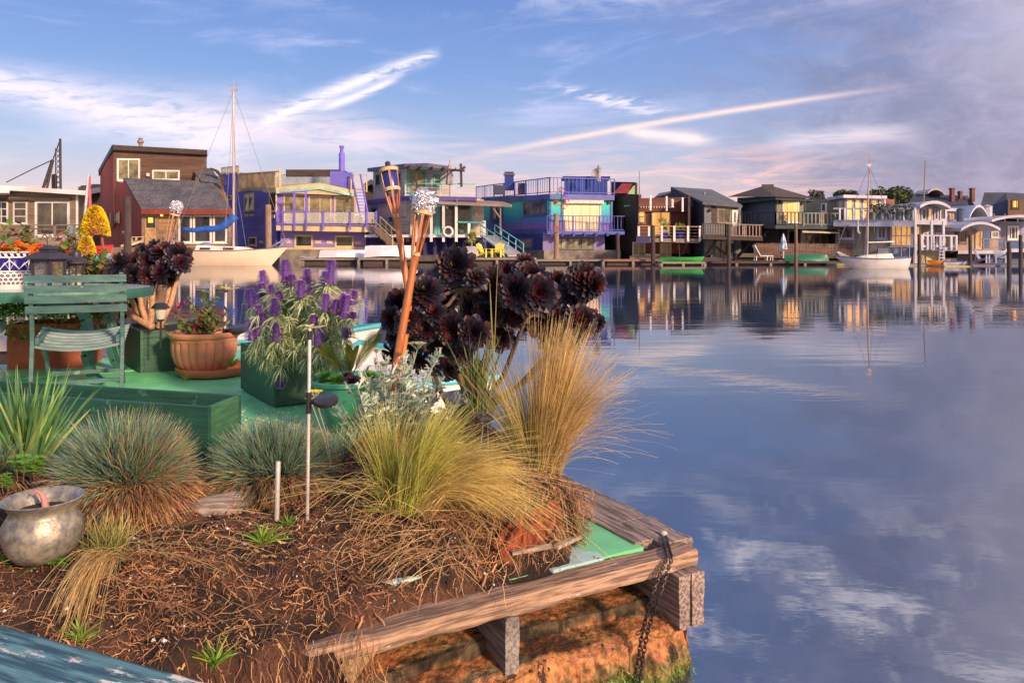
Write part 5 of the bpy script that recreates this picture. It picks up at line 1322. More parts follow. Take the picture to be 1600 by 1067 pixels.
def rough_beam(pa, pb, w, h, n=40, amp=.006, seed=0, chip=0.0):
    """weathered timber: subdivided box with wavy edges; pa, pb centre ends"""
    mb = MB(); d = (pb - pa).normalized(); r = d.cross(V((0, 0, 1))).normalized(); u = r.cross(d)
    sec = []
    k = 3
    for a, b in ((-1, -1), (1, -1), (1, 1), (-1, 1)):
        sec.append((a, b))
    ring = []
    for i in range(4):
        a, b = sec[i], sec[(i + 1) % 4]
        for j in range(k): ring.append((a[0] + (b[0] - a[0]) * j / k, a[1] + (b[1] - a[1]) * j / k))
    m = len(ring); vs, fs = [], []
    for i in range(n + 1):
        c = pa.lerp(pb, i / n)
        for q_, (a, b) in enumerate(ring):
            cr = .965 if abs(a) == 1 and abs(b) == 1 else 1.0
            nn = noise.noise(V((i / n * (pb - pa).length * 7 + seed, a * 1.5, b * 1.5))) * amp + noise.noise(V((i / n * (pb - pa).length * 30, a * 3 + seed, b * 3))) * amp * .35
            vs.append(c + r * (a * w / 2 * cr + a * nn) + u * (b * h / 2 * cr + b * nn))
    for i in range(n):
        for j in range(m): fs.append((i * m + j, i * m + (j + 1) % m, (i + 1) * m + (j + 1) % m, (i + 1) * m + j))
    fs += [tuple(range(m))[::-1], tuple(n * m + j for j in range(m))]
    return mb.add(vs, fs)
deck = thing('floating_deck', 'green painted floating garden deck with a weathered timber edge over an orange mossy float', 'deck', ST(0, 0, 0))
green = mat('deck_green', (.22, .74, .34), (.15, .60, .27), .42, 5, .25, patch=((.30, .50, .42), 9, .64, (1, 1, 1)), rvar=.3)
mb = MB(); stbox(mb, .12, 5.6, .12, 5.34, DK - .05, DK)
mb.build('deck_board', green, deck)
MB_ = MB(); stbox(MB_, .3, 5.6, 5.38, 6.3, DK - .05, DK + .004); MB_.build('deck_board', green, deck)
wedge = grain('edge_timber', (.42, .28, .19), (.16, .105, .08), D1, patch=((.50, .42, .36), 11, .66, (1, 1, 1)))
wside = grain('side_timber', (.34, .27, .24), (.12, .095, .09), D2, patch=((.44, .38, .34), 9, .66, (1, 1, 1)))
# front edge timber: outer beam and inner strip
rough_beam(ST(-.03, .045, DK - .028), ST(4.6, .045, DK - .028), .09, .06, 160, .006, 1).build('edge_beam', wedge, deck, smooth=True)
mb = MB()
# side planks along the right edge, with splits
for i, (t0, t1) in enumerate(((.096, .34), (.345, .78), (.785, 1.5), (1.505, 2.6), (2.605, 5.3))):
    rough_beam(ST(-.02 + .004 * i, t0, DK - .02), ST(-.02 + .004 * i, t1, DK - .02), .15, .055, 26, .007, 5 + i).build('edge_board', wside, deck, smooth=True)
rough_beam(ST(.095, .15, DK - .018), ST(.095, 1.1, DK - .018), .085, .052, 26, .005, 15).build('edge_board', wside, deck, smooth=True)
# painted patch of the old pale blue coat near the front edge
mb = MB()
pts = [(.31, .10), (.38, .104), (.52, .102), (.54, .14), (.50, .17), (.44, .19), (.40, .22), (.35, .235), (.33, .21), (.335, .18), (.30, .15)]
mb.prism([ST(a, b).xy for a, b in pts], DK - .01, DK + .006); mb.build('pale_blue_paint', mat('pale_blue', (.42, .66, .66), (.34, .55, .56), .6, 14, .3, patch=((.2, .16, .12), 16, .58, (1, 1, 1))), deck)
mb = MB(); mb.prism([ST(a, b).xy for a, b in ((.90, .16), (.98, .162), (1.10, .175), (1.12, .188), (1.04, .190), (.99, .182), (.91, .178))], DK - .01, DK + .056); mb.build('pale_blue_strip', mat('pale_blue2', (.45, .70, .66), (.34, .55, .56), .6, 14, .3, patch=((.2, .16, .12), 16, .60, (1, 1, 1))), deck)
# joists
jm = grain('joist_timber', (.25, .235, .22), (.12, .11, .105), D2)
for i, (s, w) in enumerate(((-.005, .055), (.058, .05), (.735, .05), (1.62, .05), (2.5, .05), (3.4, .05))):
    rough_beam(ST(s, -.03 if i < 2 else .0, .245), ST(s, 1.6, .245), w, .19, 26, .006, 30 + i).build('joist', jm if i > 1 else wside, deck, smooth=True)
rough_beam(ST(-.06, -.052 + .12, .26), ST(-.06, .5, .255), .04, .16, 10, .01, 51).build('joist_end', wside, deck, smooth=True)
rough_beam(ST(1.17, .05, .37), ST(1.36, .16, .06), .045, .06, 10, .004, 61).build('brace', grain('brace_timber', (.42, .32, .18), (.27, .2, .12), D1), deck, smooth=True)
# the orange foam float: stepped, eroded front, grown over with weed at the waterline
def float_mesh():
    mb = MB(); vs, fs, cs = [], [], []
    prof = []                                  # (t, z) from the back upper level to under water
    steps = [(.95, .335), (.46, .33), (.44, .27), (.275, .262), (.262, .218), (.135, .208), (.122, .176), (.02, .168), (-.018, .150), (-.035, .12), (-.045, .07), (-.05, .03), (-.045, -.02), (-.03, -.10), (-.02, -.35)]
    fine_p = []
    for a, b in zip(steps, steps[1:]):
        L_ = math.hypot(a[0] - b[0], a[1] - b[1]); n = max(1, int(L_ / .012))
        for i in range(n): fine_p.append((a[0] + (b[0] - a[0]) * i / n, a[1] + (b[1] - a[1]) * i / n))
    fine_p.append(steps[-1])
    smin, smax, ns = .03, 3.2, 260
    fine_lo = lambda s, t: noise.noise(V((s * 1.3, t * 16, 2))) > .28
    for i in range(ns + 1):
        s = smin + (smax - smin) * (i / ns) ** 1.1
        for (t, z) in fine_p:
            f = max(0, min(1, (.19 - z) / .08)) if t < .12 else 0
            e = noise.fractal(V((s * 9, t * 9, z * 4)), 1, 2, 5) * (.006 + .022 * f)
            rid = (abs(noise.noise(V((s * 13, z * 2.2, 3)))) * .06 + abs(noise.noise(V((s * 40, z * 5, 3)))) * .02) * f
            e2 = noise.noise(V((s * 2.2, t * 3, 9))) * .016
            zz = z + (e * .8 if f < .5 else e * .3) + (e2 if z < .31 else 0)
            tt = t + (e * 1.2 + rid if f > .1 else e * .5)
            edge = max(0, 1 - (s - smin) / .05)
            vs.append(ST(s, tt, zz - edge * edge * .03))
            n_ = noise.noise(V((s * 6, t * 6, z * 8))) ; n2_ = noise.noise(V((s * 30, t * 30, z * 12)))
            if z < .06 + .03 * n_ + .02 * n2_: c = (.10 + .05 * n_, .13 + .05 * n2_, .025)
            elif z < .10 + .03 * n2_: c = (.22, .15, .06)
            elif t < .02: c = (.44 + .14 * n_, .20 + .07 * n_ + .05 * n2_, .075)
            else:
                c = (.36 + .10 * n_, .155 + .05 * n2_, .055)
                fz = noise.fractal(V((s * 4.5, t * 12, 6)), 1, 2, 5)
                tn = t + .012 * n_
                if .262 < tn < .30 or .122 < tn < .150 or tn > .43: c = (.085, .06, .035)  # gap shade painted dark on the step risers and rear level
                elif fine_lo(s, t): c = (.17, .13, .075)
                if fz > .12: c = tuple(k_ * max(.22, 1 - (fz - .12) * 4) for k_ in c)
            if n2_ > .30: c = tuple(k * .5 for k in c)
            if z < -.0: c = (.05, .05, .02)
            cs.append(c)
    m = len(fine_p)
    for i in range(ns):
        for j in range(m - 1): fs.append((i * m + j, i * m + j + 1, (i + 1) * m + j + 1, (i + 1) * m + j))
    fs.append(tuple(range(m)))
    mb.add(vs, fs, cs)
    b0 = len(mb.v)
    return mb
float_mesh().build('foam_float', mat('foam', (.5, .2, .06), vcol=True, rough=.9, scale=38, bump=1, bdist=.02, detail=9, vk=1.1, patch=((.045, .032, .022), 16, .60, (1, 1, .6))), deck)
mb = MB(); stbox(mb, .10, 5.4, .97, 5.2, -.3, .34); mb.build('float', mat('float_dark', (.06, .045, .03)), deck)
mb = MB(); stbox(mb, .06, 3, .1, .96, -.5, .02); mb.build('float_core', mat('float_dark', (.06, .045, .03)), deck)
# side skirt of the float towards the water on the right
mb = MB()
vs_, fs_, cs_ = [], [], []
for i in range(120):
    t = -.03 + i * .045
    for j in range(8):
        z = .30 - j * .06 - (.12 if t < .3 and j == 0 else 0) - max(0, .3 - t) * (.35 if j < 2 else 0)
        vs_.append(ST(.05 - .02 * noise.noise(V((t * 8, z * 8, 0))), t, z)); cs_.append((.45, .18, .05) if z > .09 else (.1, .13, .03))
for i in range(119):
    for j in range(7): fs_.append((i * 8 + j, (i + 1) * 8 + j, (i + 1) * 8 + j + 1, i * 8 + j + 1))
mb.add(vs_, fs_, cs_); mb.build('float_side', mat('foam', (.5, .2, .06)), deck)
# weed tufts along the waterline (growing on the float)
mb = MB()
for i in range(1500):
    s = uni(.04, 1.9); b = ST(s, -.045 + uni(-.02, .015), uni(-.01, .075)) 
    d = V((uni(-.6, .9), uni(-1, .1), uni(-.8, 1.0))).normalized() * uni(.008, .026)
    mb.ribbon([b, b + d], [.003, .0008], V((1, .3, 0)), c=random.choice([(.10, .20, .02), (.16, .26, .03), (.07, .11, .02), (.2, .2, .05)]))
for i in range(500):
    t = uni(0, 1.2); b = ST(.045, t, uni(-.01, .05)); d = V((uni(.1, 1), uni(-.3, .8), uni(-.3, 1))).normalized() * uni(.01, .03)
    mb.ribbon([b, b + d], [.003, .0008], V((1, .3, 0)), c=random.choice([(.10, .20, .02), (.16, .26, .03)]))
tag(mb.build('seaweed', mat('weed', (.1, .2, .02), vcol=True, bump=0), smooth=True), kind='stuff')
# chain
def chain():
    mb = MB()
    def strand(pts):
        pts = [V(p) for p in pts]; L_ = 0; out = []
        for a, b in zip(pts, pts[1:]):
            n = max(1, int((b - a).length / .0135))
            for i in range(n): out.append(a.lerp(b, i / n))
        for i, c in enumerate(out):
            d = (out[min(i + 1, len(out) - 1)] - out[max(i - 1, 0)]).normalized()
            r = d.cross(V((0, 1, 0))).normalized() if i % 2 else d.cross(V((1, .2, 0))).normalized()
            n = 10; ring = [c + d * math.cos(2 * math.pi * k / n) * .0115 + r * math.sin(2 * math.pi * k / n) * .0062 for k in range(n + 1)]
            mb.tube(ring, .0022, 5, caps=False)
    top = PZ(1037, 838, DK + .006)
    f = ST(.115, -.012, DK); 
    strand([top + V((-.006, 0, .0)), f + V((-.006, .0, .008)), P(1020, 925, 2.58), P(1004, 985, 2.57), P(995, 1040, 2.56), P(986, 1090, 2.55)])
    strand([top + V((.01, 0, .0)), f + V((.012, .0, .008)), P(1032, 925, 2.58), P(1012, 985, 2.57), P(1004, 1030, 2.56), P(996, 1090, 2.55)])
    strand([P(998, 988, 2.55), P(1008, 981, 2.55), P(1015, 990, 2.55)])
    tag(mb.build('chain', mat('chain_iron', (.10, .085, .085), (.05, .04, .045), .45, 40, .3, metal=.7)), 'dark rusty chain hanging in two strands over the corner of the deck', 'chain')
    mb = MB().lathe([(.013, -.01), (.013, .012), (.007, .016), (0, .017)], top + V((.003, .012, 0)), 8)
    tag(mb.build('bolt', mat('bolt_pale', (.6, .58, .5))), 'pale bolt holding the chain on the deck edge', 'bolt')
chain()
# dark submerged block right of the float
# ================================================================ soil bed
def sstep(x, a, b):
    k = max(0, min(1, (x - a) / (b - a))); return k * k * (3 - 2 * k)
def t_front(s): return .26 - .165 * sstep(s, .31, .46) - .025 * sstep(s, .5, .85) - .05 * sstep(s, .95, 1.3) - .15 * sstep(s, 1.28, 1.55)
def soil_h(s, t):
    """height of the soil above the deck"""
    tf = t_front(s) + .03 * noise.noise(V((s * 7, 0, 5)))
    edge = sstep(t, tf - .02, tf + .10)
    right = sstep(s, .25 + .03 * noise.noise(V((t * 8, 3, 1))), .31)
    back = 1 - sstep(t, 1.15 + .25 * sstep(s, 1.2, 2.2), 1.45 + .3 * sstep(s, 1.2, 2.2))
    h = .040 + .085 * sstep(t, tf, tf + .5)
    blk = sstep(s, .25, .31) * (1 - sstep(s, .75, 1.15)) * sstep(t, .20 + .16 * sstep(s, .5, 1.0), .31 + .30 * sstep(s, .5, 1.0)) 
    h += blk * .15
    for bs_, bt_, br_, bh_ in ((.78, .38, .20, .050), (1.15, .34, .20, .035), (1.5, .5, .22, .045), (1.0, .75, .2, .03), (1.95, .28, .2, .03)):
        h += bh_ * math.exp(-((s - bs_) ** 2 + (t - bt_) ** 2) / br_ ** 2 * 1.5)
    h += .05 * sstep(s, 1.5, 2.2) * sstep(t, .5, .9) - .03 * sstep(s, 2.4, 3.2)
    h += noise.fractal(V((s * 5, t * 5, 2)), 1, 2, 5) * .040 + noise.noise(V((s * 24, t * 24, 4))) * .013 + abs(noise.noise(V((s * 58, t * 58, 4)))) * .012
    z = h * edge * right * back
    if t < 0.0: z -= (-t) * 1.0 * sstep(s, 1.2, 1.6)
    return z - .02 * (1 - edge * right * back)
def soil_z(s, t): return DK + soil_h(s, t)
def to_st(p):
    r = V((p[0], p[1])) - A0; return r.dot(D1), r.dot(D2)
def on_soil(px, py):
    """point of the bed hit by the ray through a photograph pixel"""
    d = V(((px - 800) / F, 1, -(py - HY) / F)); Y = 1.5; prev = None
    while Y < 6:
        p = V((0, 0, EYE)) + d * Y; s, t = to_st(p); z = max(soil_z(s, t), DK)
        if p.z <= z: return V((p.x, p.y, z))
        Y += .004
    return PZ(px, py, DK)
def soil():
    mb = MB(); vs, fs, cs = [], [], []
    s0, s1, t0, t1 = .20, 3.9, -.20, 1.85; ns, nt = 380, 215
    for i in range(ns + 1):
        s = s0 + (s1 - s0) * i / ns
        for j in range(nt + 1):
            t = t0 + (t1 - t0) * j / nt
            vs.append(ST(s, t, soil_z(s, t)))
            n_ = noise.fractal(V((s * 6, t * 6, 0)), 1, 2, 3); n2_ = noise.noise(V((s * 90, t * 90, 0)))
            blk = sstep(s, .3, .4) * (1 - sstep(s, .75, .95)) * sstep(t, .3, .42)
            c = V((.017, .010, .008)).lerp(V((.10, .045, .026)), max(0, min(1, .28 + n_ * 1.3 + blk * .6)))
            k = 1 + .5 * n2_
            cs.append((c.x * k, c.y * k, c.z * k))
    w = nt + 1
    for i in range(ns):
        for j in range(nt):
            s = s0 + (s1 - s0) * (i + .5) / ns; t = t0 + (t1 - t0) * (j + .5) / nt
            if soil_h(s, t) < -.012 and not (t < .1 and s > 1.3): continue
            fs.append((i * w + j, i * w + j + 1, (i + 1) * w + j + 1, (i + 1) * w + j)[::-1])
    mb.add(vs, fs, cs)
    tag(mb.build('soil', mat('soil', (.06, .03, .02), vcol=True, rough=.95, scale=120, bump=1.0, bdist=.008, detail=8), smooth=2), kind='stuff')
soil()
def litter():
    """clods and perlite grains"""
    mb = MB(); mp = MB()
    for i in range(14000):
        s, t = uni(.3, 2.8), uni(-.12, 1.3)
        h = soil_h(s, t)
        if h < .004: continue
        r = uni(.0018, .006) * (1 + (rnd() < .06) * 1.2); c = ST(s, t, DK + h + r * .4)
        pts = [c + V((uni(-1, 1), uni(-1, 1), uni(-1, 1))).normalized() * r * uni(.6, 1.2) for _ in range(4)]
        g = uni(.5, 1.6)
        mb.add(pts, [(0, 1, 2), (0, 2, 3), (0, 3, 1), (1, 3, 2)], random.choice([(.06 * g, .032 * g, .022 * g), (.03 * g, .018 * g, .014 * g), (.13 * g, .06 * g, .03 * g)]))
    for i in range(950):
        s, t = uni(.35, 2.6), uni(-.02, 1.0); h = soil_h(s, t)
        if h < .006: continue
        r = uni(.001, .0042) * (1 + (rnd() < .1)); c = ST(s, t, DK + h + r * .5)
        pts = [c + V(q_).normalized() * r * uni(.4, 1.4) for q_ in ((1, 0, 0), (-1, 0, 0), (0, 1, 0), (0, -1, 0), (0, 0, 1), (0, 0, -1))]
        mp.add(pts, [(0, 2, 4), (2, 1, 4), (1, 3, 4), (3, 0, 4), (2, 0, 5), (1, 2, 5), (3, 1, 5), (0, 3, 5)])
    tag(mb.build('soil_crumbs', mat('crumbs', (.06, .03, .02), vcol=True, rough=.95, bump=0)), kind='stuff')
    tag(mp.build('white_grains', mat('perlite', (.62, .60, .56), bump=0)), kind='stuff')
litter()
def roots():
    mb = MB()
    cols = [(.34, .15, .065), (.38, .20, .09), (.20, .085, .04), (.48, .29, .15), (.15, .07, .04), (.42, .22, .10)]
    def root(p, d, L_, w, c, grav=.3, n=7, hug=True):
        pts = [p]; st = L_ / n
        for i in range(n):
            d = (d + V((uni(-1, 1), uni(-1, 1), uni(-.8, .8))) * .55 + V((0, 0, -grav * .3))).normalized()
            q_ = pts[-1] + d * st
            if hug:
                s, t = to_st(q_); z = soil_z(s, t)
                if t < -.02 or s < .3: q_.z = min(q_.z, max(z, q_.z - .01))
                else:
                    if q_.z < z + .001: q_.z = z + uni(.001, .006)
                    if q_.z > z + .02: q_.z -= .4 * (q_.z - z - .02)
            pts.append(q_)
        k = uni(.7, 1.3); c = tuple(a * k for a in c)
        mb.ribbon(pts, [w] * n + [w * .3], V((uni(-1, 1), uni(-1, 1), uni(-.4, 1))), c=c)
    for i in range(30000):
        s, t = .3 + 2.7 * rnd() ** .95, uni(-.16, 1.25)
        dens = .52 + .9 * noise.fractal(V((s * 3.2, t * 3.2, 7)), 1, 2, 3)
        dens += .55 * sstep(s, .3, .4) * (1 - sstep(s, .85, 1.0)) * sstep(t, .15, .4) + .25 * (1 - sstep(t, .0, .5)) * sstep(s, .9, 1.2)
        if rnd() > dens * .9: continue
        if soil_h(s, t) < .006: continue
        p = ST(s, t, soil_z(s, t) + .002)
        root(p, V((uni(-1, 1), uni(-1, 1), uni(-.2, .5))), uni(.02, .085), uni(.0005, .0014) * (1 + (rnd() < .06) * 1.2), random.choice(cols))
    for i in range(2300):               # roots over the front edge and the right face
        s = uni(1.2, 2.7); p = ST(s, uni(-.17, .02), DK + uni(-.16, .05)); root(p, V((uni(-.3, .3), uni(-.4, 0), -1)), uni(.05, .16), uni(.0005, .0013), random.choice(cols), 1, hug=False)
    for i in range(3200):
        t = uni(.24, 1.0); p = ST(.29 + uni(-.03, .03), t, DK + uni(.02, .2)); root(p, V((uni(-.1, .8), uni(-1, .5), uni(-1, .3))), uni(.02, .07), uni(.0005, .0011), random.choice(cols), .5, hug=False)
    tag(mb.build('roots', mat('roots', (.2, .1, .05), vcol=True, bump=0, rough=.9)), kind='stuff')
roots()
# gravel and petals scattered on the deck
mb = MB()
for i in range(2600):
    s, t = random.gauss(.75, .35), random.gauss(2.35, .28) if rnd() < .9 else uni(1.6, 4.5)
    if soil_h(s, t) > 0 or t < 1.5: continue
    r = uni(.004, .012); c = ST(s, t, DK + .002); a = uni(0, 6.28)
    r *= .8; pts = [c + V((math.cos(a + k * 2.09) * r, math.sin(a + k * 2.09) * r, 0)) for k in range(3)] + [c + V((0, 0, r * .9))]
    g = uni(.7, 1.2); mb.add(pts, [(0, 1, 3), (1, 2, 3), (2, 0, 3)], random.choice([(.78 * g, .56 * g, .30 * g), (.6 * g, .42 * g, .22 * g), (.7 * g, .7 * g, .55 * g)]))
tag(mb.build('petals', mat('petals', (.5, .4, .2), vcol=True, bump=0)), kind='stuff')

# rotten log stump in the right soil block
def rotten():
    m = mat('rotten_wood', (.36, .095, .035), (.13, .035, .018), .9, 26, 1.0, stretch=(1, 1, .35), bdist=.02, patch=((.55, .38, .22), 12, .66, (1, 1, .3)))
    mb = MB(); vs, fs = [], []
    a, b = on_soil(772, 868), on_soil(868, 800)
    n, m_ = 40, 18
    ax = (b - a); L_ = ax.length; ax.normalize(); up = V((0, 0, 1)); out = ax.cross(up).normalized()
    if out.y > 0: out = -out
    for i in range(n + 1):
        k = i / n
        rad = .060 * (.45 + .75 * math.sin(math.pi * min(1, k * .8 + .12)))
        for j in range(m_ + 1):
            an = math.pi * 1.15 * j / m_ - .25
            r = rad * (1 + .45 * noise.noise(V((k * 6, j * .45, 3))) + .2 * noise.noise(V((k * 22, j * 1.3, 1))))
            step = -.012 if (int(k * 9) % 2) else .0
            vs.append(a + ax * (k * L_) + out * ((r + step) * math.cos(an) + .0) + up * (r * math.sin(an) * 1.0 - .012))
    for i in range(n):
        for j in range(m_): fs.append((i * (m_ + 1) + j, i * (m_ + 1) + j + 1, (i + 1) * (m_ + 1) + j + 1, (i + 1) * (m_ + 1) + j))
    mb.add(vs, fs)
    tag(mb.build('rotten_wood', m), 'crumbling red-orange rotten wood sticking out of the root mass at the deck corner', 'wood')
    for (p0, p1, w, l) in (((868, 857), (905, 842), .018, 'grey splintered board end lying at the foot of the root mass'), ((800, 868), (862, 856), .012, 'thin grey wood splinter in front of the rotten wood'), ((812, 862), (808, 838), .008, 'pale upright wood sliver in front of the rotten wood')):
        A_, B_ = on_soil(*p0), on_soil(*p1)
        if w == .008: B_ = A_ + V((0, 0, .05))
        tag(rough_beam(A_ + V((0, -.02, .012)), B_ + V((0, -.02, .016)), w, .012, 14, .003, w * 99).build('wood_splinter', grain('splinter', (.42, .36, .28), (.22, .17, .13), V((1, .5))), smooth=True), l, 'wood')
    tag(rough_beam(on_soil(818, 800) + V((0, 0, .006)), on_soil(872, 796) + V((0, 0, .01)), .02, .01, 12, .004, 77).build('wood_splinter', grain('splinter_pale', (.72, .50, .30), (.5, .32, .2), V((1, .5))), smooth=True), 'pale torn strip of wood along the top of the rotten log', 'wood')
rotten()
# driftwood log between the two grass tufts
def logw():
    pts = [(238, 845, 2.72), (275, 822, 2.76), (320, 806, 2.80), (375, 792, 2.86), (430, 786, 2.95)]
    path = [P(a, b, Y) for a, b, Y in pts]
    fine_ = []
    for a, b in zip(path, path[1:]):
        for i in range(9): fine_.append(a.lerp(b, i / 9))
    fine_.append(path[-1])
    mb = MB(); mb.tube(fine_, [.028 + .04 * sstep(i, 0, 8) for i in range(len(fine_))], 22)
    for i, p in enumerate(mb.v):
        nn = noise.fractal(V((p.x * 16, p.y * 16, p.z * 40)), 1, 2, 4) * .006; c = fine_[min(i // 22, len(fine_) - 1)]
        mb.v[i] = p + (p - c).normalized() * nn
    tag(mb.build('driftwood_log', grain('driftwood', (.38, .32, .29), (.17, .135, .12), V((1, .25)), bump=.5), smooth=True), 'grey driftwood log half buried between the two blue fescue clumps', 'log')
logw()
# near teal painted board
def board():
    a, b = PZ(-60, 958, .74), PZ(330, 1067, .74)
    d = (b - a).normalized(); n_ = V((d.y, -d.x, 0)).normalized()
    if n_.y > 0: n_ = -n_
    m = grain('teal_paint', (.10, .24, .27), (.022, .07, .10), d, 8, 1.0, patch=((.66, .68, .64), 5.5, .60, (1, 1, 1)), rough=.5)
    b2 = b + d * .35
    p = [a, b2, b2 + n_ * .30 + V((0, 0, -.035)), a + n_ * .30 + V((0, 0, -.035))]
    dn = V((0, 0, -.035))
    t = thing('painted_bench', 'teal painted plank bench top with flaking white patches in the near left corner', 'bench', a + dn)
    mb = MB().hexa([p[3] + dn, p[2] + dn, p[1] + dn, p[0] + dn, p[3], p[2], p[1], p[0]]); mb.build('seat', m, t, bevel=.004)
    for k in (.1, .85):
        q_ = a.lerp(b2, k) + n_ * .12; MB().box((q_.x, q_.y, .37), (.07, .07, .66)).build('leg', m, t)
board()
# dark boards bottom centre between the bench and the deck
rough_beam(PZ(300, 1075, .3), PZ(440, 1012, .3), .05, .04, 20, .004, 90)
tag(rough_beam(PZ(290, 1090, .33), PZ(455, 1008, .34), .05, .05, 20, .004, 90).build('old_board', grain('old_board', (.20, .15, .11), (.09, .07, .055), V((1, .4))), smooth=True), 'dark weathered board under the soil edge beside the teal bench', 'board')
# ================================================================ garden things on the deck
boxg = mat('box_green', (.022, .105, .072), (.015, .07, .048), .5, 4, .35, stretch=(1, 1, 7), patch=((.05, .15, .11), 7, .62, (1, 1, 1)))
boxl = mat('box_green_light', (.06, .19, .09), (.035, .13, .07), .5, 9, .4, stretch=(1, 1, 5))
earth = mat('potting_soil', (.045, .028, .02), (.02, .014, .01), .95, 60, 1.0)
def planter(name, label, c, e1, l1, e2, l2, z0, h, th=.025, m=boxg, m2=None, fill=.05, rimw=None, cat='planter', group=None):
    """rectangular box: corner c (xy), unit directions e1,e2 and lengths"""
    t = thing(name, label, cat, V((c[0], c[1], z0)), group)
    e1 = V(e1).normalized(); e2 = V(e2).normalized(); c = V(c)
    def pt(a, b, z): p = c + e1 * a + e2 * b; return V((p.x, p.y, z))
    def bx_(a0, a1, b0, b1, za, zb, mm=m, nm='side_board'):
        MB().hexa([pt(a0, b0, za), pt(a1, b0, za), pt(a1, b1, za), pt(a0, b1, za), pt(a0, b0, zb), pt(a1, b0, zb), pt(a1, b1, zb), pt(a0, b1, zb)]).build(nm, mm, t, bevel=.003)
    bx_(0, l1, 0, th, z0, z0 + h); bx_(0, l1, l2 - th, l2, z0, z0 + h)
    bx_(0, th, th, l2 - th, z0, z0 + h - .002, m2 or m); bx_(l1 - th, l1, th, l2 - th, z0, z0 + h - .002, m2 or m)
    if fill is not None: bx_(th, l1 - th, th, l2 - th, z0 + .01, z0 + h - fill, earth, 'soil_fill')
    return t
# long empty planter
ca = P(326, 636, 3.36); cb_ = P(377, 617.6, 3.64); cl = P(-40, 612, 3.72)
planter('long_planter', 'long low dark green planter box with no plants showing, in front of the garden chair', ca.xy, (cl - ca).xy, 1.75, (cb_ - ca).xy, .285, DK, ca.z - DK, .024, m2=boxl, fill=.16)
# echium planter
n0 = PZ(428, 638, DK).xy; e1 = V((-.57, .82)); e2 = V((.82, .57))
planter('square_planter', 'dark green wooden box holding the purple-flowered shrub', n0, e1, .80, e2, .56, DK + .012, .345, .03, m2=None, fill=.04)
# left green planter with the succulent tree
n1 = PZ(219, 583, DK).xy
planter('square_planter', 'dark green wooden box behind the garden chair, holding the tall bare-stemmed succulent', n1, (-.62, .78), .80, (.88, .47), .62, DK, .36, .03, fill=.03, m2=boxg)
# terracotta trough behind the chair
trc = mat('terracotta', (.42, .11, .06), (.27, .07, .04), .8, 9, .4)
n2 = PZ(44, 572, DK)
planter('terracotta_trough', 'square reddish clay planter with bright green foliage behind the garden chair', V((-4.42, 6.72)), (.98, .2), .62, (-.2, .98), .5, DK, .40, .035, m=trc, fill=.05)
mb = MB()
for i in range(2600):
    a, r = uni(0, 6.28), math.sqrt(rnd())
    x, y = -4.25 + .58 * r * math.cos(a), 7.0 + .3 * r * math.sin(a); z = .84 + .17 * (1 - r * r) + uni(-.08, .03) + .04 * noise.noise(V((x * 6, y * 6, 0))) - (.1 if r > .93 else 0)
    d = V((uni(-1, 1), uni(-1, .5), uni(0, 1))).normalized() * .028
    mb.ribbon([V((x, y, z)), V((x, y, z)) + d], [.014, .006], V((uni(-1, 1), uni(-1, 1), 0)), c=random.choice([(.10, .26, .02), (.18, .36, .03), (.05, .14, .015)]))
tag(mb.build('leafy_plant', mat('lime_leaf', (.2, .4, .03), vcol=True, bump=0)), 'mound of bright green small-leaved foliage in the square clay planter', 'plant')

# terracotta pot with saucer
tp = PZ(308, 586, DK + .03)
PC = V((tp.x, tp.y + .20, DK))
salmon = mat('salmon_clay', (.62, .27, .15), (.48, .19, .105), .75, 5, .25, contrast=(.25, .75))
sc_ = thing('plant_saucer', 'round terracotta saucer under the fluted pot', 'saucer', PC + V((.06, 0, 0)))
MB().lathe([(.22, 0), (.27, .01), (.30, .055), (.305, .075), (.285, .075), (.265, .02), (0, .018)], PC + V((.06, 0, .002)), 48).build('saucer_dish', mat('red_clay', (.55, .17, .085), (.42, .12, .06)), sc_, smooth=True)
pt_ = thing('fluted_pot', 'large fluted salmon terracotta pot with a rose bush', 'pot', PC + V((-.02, 0, .022)))
o = WL[pt_.name]
fl = lambda a, i: 1 + (.07 * abs(math.sin(a * 11)) ** .6 - .04 if 2 <= i <= 7 else 0)
MB().lathe([(.15, 0), (.165, .012), (.20, .05), (.232, .10), (.250, .16), (.256, .21), (.258, .245), (.256, .262), (.262, .27), (.266, .285), (.262, .295), (.275, .30), (.292, .315), (.292, .335), (.278, .345), (.255, .345), (.245, .31), (.24, .30)], o, 176, flute=fl).build('pot_wall', salmon, pt_, smooth=True)
MB().lathe([(.25, .0), (.12, .02), (0, .03)], o + V((0, 0, .29)), 24).build('soil_fill', earth, pt_)
POT = o

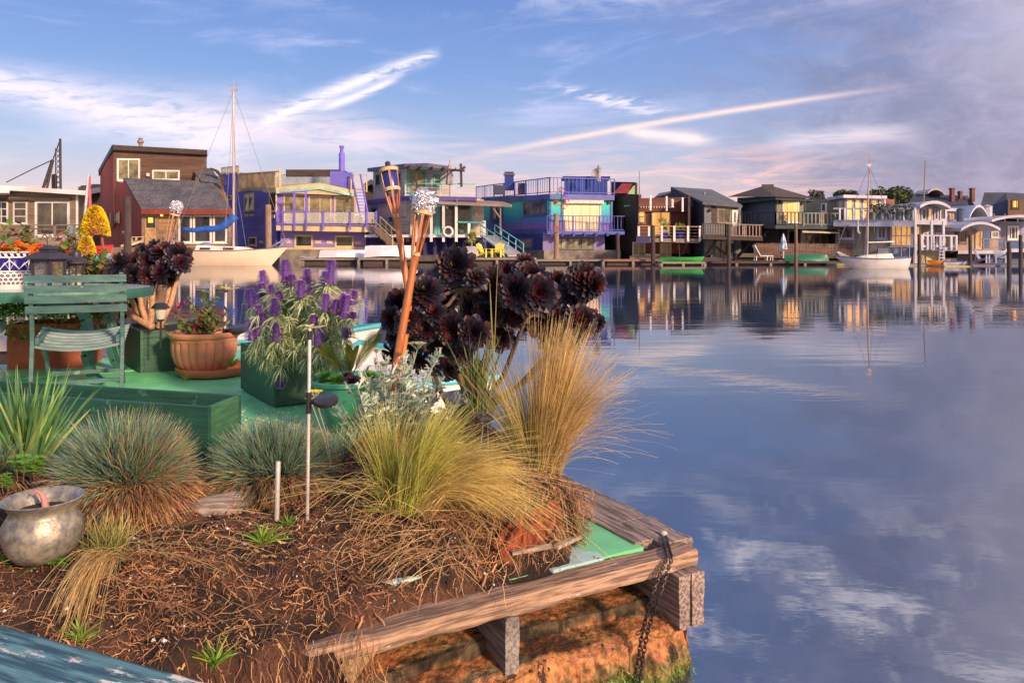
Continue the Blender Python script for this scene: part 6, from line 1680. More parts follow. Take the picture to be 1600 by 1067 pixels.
def leafblob(mb, c, n, size, cols, up=.3, spread=None, droop=0.2, wr=.42):
    """n leaves round c; every leaf is a small folded blade"""
    for i in range(n):
        d = V((random.gauss(0, 1), random.gauss(0, 1), random.gauss(0, 1) + up)).normalized()
        s = size * uni(.6, 1.25); b = c + V((random.gauss(0, 1), random.gauss(0, 1), random.gauss(0, .8))) * (spread or size)
        side = d.cross(V((uni(-.4, .4), uni(-.4, .4), 1))).normalized()
        mb.ribbon([b, b + d * s * .35, b + d * s * .72 + V((0, 0, -droop * s * .2)), b + d * s + V((0, 0, -droop * s * .5))], [.004 * s / .05, s * wr * .8, s * wr * .7, .001], side, c=random.choice(cols), fold=.3)
def stemmed(name, label, cat, base, stems, leaf_cols, leaf=.03, nleaf=10, stem_c=(.2, .1, .05), stem_r=.004, group=None, wr=.42, along=.35, leafm=None, droop=.2, up=.3):
    t = thing(name, label, cat, base, group)
    ms = MB(); ml = MB()
    for (tip, bend, r) in stems:
        b = V(base) + V((uni(-.02, .02), uni(-.02, .02), -.01)); pts = []
        for i in range(7): k = i / 6; pts.append(b.lerp(tip, k) + V(bend) * math.sin(k * math.pi))
        ms.tube(pts, [r * (1 - .6 * i / 6) for i in range(7)], 5)
        for i in range(nleaf):
            k = along + (1 - along) * rnd(); j = min(5, int(k * 6)); p = pts[j].lerp(pts[j + 1], k * 6 - j)
            leafblob(ml, p, 1, leaf, leaf_cols, up, leaf * .4, droop, wr)
        leafblob(ml, pts[-1], 3, leaf, leaf_cols, up, leaf * .2, droop, wr)
    ms.build('stem', mat('stem_%.2f' % stem_c[0], stem_c), t)
    ml.build('leaves', leafm or mat('leaf_v', (.1, .2, .03), vcol=True, bump=0, trans=.25, rough=.55), t)
    return t
gl_ = [(.10, .20, .03), (.14, .26, .04), (.20, .24, .05), (.07, .13, .02)]
rose = [(POT + V((x, y, z)), (uni(-.03, .03), 0, .02), .006) for x, y, z in [(-.17, -.05, .44), (-.22, -.06, .50), (-.12, .0, .60), (.02, -.04, .68), (.08, 0, .62), (.12, -.08, .55), (.16, -.1, .46), (.2, -.08, .42), (.0, -.12, .46), (-.06, -.14, .42), (.06, -.14, .5), (.1, .05, .7), (-.14, -.12, .37), (.14, -.16, .38), (.03, -.08, .55), (-.2, -.14, .33), (.2, -.04, .52), (.07, -.1, .42), (.1, -.14, .44), (.0, .0, .5)]]
RB = stemmed('rose_bush', 'leggy rose bush with green and reddish leaves in the fluted terracotta pot', 'plant', POT + V((0, 0, .30)), rose, gl_ + [(.30, .09, .05)], .052, 11, (.26, .14, .05))
for (x, y, z) in ((-.12, -.1, .60), (-.17, -.08, .57), (.0, -.12, .44), (-.02, -.15, .40)): mb = MB(); leafblob(mb, POT + V((x, y, z)), 9, .035, [(.38, .02, .08), (.25, .01, .04)], .3, .012); mb.build('flower', mat('leaf_v', (.1, .2, .03)), RB)
alloy = mat('brushed_metal', (.78, .76, .76), (.62, .60, .62), .35, 30, .1, metal=.45)
blackp = mat('black_plastic', (.03, .028, .035), (.02, .02, .025), .3, 6, .05)
# solar dragonfly stakes
def dragonfly(name, label, base, top, disk, ws=1.0, wing_c=(.68, .66, .20)):
    t = thing(name, label, 'garden stake', base)
    b, tp_ = V(base), V(top)
    MB().tube([b - V((0, 0, .03)), tp_], .0062 * ws, 10).build('pole', alloy, t, smooth=True)
    MB().tube([b.lerp(tp_, .985), b.lerp(tp_, .94)], .009 * ws, 10).tube([b.lerp(tp_, disk - .055), b.lerp(tp_, disk + .055)], .0095 * ws, 10).build('collar', blackp, t)
    c = b.lerp(tp_, disk) + V((.062, -.01, .01)) * ws
    mb = MB().lathe([(0, -.011), (.04, -.010), (.043, -.004), (.043, .006), (.038, .009), (0, .009)], (0, 0, 0), 28)
    mb.v = [Matrix.Rotation(R(16), 3, 'X') @ (p * ws) + c for p in mb.v]; mb.tube([b.lerp(tp_, disk), c], .008 * ws, 8)
    so = mb.build('solar_panel', blackp, t, smooth=True)
    mb = MB()
    for a, L_ in ((R(20), .055), (R(160), .055), (R(-18), .05), (R(198), .05)):
        d = V((math.cos(a), math.sin(a) * .8, .10)); s = V((-d.y, d.x, .2))
        mb.ribbon([tp_ + V((0, 0, .002)), tp_ + d * L_ * .4 * ws, tp_ + d * L_ * .8 * ws, tp_ + d * L_ * 1.05 * ws], [.004 * ws, .010 * ws, .011 * ws, .003 * ws], s)
    mb.build('wing', mat('wing_%.1f' % wing_c[1], wing_c, tuple(k * .75 for k in wing_c), .4, 60, .2, trans=.3), t)
    MB().tube([tp_ + V((-.0, -.045, .012)) * ws, tp_ + V((0, 0, .004)), tp_ + V((0, .05, .006)) * ws], [.0035 * ws, .006 * ws, .003 * ws], 7).build('body', mat('wing_body', (.55, .50, .22)), t)
stb = on_soil(480, 815)
Ys = stb.y
dragonfly('dragonfly_stake', 'tall metal garden stake with a pale dragonfly on top and a black solar disk', stb, P(484, 512, Ys - .02), .615, 1.0)
b2 = POT + V((.175, -.02, .30))
dragonfly('dragonfly_stake', 'small dragonfly solar stake standing in the fluted terracotta pot', b2, b2 + V((.015, 0, .40)), .12, 1.9, (.75, .62, .20))
sb = on_soil(432, 812)
mb = MB().tube([sb - V((0, 0, .04)), P(434.5, 724, sb.y), P(434.6, 721, sb.y)], [.0088, .0088, .0086], 12)
tag(mb.build('metal_stake', alloy, smooth=True), 'short bare metal tube stuck in the soil left of the dragonfly stake', 'stake')
# solar lantern
def lantern():
    Y = 6.35; b = P(251, 545, Y); t = thing('solar_light', 'small solar garden light with a black cap in front of the green box', 'garden light', b)
    tp_ = P(251, 474, Y)
    MB().tube([b, P(251, 495, Y)], .009, 8).build('stem', blackp, t)
    MB().lathe([(.03, -.13), (.036, -.12), (.05, -.05), (.052, -.04), (0, -.035)], tp_ + V((0, 0, -.0)), 20).build('lamp_glass', mat('frosted', (.62, .58, .50), (.5, .46, .4), .3), t, smooth=True)
    MB().lathe([(.078, -.04), (.072, -.032), (.047, -.002), (.034, .002), (0, .004)], tp_, 20).build('cap', blackp, t, smooth=True)
    MB().lathe([(.013, -.15), (.03, -.14), (.03, -.13), (0, -.128)], tp_, 14).build('base', blackp, t)
lantern()
# bronze pot
bp = PZ(67, 868, .50); pc = P(67, 776, 2.3); zt = pc.z
BP = V((pc.x, pc.y, zt - .184))
bron = mat('bronze', (.40, .38, .30), (.15, .15, .16), .42, 34, .5, metal=.45, bdist=.005, contrast=(.30, .72))
t = thing('bronze_pot', 'round weathered bronze pot with a flared rim and one dry stub, in the lower left', 'pot', BP)
MB().lathe([(0.061, 0.000), (0.083, 0.009), (0.110, 0.044), (0.121, 0.087), (0.118, 0.126), (0.103, 0.152), (0.097, 0.165), (0.104, 0.181), (0.118, 0.197), (0.124, 0.204), (0.120, 0.207), (0.109, 0.202), (0.094, 0.178), (0.090, 0.165), (0.087, 0.157)], BP, 64).build('pot_wall', bron, t, smooth=True)
MB().lathe([(.0905, 0), (.05, .006), (0, .008)], BP + V((0, 0, .161)), 24).build('soil_fill', earth, t)
mb = MB().tube([BP + V((.01, 0, .161)), BP + V((.005, 0, .19)), BP + V((-.006, 0, .212)), BP + V((-.020, -.005, .222)), BP + V((-.030, -.01, .210))], [.012, .010, .007, .005, .003], 9)
t.scale = (.90, .90, .89); mb.v = [BP + (p - BP) * .92 for p in mb.v]; tag(mb.build('dry_stub', mat('pink_stub', (.42, .10, .09), (.55, .4, .38)), smooth=True), 'pinkish curled dry plant stub standing in the bronze pot', 'plant stub')
# green bowl
gb = P(545, 590, 4.55); GB = V((gb.x, gb.y, DK))
jade = mat('jade_glaze', (.06, .30, .20), (.04, .22, .15), .35, 3, .1)
t = thing('green_bowl', 'large green glazed plastic bowl holding succulents and a young palm', 'pot', GB)
hz = gb.z - DK
MB().lathe([(.10, 0), (.115, .01), (.15, hz * .35), (.19, hz * .7), (.212, hz - .03), (.232, hz - .025), (.236, hz - .005), (.228, hz + .002), (.21, hz - .004), (.2, hz - .03)], GB, 56).build('bowl_wall', jade, t, smooth=True)
MB().lathe([(.2, 0), (.1, .005), (0, .008)], GB + V((0, 0, hz - .035)), 24).build('soil_fill', earth, t)
def rosette(mb, c, nrm, Rr, n, cols, spoon=.30, cup=.55, seg=4, inner=(.25, .02, .02), heart=(.12, .2, .03)):
    """succulent rosette: spiral of spoon leaves round axis nrm"""
    nrm = nrm.normalized(); a = nrm.cross(V((.3, .2, 1)) if abs(nrm.z) < .9 else V((1, 0, 0))).normalized(); b = nrm.cross(a)
    for i in range(n):
        k = i / (n - 1)                       # 0 centre .. 1 rim
        th = i * 2.39996 + uni(-.06, .06)
        el = R(86) * (1 - k) ** 1.2 + R(-12) * k + uni(-.08, .08)
        L_ = Rr * (.22 + .80 * k ** .7) * uni(.90, 1.06)
        rad = a * math.cos(th) + b * math.sin(th)
        d = rad * math.cos(el) + nrm * math.sin(el)
        side = nrm.cross(rad).normalized()
        up = side.cross(d) * -1
        w = L_ * spoon * uni(.85, 1.1)
        base = c + rad * Rr * .03 + nrm * (Rr * .18 * (1 - k))
        pts, ws = [], []
        for j, (f, ww) in enumerate(((0, .22), (.35, .5), (.68, .95), (.88, .86), (1, .12))):
            curl = cup * L_ * .22 * (f ** 2) * (1 if k < .8 else .2)
            pts.append(base + d * L_ * f + nrm * curl); ws.append(w * ww)
        base_c = random.choice(cols)
        f_ = max(0, 1 - k * 2.2); cc = tuple(base_c[q_] * (1 - f_) + inner[q_] * f_ for q_ in range(3))
        if k < .10: cc = heart
        tip = tuple(min(1, q_ * 1.35 + .003) for q_ in cc)
        mb.ribbon(pts, ws, side, c=[cc, cc, cc, tip, tip], fold=.22)
succ = mat('succulent_leaf', (.02, .012, .02), vcol=True, rough=.5, bump=0, scale=20)
mb = MB()
for x, y, r, cs in ((-.13, -.02, .075, 0), (-.05, -.10, .07, 0), (-.15, .07, .06, 0), (.13, -.04, .08, 0), (.10, .06, .07, 0), (.04, -.12, .065, 1), (-.02, .02, .06, 1), (.17, .03, .06, 0), (-.09, -.06, .05, 0)):
    rosette(mb, GB + V((x, y, hz - .01)), V((x, y - .1, .6)), r, 34, [[(.13, .34, .04), (.10, .28, .03)], [(.14, .03, .05), (.10, .02, .04)]][cs], inner=(.2, .4, .06) if not cs else (.25, .03, .04), heart=(.3, .5, .08))
tag(mb.build('succulents', mat('succulent_leaf', (0, 0, 0))), 'green and dark red rosette succulents filling the green bowl', 'succulents')
# cycad leaves
t = thing('young_palm', 'young palm with three stiff feather leaves in the green bowl', 'palm', GB + V((0, 0, hz - .03)))
for tx, tz, tl in ((-.155, .21, 0), (.035, .20, 1), (.185, .285, 2)):
    mb = MB(); b = GB + V((.0, 0, hz - .03)); tip = b + V((tx * 1.0, -.05, tz)); pts = [b.lerp(tip, k / 10) + V((-.0 * tx, 0, .03 * math.sin(k / 10 * 3.14))) for k in range(11)]
    mb.tube(pts, [.004 * (1 - k * .07) for k in range(11)], 5, c=(.20, .17, .03))
    ax = (tip - b).normalized(); sd_ = ax.cross(V((0, 1, .2))).normalized()
    for i in range(70):
        k = .22 + .76 * i / 69; j = min(9, int(k * 10)); p = pts[j].lerp(pts[j + 1], k * 10 - j); sg = 1 if i % 2 else -1
        L_ = .085 * math.sin(min(1, (k - .12) * 1.25) * math.pi * .80 + .25) + .012
        d = (sd_ * sg * .50 + ax * 1.0 + V((0, -.10, .0))).normalized()
        mb.ribbon([p, p + d * L_ * .5, p + d * L_], [.0015, .0017, .0004], ax.cross(d).cross(d) * -1, c=random.choice([(.16, .20, .02), (.22, .24, .03), (.30, .27, .04), (.09, .13, .02)]))
    mb.build('frond', mat('leaf_v', (0, 0, 0)), t)

# ---------------------------------------------------------------- torches
bamboo = mat('bamboo', (.55, .20, .06), (.38, .12, .035), .35, 8, .25, stretch=(6, 6, .6))
bamboo_d = mat('bamboo_dark', (.50, .26, .15), (.35, .16, .09), .4, 8, .25, stretch=(6, 6, .6))
canb = mat('canister_blue', (.01, .035, .30), (.01, .02, .20), .25, 5, .05)
cord = mat('cane_binding', (.70, .50, .26), (.5, .34, .17), .7, 60, .5)
foil = mat('foil', (.74, .74, .78), (.62, .62, .68), .24, 8, 0, metal=.9)
def torch(name, label, base, top, r, can_len, can_r, foil_top, split=.42, m=bamboo, cap=True, nbind=True):
    """bamboo torch: pole split into prongs round an oil canister"""
    t = thing(name, label, 'torch', base)
    b, tp_ = V(base), V(top); ax = (tp_ - b).normalized(); L_ = (tp_ - b).length
    sx_ = ax.cross(V((0, 1, 0))).normalized(); sy_ = ax.cross(sx_)
    s0 = L_ - can_len - split                         # where the pole splits
    mb = MB(); pts, rr = [], []
    n = 40
    nodes = [s0 * k for k in (.08, .36, .66, .96)]
    for i in range(n + 1):
        s = s0 * i / n; pts.append(b + ax * s); nd = min(abs(s - q_) for q_ in nodes); rr.append(r * (1 + .16 * math.exp(-(nd / .008) ** 2)) * (1 - .08 * i / n))
    for q_ in nodes:
        for e in (-.004, 0, .004): pass
    mb.tube(pts, rr, 12); mb.build('pole', m, t, smooth=True)
    mb = MB()
    for k in range(5):
        a = 2 * math.pi * k / 5 + .5; rad = sx_ * math.cos(a) + sy_ * math.sin(a)
        pts = [b + ax * (s0 - .03) + rad * r * .8, b + ax * (s0 + split * .45) + rad * (r * .8 + (can_r - r * .5) * .45), b + ax * (s0 + split) + rad * can_r * .98, b + ax * (L_ - can_len * .1) + rad * can_r * 1.12]
        side = ax.cross(rad)
        for p0, p1 in zip(pts, pts[1:]): mb.beam(p0, p1, r * .62, r * .22, up=rad)
    mb.build('prong', m, t)
    c0 = b + ax * (L_ - can_len); c1 = b + ax * (L_ - .01)
    MB().tube([c0, c0 + ax * .01, c1 - ax * .02, c1, c1 + ax * .012], [can_r * .85, can_r * .92, can_r, can_r * .8, can_r * .4], 20).build('canister', canb, t, smooth=True)
    mb = MB()
    for s, rad_ in ((s0 - .0, r * 1.12), (L_ - can_len * .93, can_r * 1.08), (L_ - can_len * .12, can_r * 1.22)):
        for e in range(3): q_ = b + ax * (s + e * .006); mb.tube([q_ - ax * .003, q_ + ax * .003], rad_ * uni(1.0, 1.05), 16)
    mb.build('binding', cord, t, smooth=True)
    if cap: MB().tube([c1, c1 + ax * .02, c1 + ax * .045, c1 + ax * .05], [can_r * .45, can_r * .38, can_r * .34, can_r * .15], 12).build('cap', blackp, t); 
    if foil_top:
        mb = MB(); vs_, fs_ = [], []
        cc = b + ax * (L_ - .012); nn, mm = 64, 40; Rf = can_r * foil_top
        for i in range(mm + 1):
            ph = math.pi * (i / mm) * .80
            for k in range(nn):
                a = 2 * math.pi * k / nn
                dr = V((math.cos(a) * math.sin(ph), math.sin(a) * math.sin(ph), math.cos(ph)))
                rr_ = Rf * (1 + .38 * abs(noise.noise(V(dr) * 3.0)) * (1 if i < mm else 1) - .22 * abs(noise.noise(V(dr) * 7 + V((4, 0, 0)))) + .10 * noise.noise(V(dr) * 16))
                low = 1.0 + .32 * max(0, -math.cos(ph)) + (.20 * noise.noise(V((a * 2.2, 0, 0))) if i > mm * .8 else 0)
                vs_.append(cc + sx_ * dr.x * rr_ + sy_ * dr.y * rr_ + ax * dr.z * rr_ * 1.0 * low)
        for i in range(mm):
            for k in range(nn): fs_.append((i * nn + k, (i + 1) * nn + k, (i + 1) * nn + (k + 1) % nn, i * nn + (k + 1) % nn))
        mb.add(vs_, fs_); mb.build('foil_cover', foil, t)
    return t
torch('bamboo_torch', 'bamboo torch leaning left with a bare blue canister and black cap', P(640, 470, 3.82), P(607, 264, 3.93), .0165, .127, .039, 0, .13)
torch('bamboo_torch', 'bamboo torch leaning right with silver foil crumpled over its top, in front', P(612, 612, 3.66), P(664, 312, 3.76), .0205, .077, .041, 1.42, .20)
MB_t = MB().tube([P(640, 468, 3.82), P(634, 520, 3.80), P(622, 600, 3.78)], .0165, 10)
tb = [o for o in bpy.data.objects if o.name.startswith('bamboo_torch') and o.type == 'EMPTY'][0]
MB_t.build('pole', bamboo, tb, smooth=True)
torch('bamboo_torch', 'thin bamboo torch with a foil wrapped top behind the round table', P(243, 470, 7.6), P(276, 322, 7.6), .024, .10, .045, 1.3, .34, bamboo_d)

# ---------------------------------------------------------------- table
tg = mat('furniture_green', (.035, .15, .115), (.025, .11, .085), .42, 5, .2, patch=((.08, .22, .18), 6, .62, (1, 1, 1)))
TC = V((-4.05, 6.35, DK))
t = thing('garden_table', 'oval green garden table with a pale reflective top and curved legs', 'table', TC)
top_z = .74; n = 72
def tsup(a, rx, ry): return V((rx * math.cos(a), ry * math.sin(a)))
mb = MB(); mb.lathe([(1.01, top_z - .05), (1.018, top_z + .001), (0, top_z + .002)], TC, n, sq=.70); mb.build('tabletop', mat('table_pale', (.55, .64, .70), (.48, .57, .64), .22, 3, .05), t, smooth=True)
mb = MB(); mb.lathe([(1.0, top_z - .070), (1.035, top_z - .071), (1.045, top_z - .035), (1.036, top_z + .001), (1.022, top_z + .0045), (1.014, top_z + .004), (1.0, top_z - .070)], TC, n, sq=.70, cap=False); mb.build('table_rim', tg, t, smooth=True)
for (x, y, sgn) in ((-.55, -.38, -1), (.62, -.30, 1), (.45, .38, 1), (-.5, .38, -1)):
    pts = [TC + V((x + dx_ * (1 if x > 0 else -1), y, z)) for dx_, z in ((-.25, .67), (-.08, .66), (.03, .60), (.08, .5), (.10, .36), (.08, .22), (.12, .08), (.20, 0))]
    mb = MB()
    for p0, p1 in zip(pts, pts[1:]): mb.beam(p0 + (p0 - p1) * .12, p1, .085, .05, up=V((1, 0, .2)))
    mb.build('leg', tg, t, bevel=.004)
# ---------------------------------------------------------------- chairs
cg = mat('chair_green', (.075, .165, .175), (.035, .095, .105), .45, 6, .3, stretch=(1, 1, 3), patch=((.13, .26, .28), 9, .62, (1, 1, 1)))
def make_chair(loc, rz, label):
    c = thing('slatted_chair', label, 'chair', V((0, 0, 0)), 'green slatted folding chairs')
    W_ = .285
    def post(s, x):   # curved rear post: from foot to top (y backwards = -Y towards camera)
        return [V((x, -.30 + .02, 0)), V((x, -.235, .22)), V((x, -.20, .42)), V((x, -.215, .56)), V((x, -.25, .72)), V((x, -.31, .885))]
    for s in (-1, 1):
        mb = MB(); p = post(s, s * W_)
        for a, b in zip(p, p[1:]): mb.beam(a, b + (b - a) * .05, .026, .040, up=V((0, 1, 0)))
        mb.build('rear_post', cg, c, bevel=.003)
        mb = MB(); p = [V((s * (W_ - .035), .30, 0)), V((s * (W_ - .035), .12, .24)), V((s * (W_ - .035), -.12, .43))]
        for a, b in zip(p, p[1:]): mb.beam(a, b, .024, .036, up=V((0, 1, 0)))
        mb.build('front_leg', cg, c, bevel=.003)
        mb = MB().beam(V((s * (W_ - .03), -.22, .415)), V((s * (W_ - .03), .27, .435)), .024, .05); mb.build('seat_rail', cg, c)
    for k, z in enumerate((.858, .785, .712, .640)):
        mb = MB(); nseg = 10; yb = -.31 + (.885 - z) / (.885 - .56) * .10
        w_ = W_ + .035
        for i in range(nseg):
            x0, x1 = -w_ + 2 * w_ * i / nseg, -w_ + 2 * w_ * (i + 1) / nseg
            f = lambda x: yb - .014 - .020 * (1 - (x / w_) ** 2)
            mb.hexa([V((x0, f(x0) - .009, z - .026)), V((x1, f(x1) - .009, z - .026)), V((x1, f(x1) + .009, z - .026)), V((x0, f(x0) + .009, z - .026)), V((x0, f(x0) - .012, z + .026)), V((x1, f(x1) - .012, z + .026)), V((x1, f(x1) + .006, z + .026)), V((x0, f(x0) + .006, z + .026))])
        mb.build('back_slat', cg, c)
    for k in range(7):
        y = -.20 + k * .072; mb = MB(); nseg = 10; w_ = W_ + .012
        for i in range(nseg):
            x0, x1 = -w_ + 2 * w_ * i / nseg, -w_ + 2 * w_ * (i + 1) / nseg
            f = lambda x: .385 + .014 * k - .042 * (1 - (x / w_) ** 2)
            mb.hexa([V((x0, y, f(x0) - .012)), V((x1, y, f(x1) - .012)), V((x1, y + .055, f(x1) - .012)), V((x0, y + .055, f(x0) - .012)), V((x0, y, f(x0) + .006)), V((x1, y, f(x1) + .006)), V((x1, y + .055, f(x1) + .006)), V((x0, y + .055, f(x0) + .006))])
        mb.build('seat_slat', mat('seat_slat_sky_tint', (.26, .36, .38), (.13, .21, .22), .4, 6, .3, stretch=(1, 3, 3)), c)  # paler than the frame: sky reflection painted into the slats
    MB().beam(V((-W_, -.26, .12)), V((W_, -.26, .12)), .022, .03).build('stretcher', cg, c); MB().beam(V((-W_ + .03, .21, .12)), V((W_ - .03, .21, .12)), .022, .03).build('stretcher', cg, c)
    c.location = loc; c.rotation_euler = (0, 0, rz)
    return c
ch = make_chair(V((-3.20, 5.72, DK)), R(22), 'green slatted folding chair with its back to the viewer, nearest the round table edge')
copy_tree(ch, V((-4.22, 5.85, DK)), R(-62), 'green slatted folding chair at the left frame edge, half hidden by the table')
# ---------------------------------------------------------------- things on the table
TZ = DK + top_z + .001
Yb = 6.30
bc = V((P(18, 0, Yb).x, Yb, TZ))
def bowlmat():
    m = bpy.data.materials.new('blue_white_ceramic'); m.use_nodes = True; t = m.node_tree; E.tree = t; b = t.nodes['Principled BSDF']; b.inputs['Roughness'].default_value = .18
    tcn = t.nodes.new('ShaderNodeTexCoord'); s = t.nodes.new('ShaderNodeSeparateXYZ'); t.links.new(tcn.outputs['Object'], s.inputs[0])
    x, y, z = (E(s.outputs[i]) for i in range(3)); an = E.m('ARCTAN2', y, x) * (1 / (2 * math.pi))
    band = lambda lo, hi: E.m('GREATER_THAN', z, lo) * E.m('LESS_THAN', z, hi)
    tri = lambda n_, ph=0.0: E.m('ABSOLUTE', E.m('FRACT', an * n_ + ph) - .5) * 2.0
    # top: slanted ticks; middle: arches on blue; low: dots
    ticks = E.m('GREATER_THAN', E.m('FRACT', an * 40 + z * 9), .5) * band(.262, .288)
    midb = band(.150, .252)
    arch = E.m('ABSOLUTE', (tri(12) * .07 + .165) - z); arch_l = 1.0 - E.m('LESS_THAN', arch, .004)
    arch2 = 1.0 - E.m('LESS_THAN', E.m('ABSOLUTE', (tri(24, .5) * .06 + .155) - z), .0028)
    pil = 1.0 - E.m('LESS_THAN', tri(12, 0.5), .06)
    mid = midb * arch_l * arch2 * pil
    row = E.m('FLOOR', z * 32); du = E.m('FRACT', an * 34 + row * .5) - .5; dv = E.m('FRACT', z * 32) - .5
    rr = E.m('SQRT', du * du + dv * dv); dots = E.m('LESS_THAN', rr, .34) * (1.0 - E.m('LESS_THAN', rr, .10)) * band(.03, .14)
    f = (ticks + mid + dots + band(.290, .294)).clamp()
    t.links.new(emix(f, (.78, .76, .70), (.015, .015, .20)), b.inputs['Base Color'])
    return m
t = thing('ceramic_bowl', 'blue and white patterned ceramic bowl planted with marigolds on the table', 'bowl', bc)
MB().lathe([(.13, 0), (.135, .01), (.17, .05), (.215, .11), (.245, .16), (.262, .22), (.270, .28), (.285, .296), (.283, .302), (.262, .300), (.255, .28)], bc, 64).build('bowl_wall', bowlmat(), t, smooth=True)
MB().lathe([(.255, .27), (0, .28)], bc, 24).build('soil_fill', earth, t)
mg = thing('marigolds', 'orange marigold flowers in the patterned ceramic bowl', 'flowers', bc + V((0, 0, .27)))
mb = MB()
for i in range(60): leafblob(mb, bc + V((uni(-.25, .27), uni(-.2, .1), .30 + uni(0, .05))), 5, .035, gl_, .3, .03)
mb.build('leaves', mat('leaf_v', (0, 0, 0)), mg)
for px, py, r in ((2, 390, .030), (10, 385, .034), (17, 392, .036), (26, 387, .040), (34, 393, .036), (45, 391, .036), (52, 396, .030), (55, 386, .036), (64, 384, .030), (27, 379, .026), (33, 381, .022), (40, 384, .026), (62, 393, .030), (50, 389, .03), (70, 392, .022), (78, 395, .02), (5, 396, .03), (-12, 388, .035)):
    c = P(px, py, 6.15 + uni(-.05, .05)); mb = MB(); base_c = random.choice([(.95, .28, .01), (.9, .18, .01), (.95, .40, .02), (.8, .12, .01)])
    for i in range(90):
        d = V((random.gauss(0, 1), random.gauss(0, 1), random.gauss(0, 1))).normalized(); d.z = d.z * .7
        k = uni(.7, 1.1); mb.ribbon([c + d * r * .4, c + d * r * .95, c + d * r * 1.1 + V((0, 0, -.004))], [r * .16, r * .22, r * .08], d.cross(V((uni(-1, 1), uni(-1, 1), 1))), c=tuple(q_ * k for q_ in base_c))
    mb.build('flower', mat('leaf_v', (0, 0, 0)), mg)
lm = mat('lantern_metal', (.045, .035, .05), (.03, .025, .035), .45, 8, .2)
lamp_glass = clear_glass.copy(); lamp_glass.name = 'lantern_glass'; lamp_glass.node_tree.nodes['Principled BSDF'].inputs['Alpha'].default_value = .18; lamp_glass.node_tree.nodes['Principled BSDF'].inputs['Base Color'].default_value = (.25, .22, .2, 1)
def table_lantern(px, Y, w, h, label, round_=False):
    b = V((P(px, 0, Y).x, Y, TZ)); t = thing('lantern', label, 'lantern', b)
    if not round_:
        mb = MB().box(b + V((0, 0, .012)), (w * 1.15, w * 1.0, .024), R(-12)).box(b + V((0, 0, h * .66)), (w * 1.1, w * .98, .03), R(-12)); mb.build('frame', lm, t)
        for sx_ in (-1, 1):
            for sy_ in (-1, 1):
                q_ = Matrix.Rotation(R(-12), 3, 'Z') @ V((sx_ * w * .5, sy_ * w * .44, h * .34)); MB().box(b + q_, (.022, .022, h * .64), R(-12)).build('post', lm, t)
        mb = MB(); 
        for sx_ in (-1, 1): mb.box(b + Matrix.Rotation(R(-12), 3, 'Z') @ V((sx_ * w * .5, 0, h * .34)), (.004, w * .8, h * .62), R(-12))
        mb.box(b + Matrix.Rotation(R(-12), 3, 'Z') @ V((0, -w * .44, h * .34)), (w * .95, .004, h * .62), R(-12)); mb.build('pane', lamp_glass, t)
        mb = MB(); z1 = h * .68
        for k, (r, z) in enumerate(((.98, z1), (.5, z1 + .035), (.28, z1 + .05), (.26, z1 + .07), (.34, z1 + .072), (.1, z1 + .10))): pass
        mb.lathe([(w * 1.12, z1), (w * 1.12, z1 + .008), (w * .62, z1 + .05), (w * .40, z1 + .055), (w * .40, z1 + .075), (w * .52, z1 + .078), (w * .12, z1 + .11), (0, z1 + .112)], b, 4)
        mb.v = [b + Matrix.Rotation(R(33), 3, 'Z') @ (p - b) for p in mb.v]
        mb.build('roof', lm, t)
    else:
        MB().lathe([(w * .5, 0), (w * .5, .02), (w * .42, .02), (0, .03)], b, 20).build('base', lm, t)
        mb = MB()
        for k in range(6): a = k * 1.047; mb.tube([b + V((math.cos(a) * w * .46, math.sin(a) * w * .46, 0)), b + V((math.cos(a) * w * .46, math.sin(a) * w * .46, h * .66))], .008, 5)
        mb.build('frame', lm, t); MB().lathe([(w * .43, .02), (w * .43, h * .64)], b, 20).build('pane', lamp_glass, t)
        MB().lathe([(w * .55, h * .60), (w * .55, h * .66), (w * .85, h * .66), (w * .80, h * .70), (w * .40, h * .80), (w * .30, h * .84), (w * .30, h * .94), (w * .22, h * 1.0), (0, h * 1.02)], b, 24).build('roof', lm, t, smooth=2)
    mb = MB().lathe([(.035, 0), (.035, .09), (0, .095)], b + V((0, 0, .026)), 14); tag(mb.build('candle', mat('candle_wax', (.75, .66, .50))), 'cream candle inside the %s lantern' % ('round' if round_ else 'square'), 'candle')
table_lantern(76, 6.02, .16, .36, 'dark square lantern with a tiered pagoda roof beside the ceramic bowl')
table_lantern(119, 6.25, .125, .31, 'dark round-topped lantern right of the square one', True)
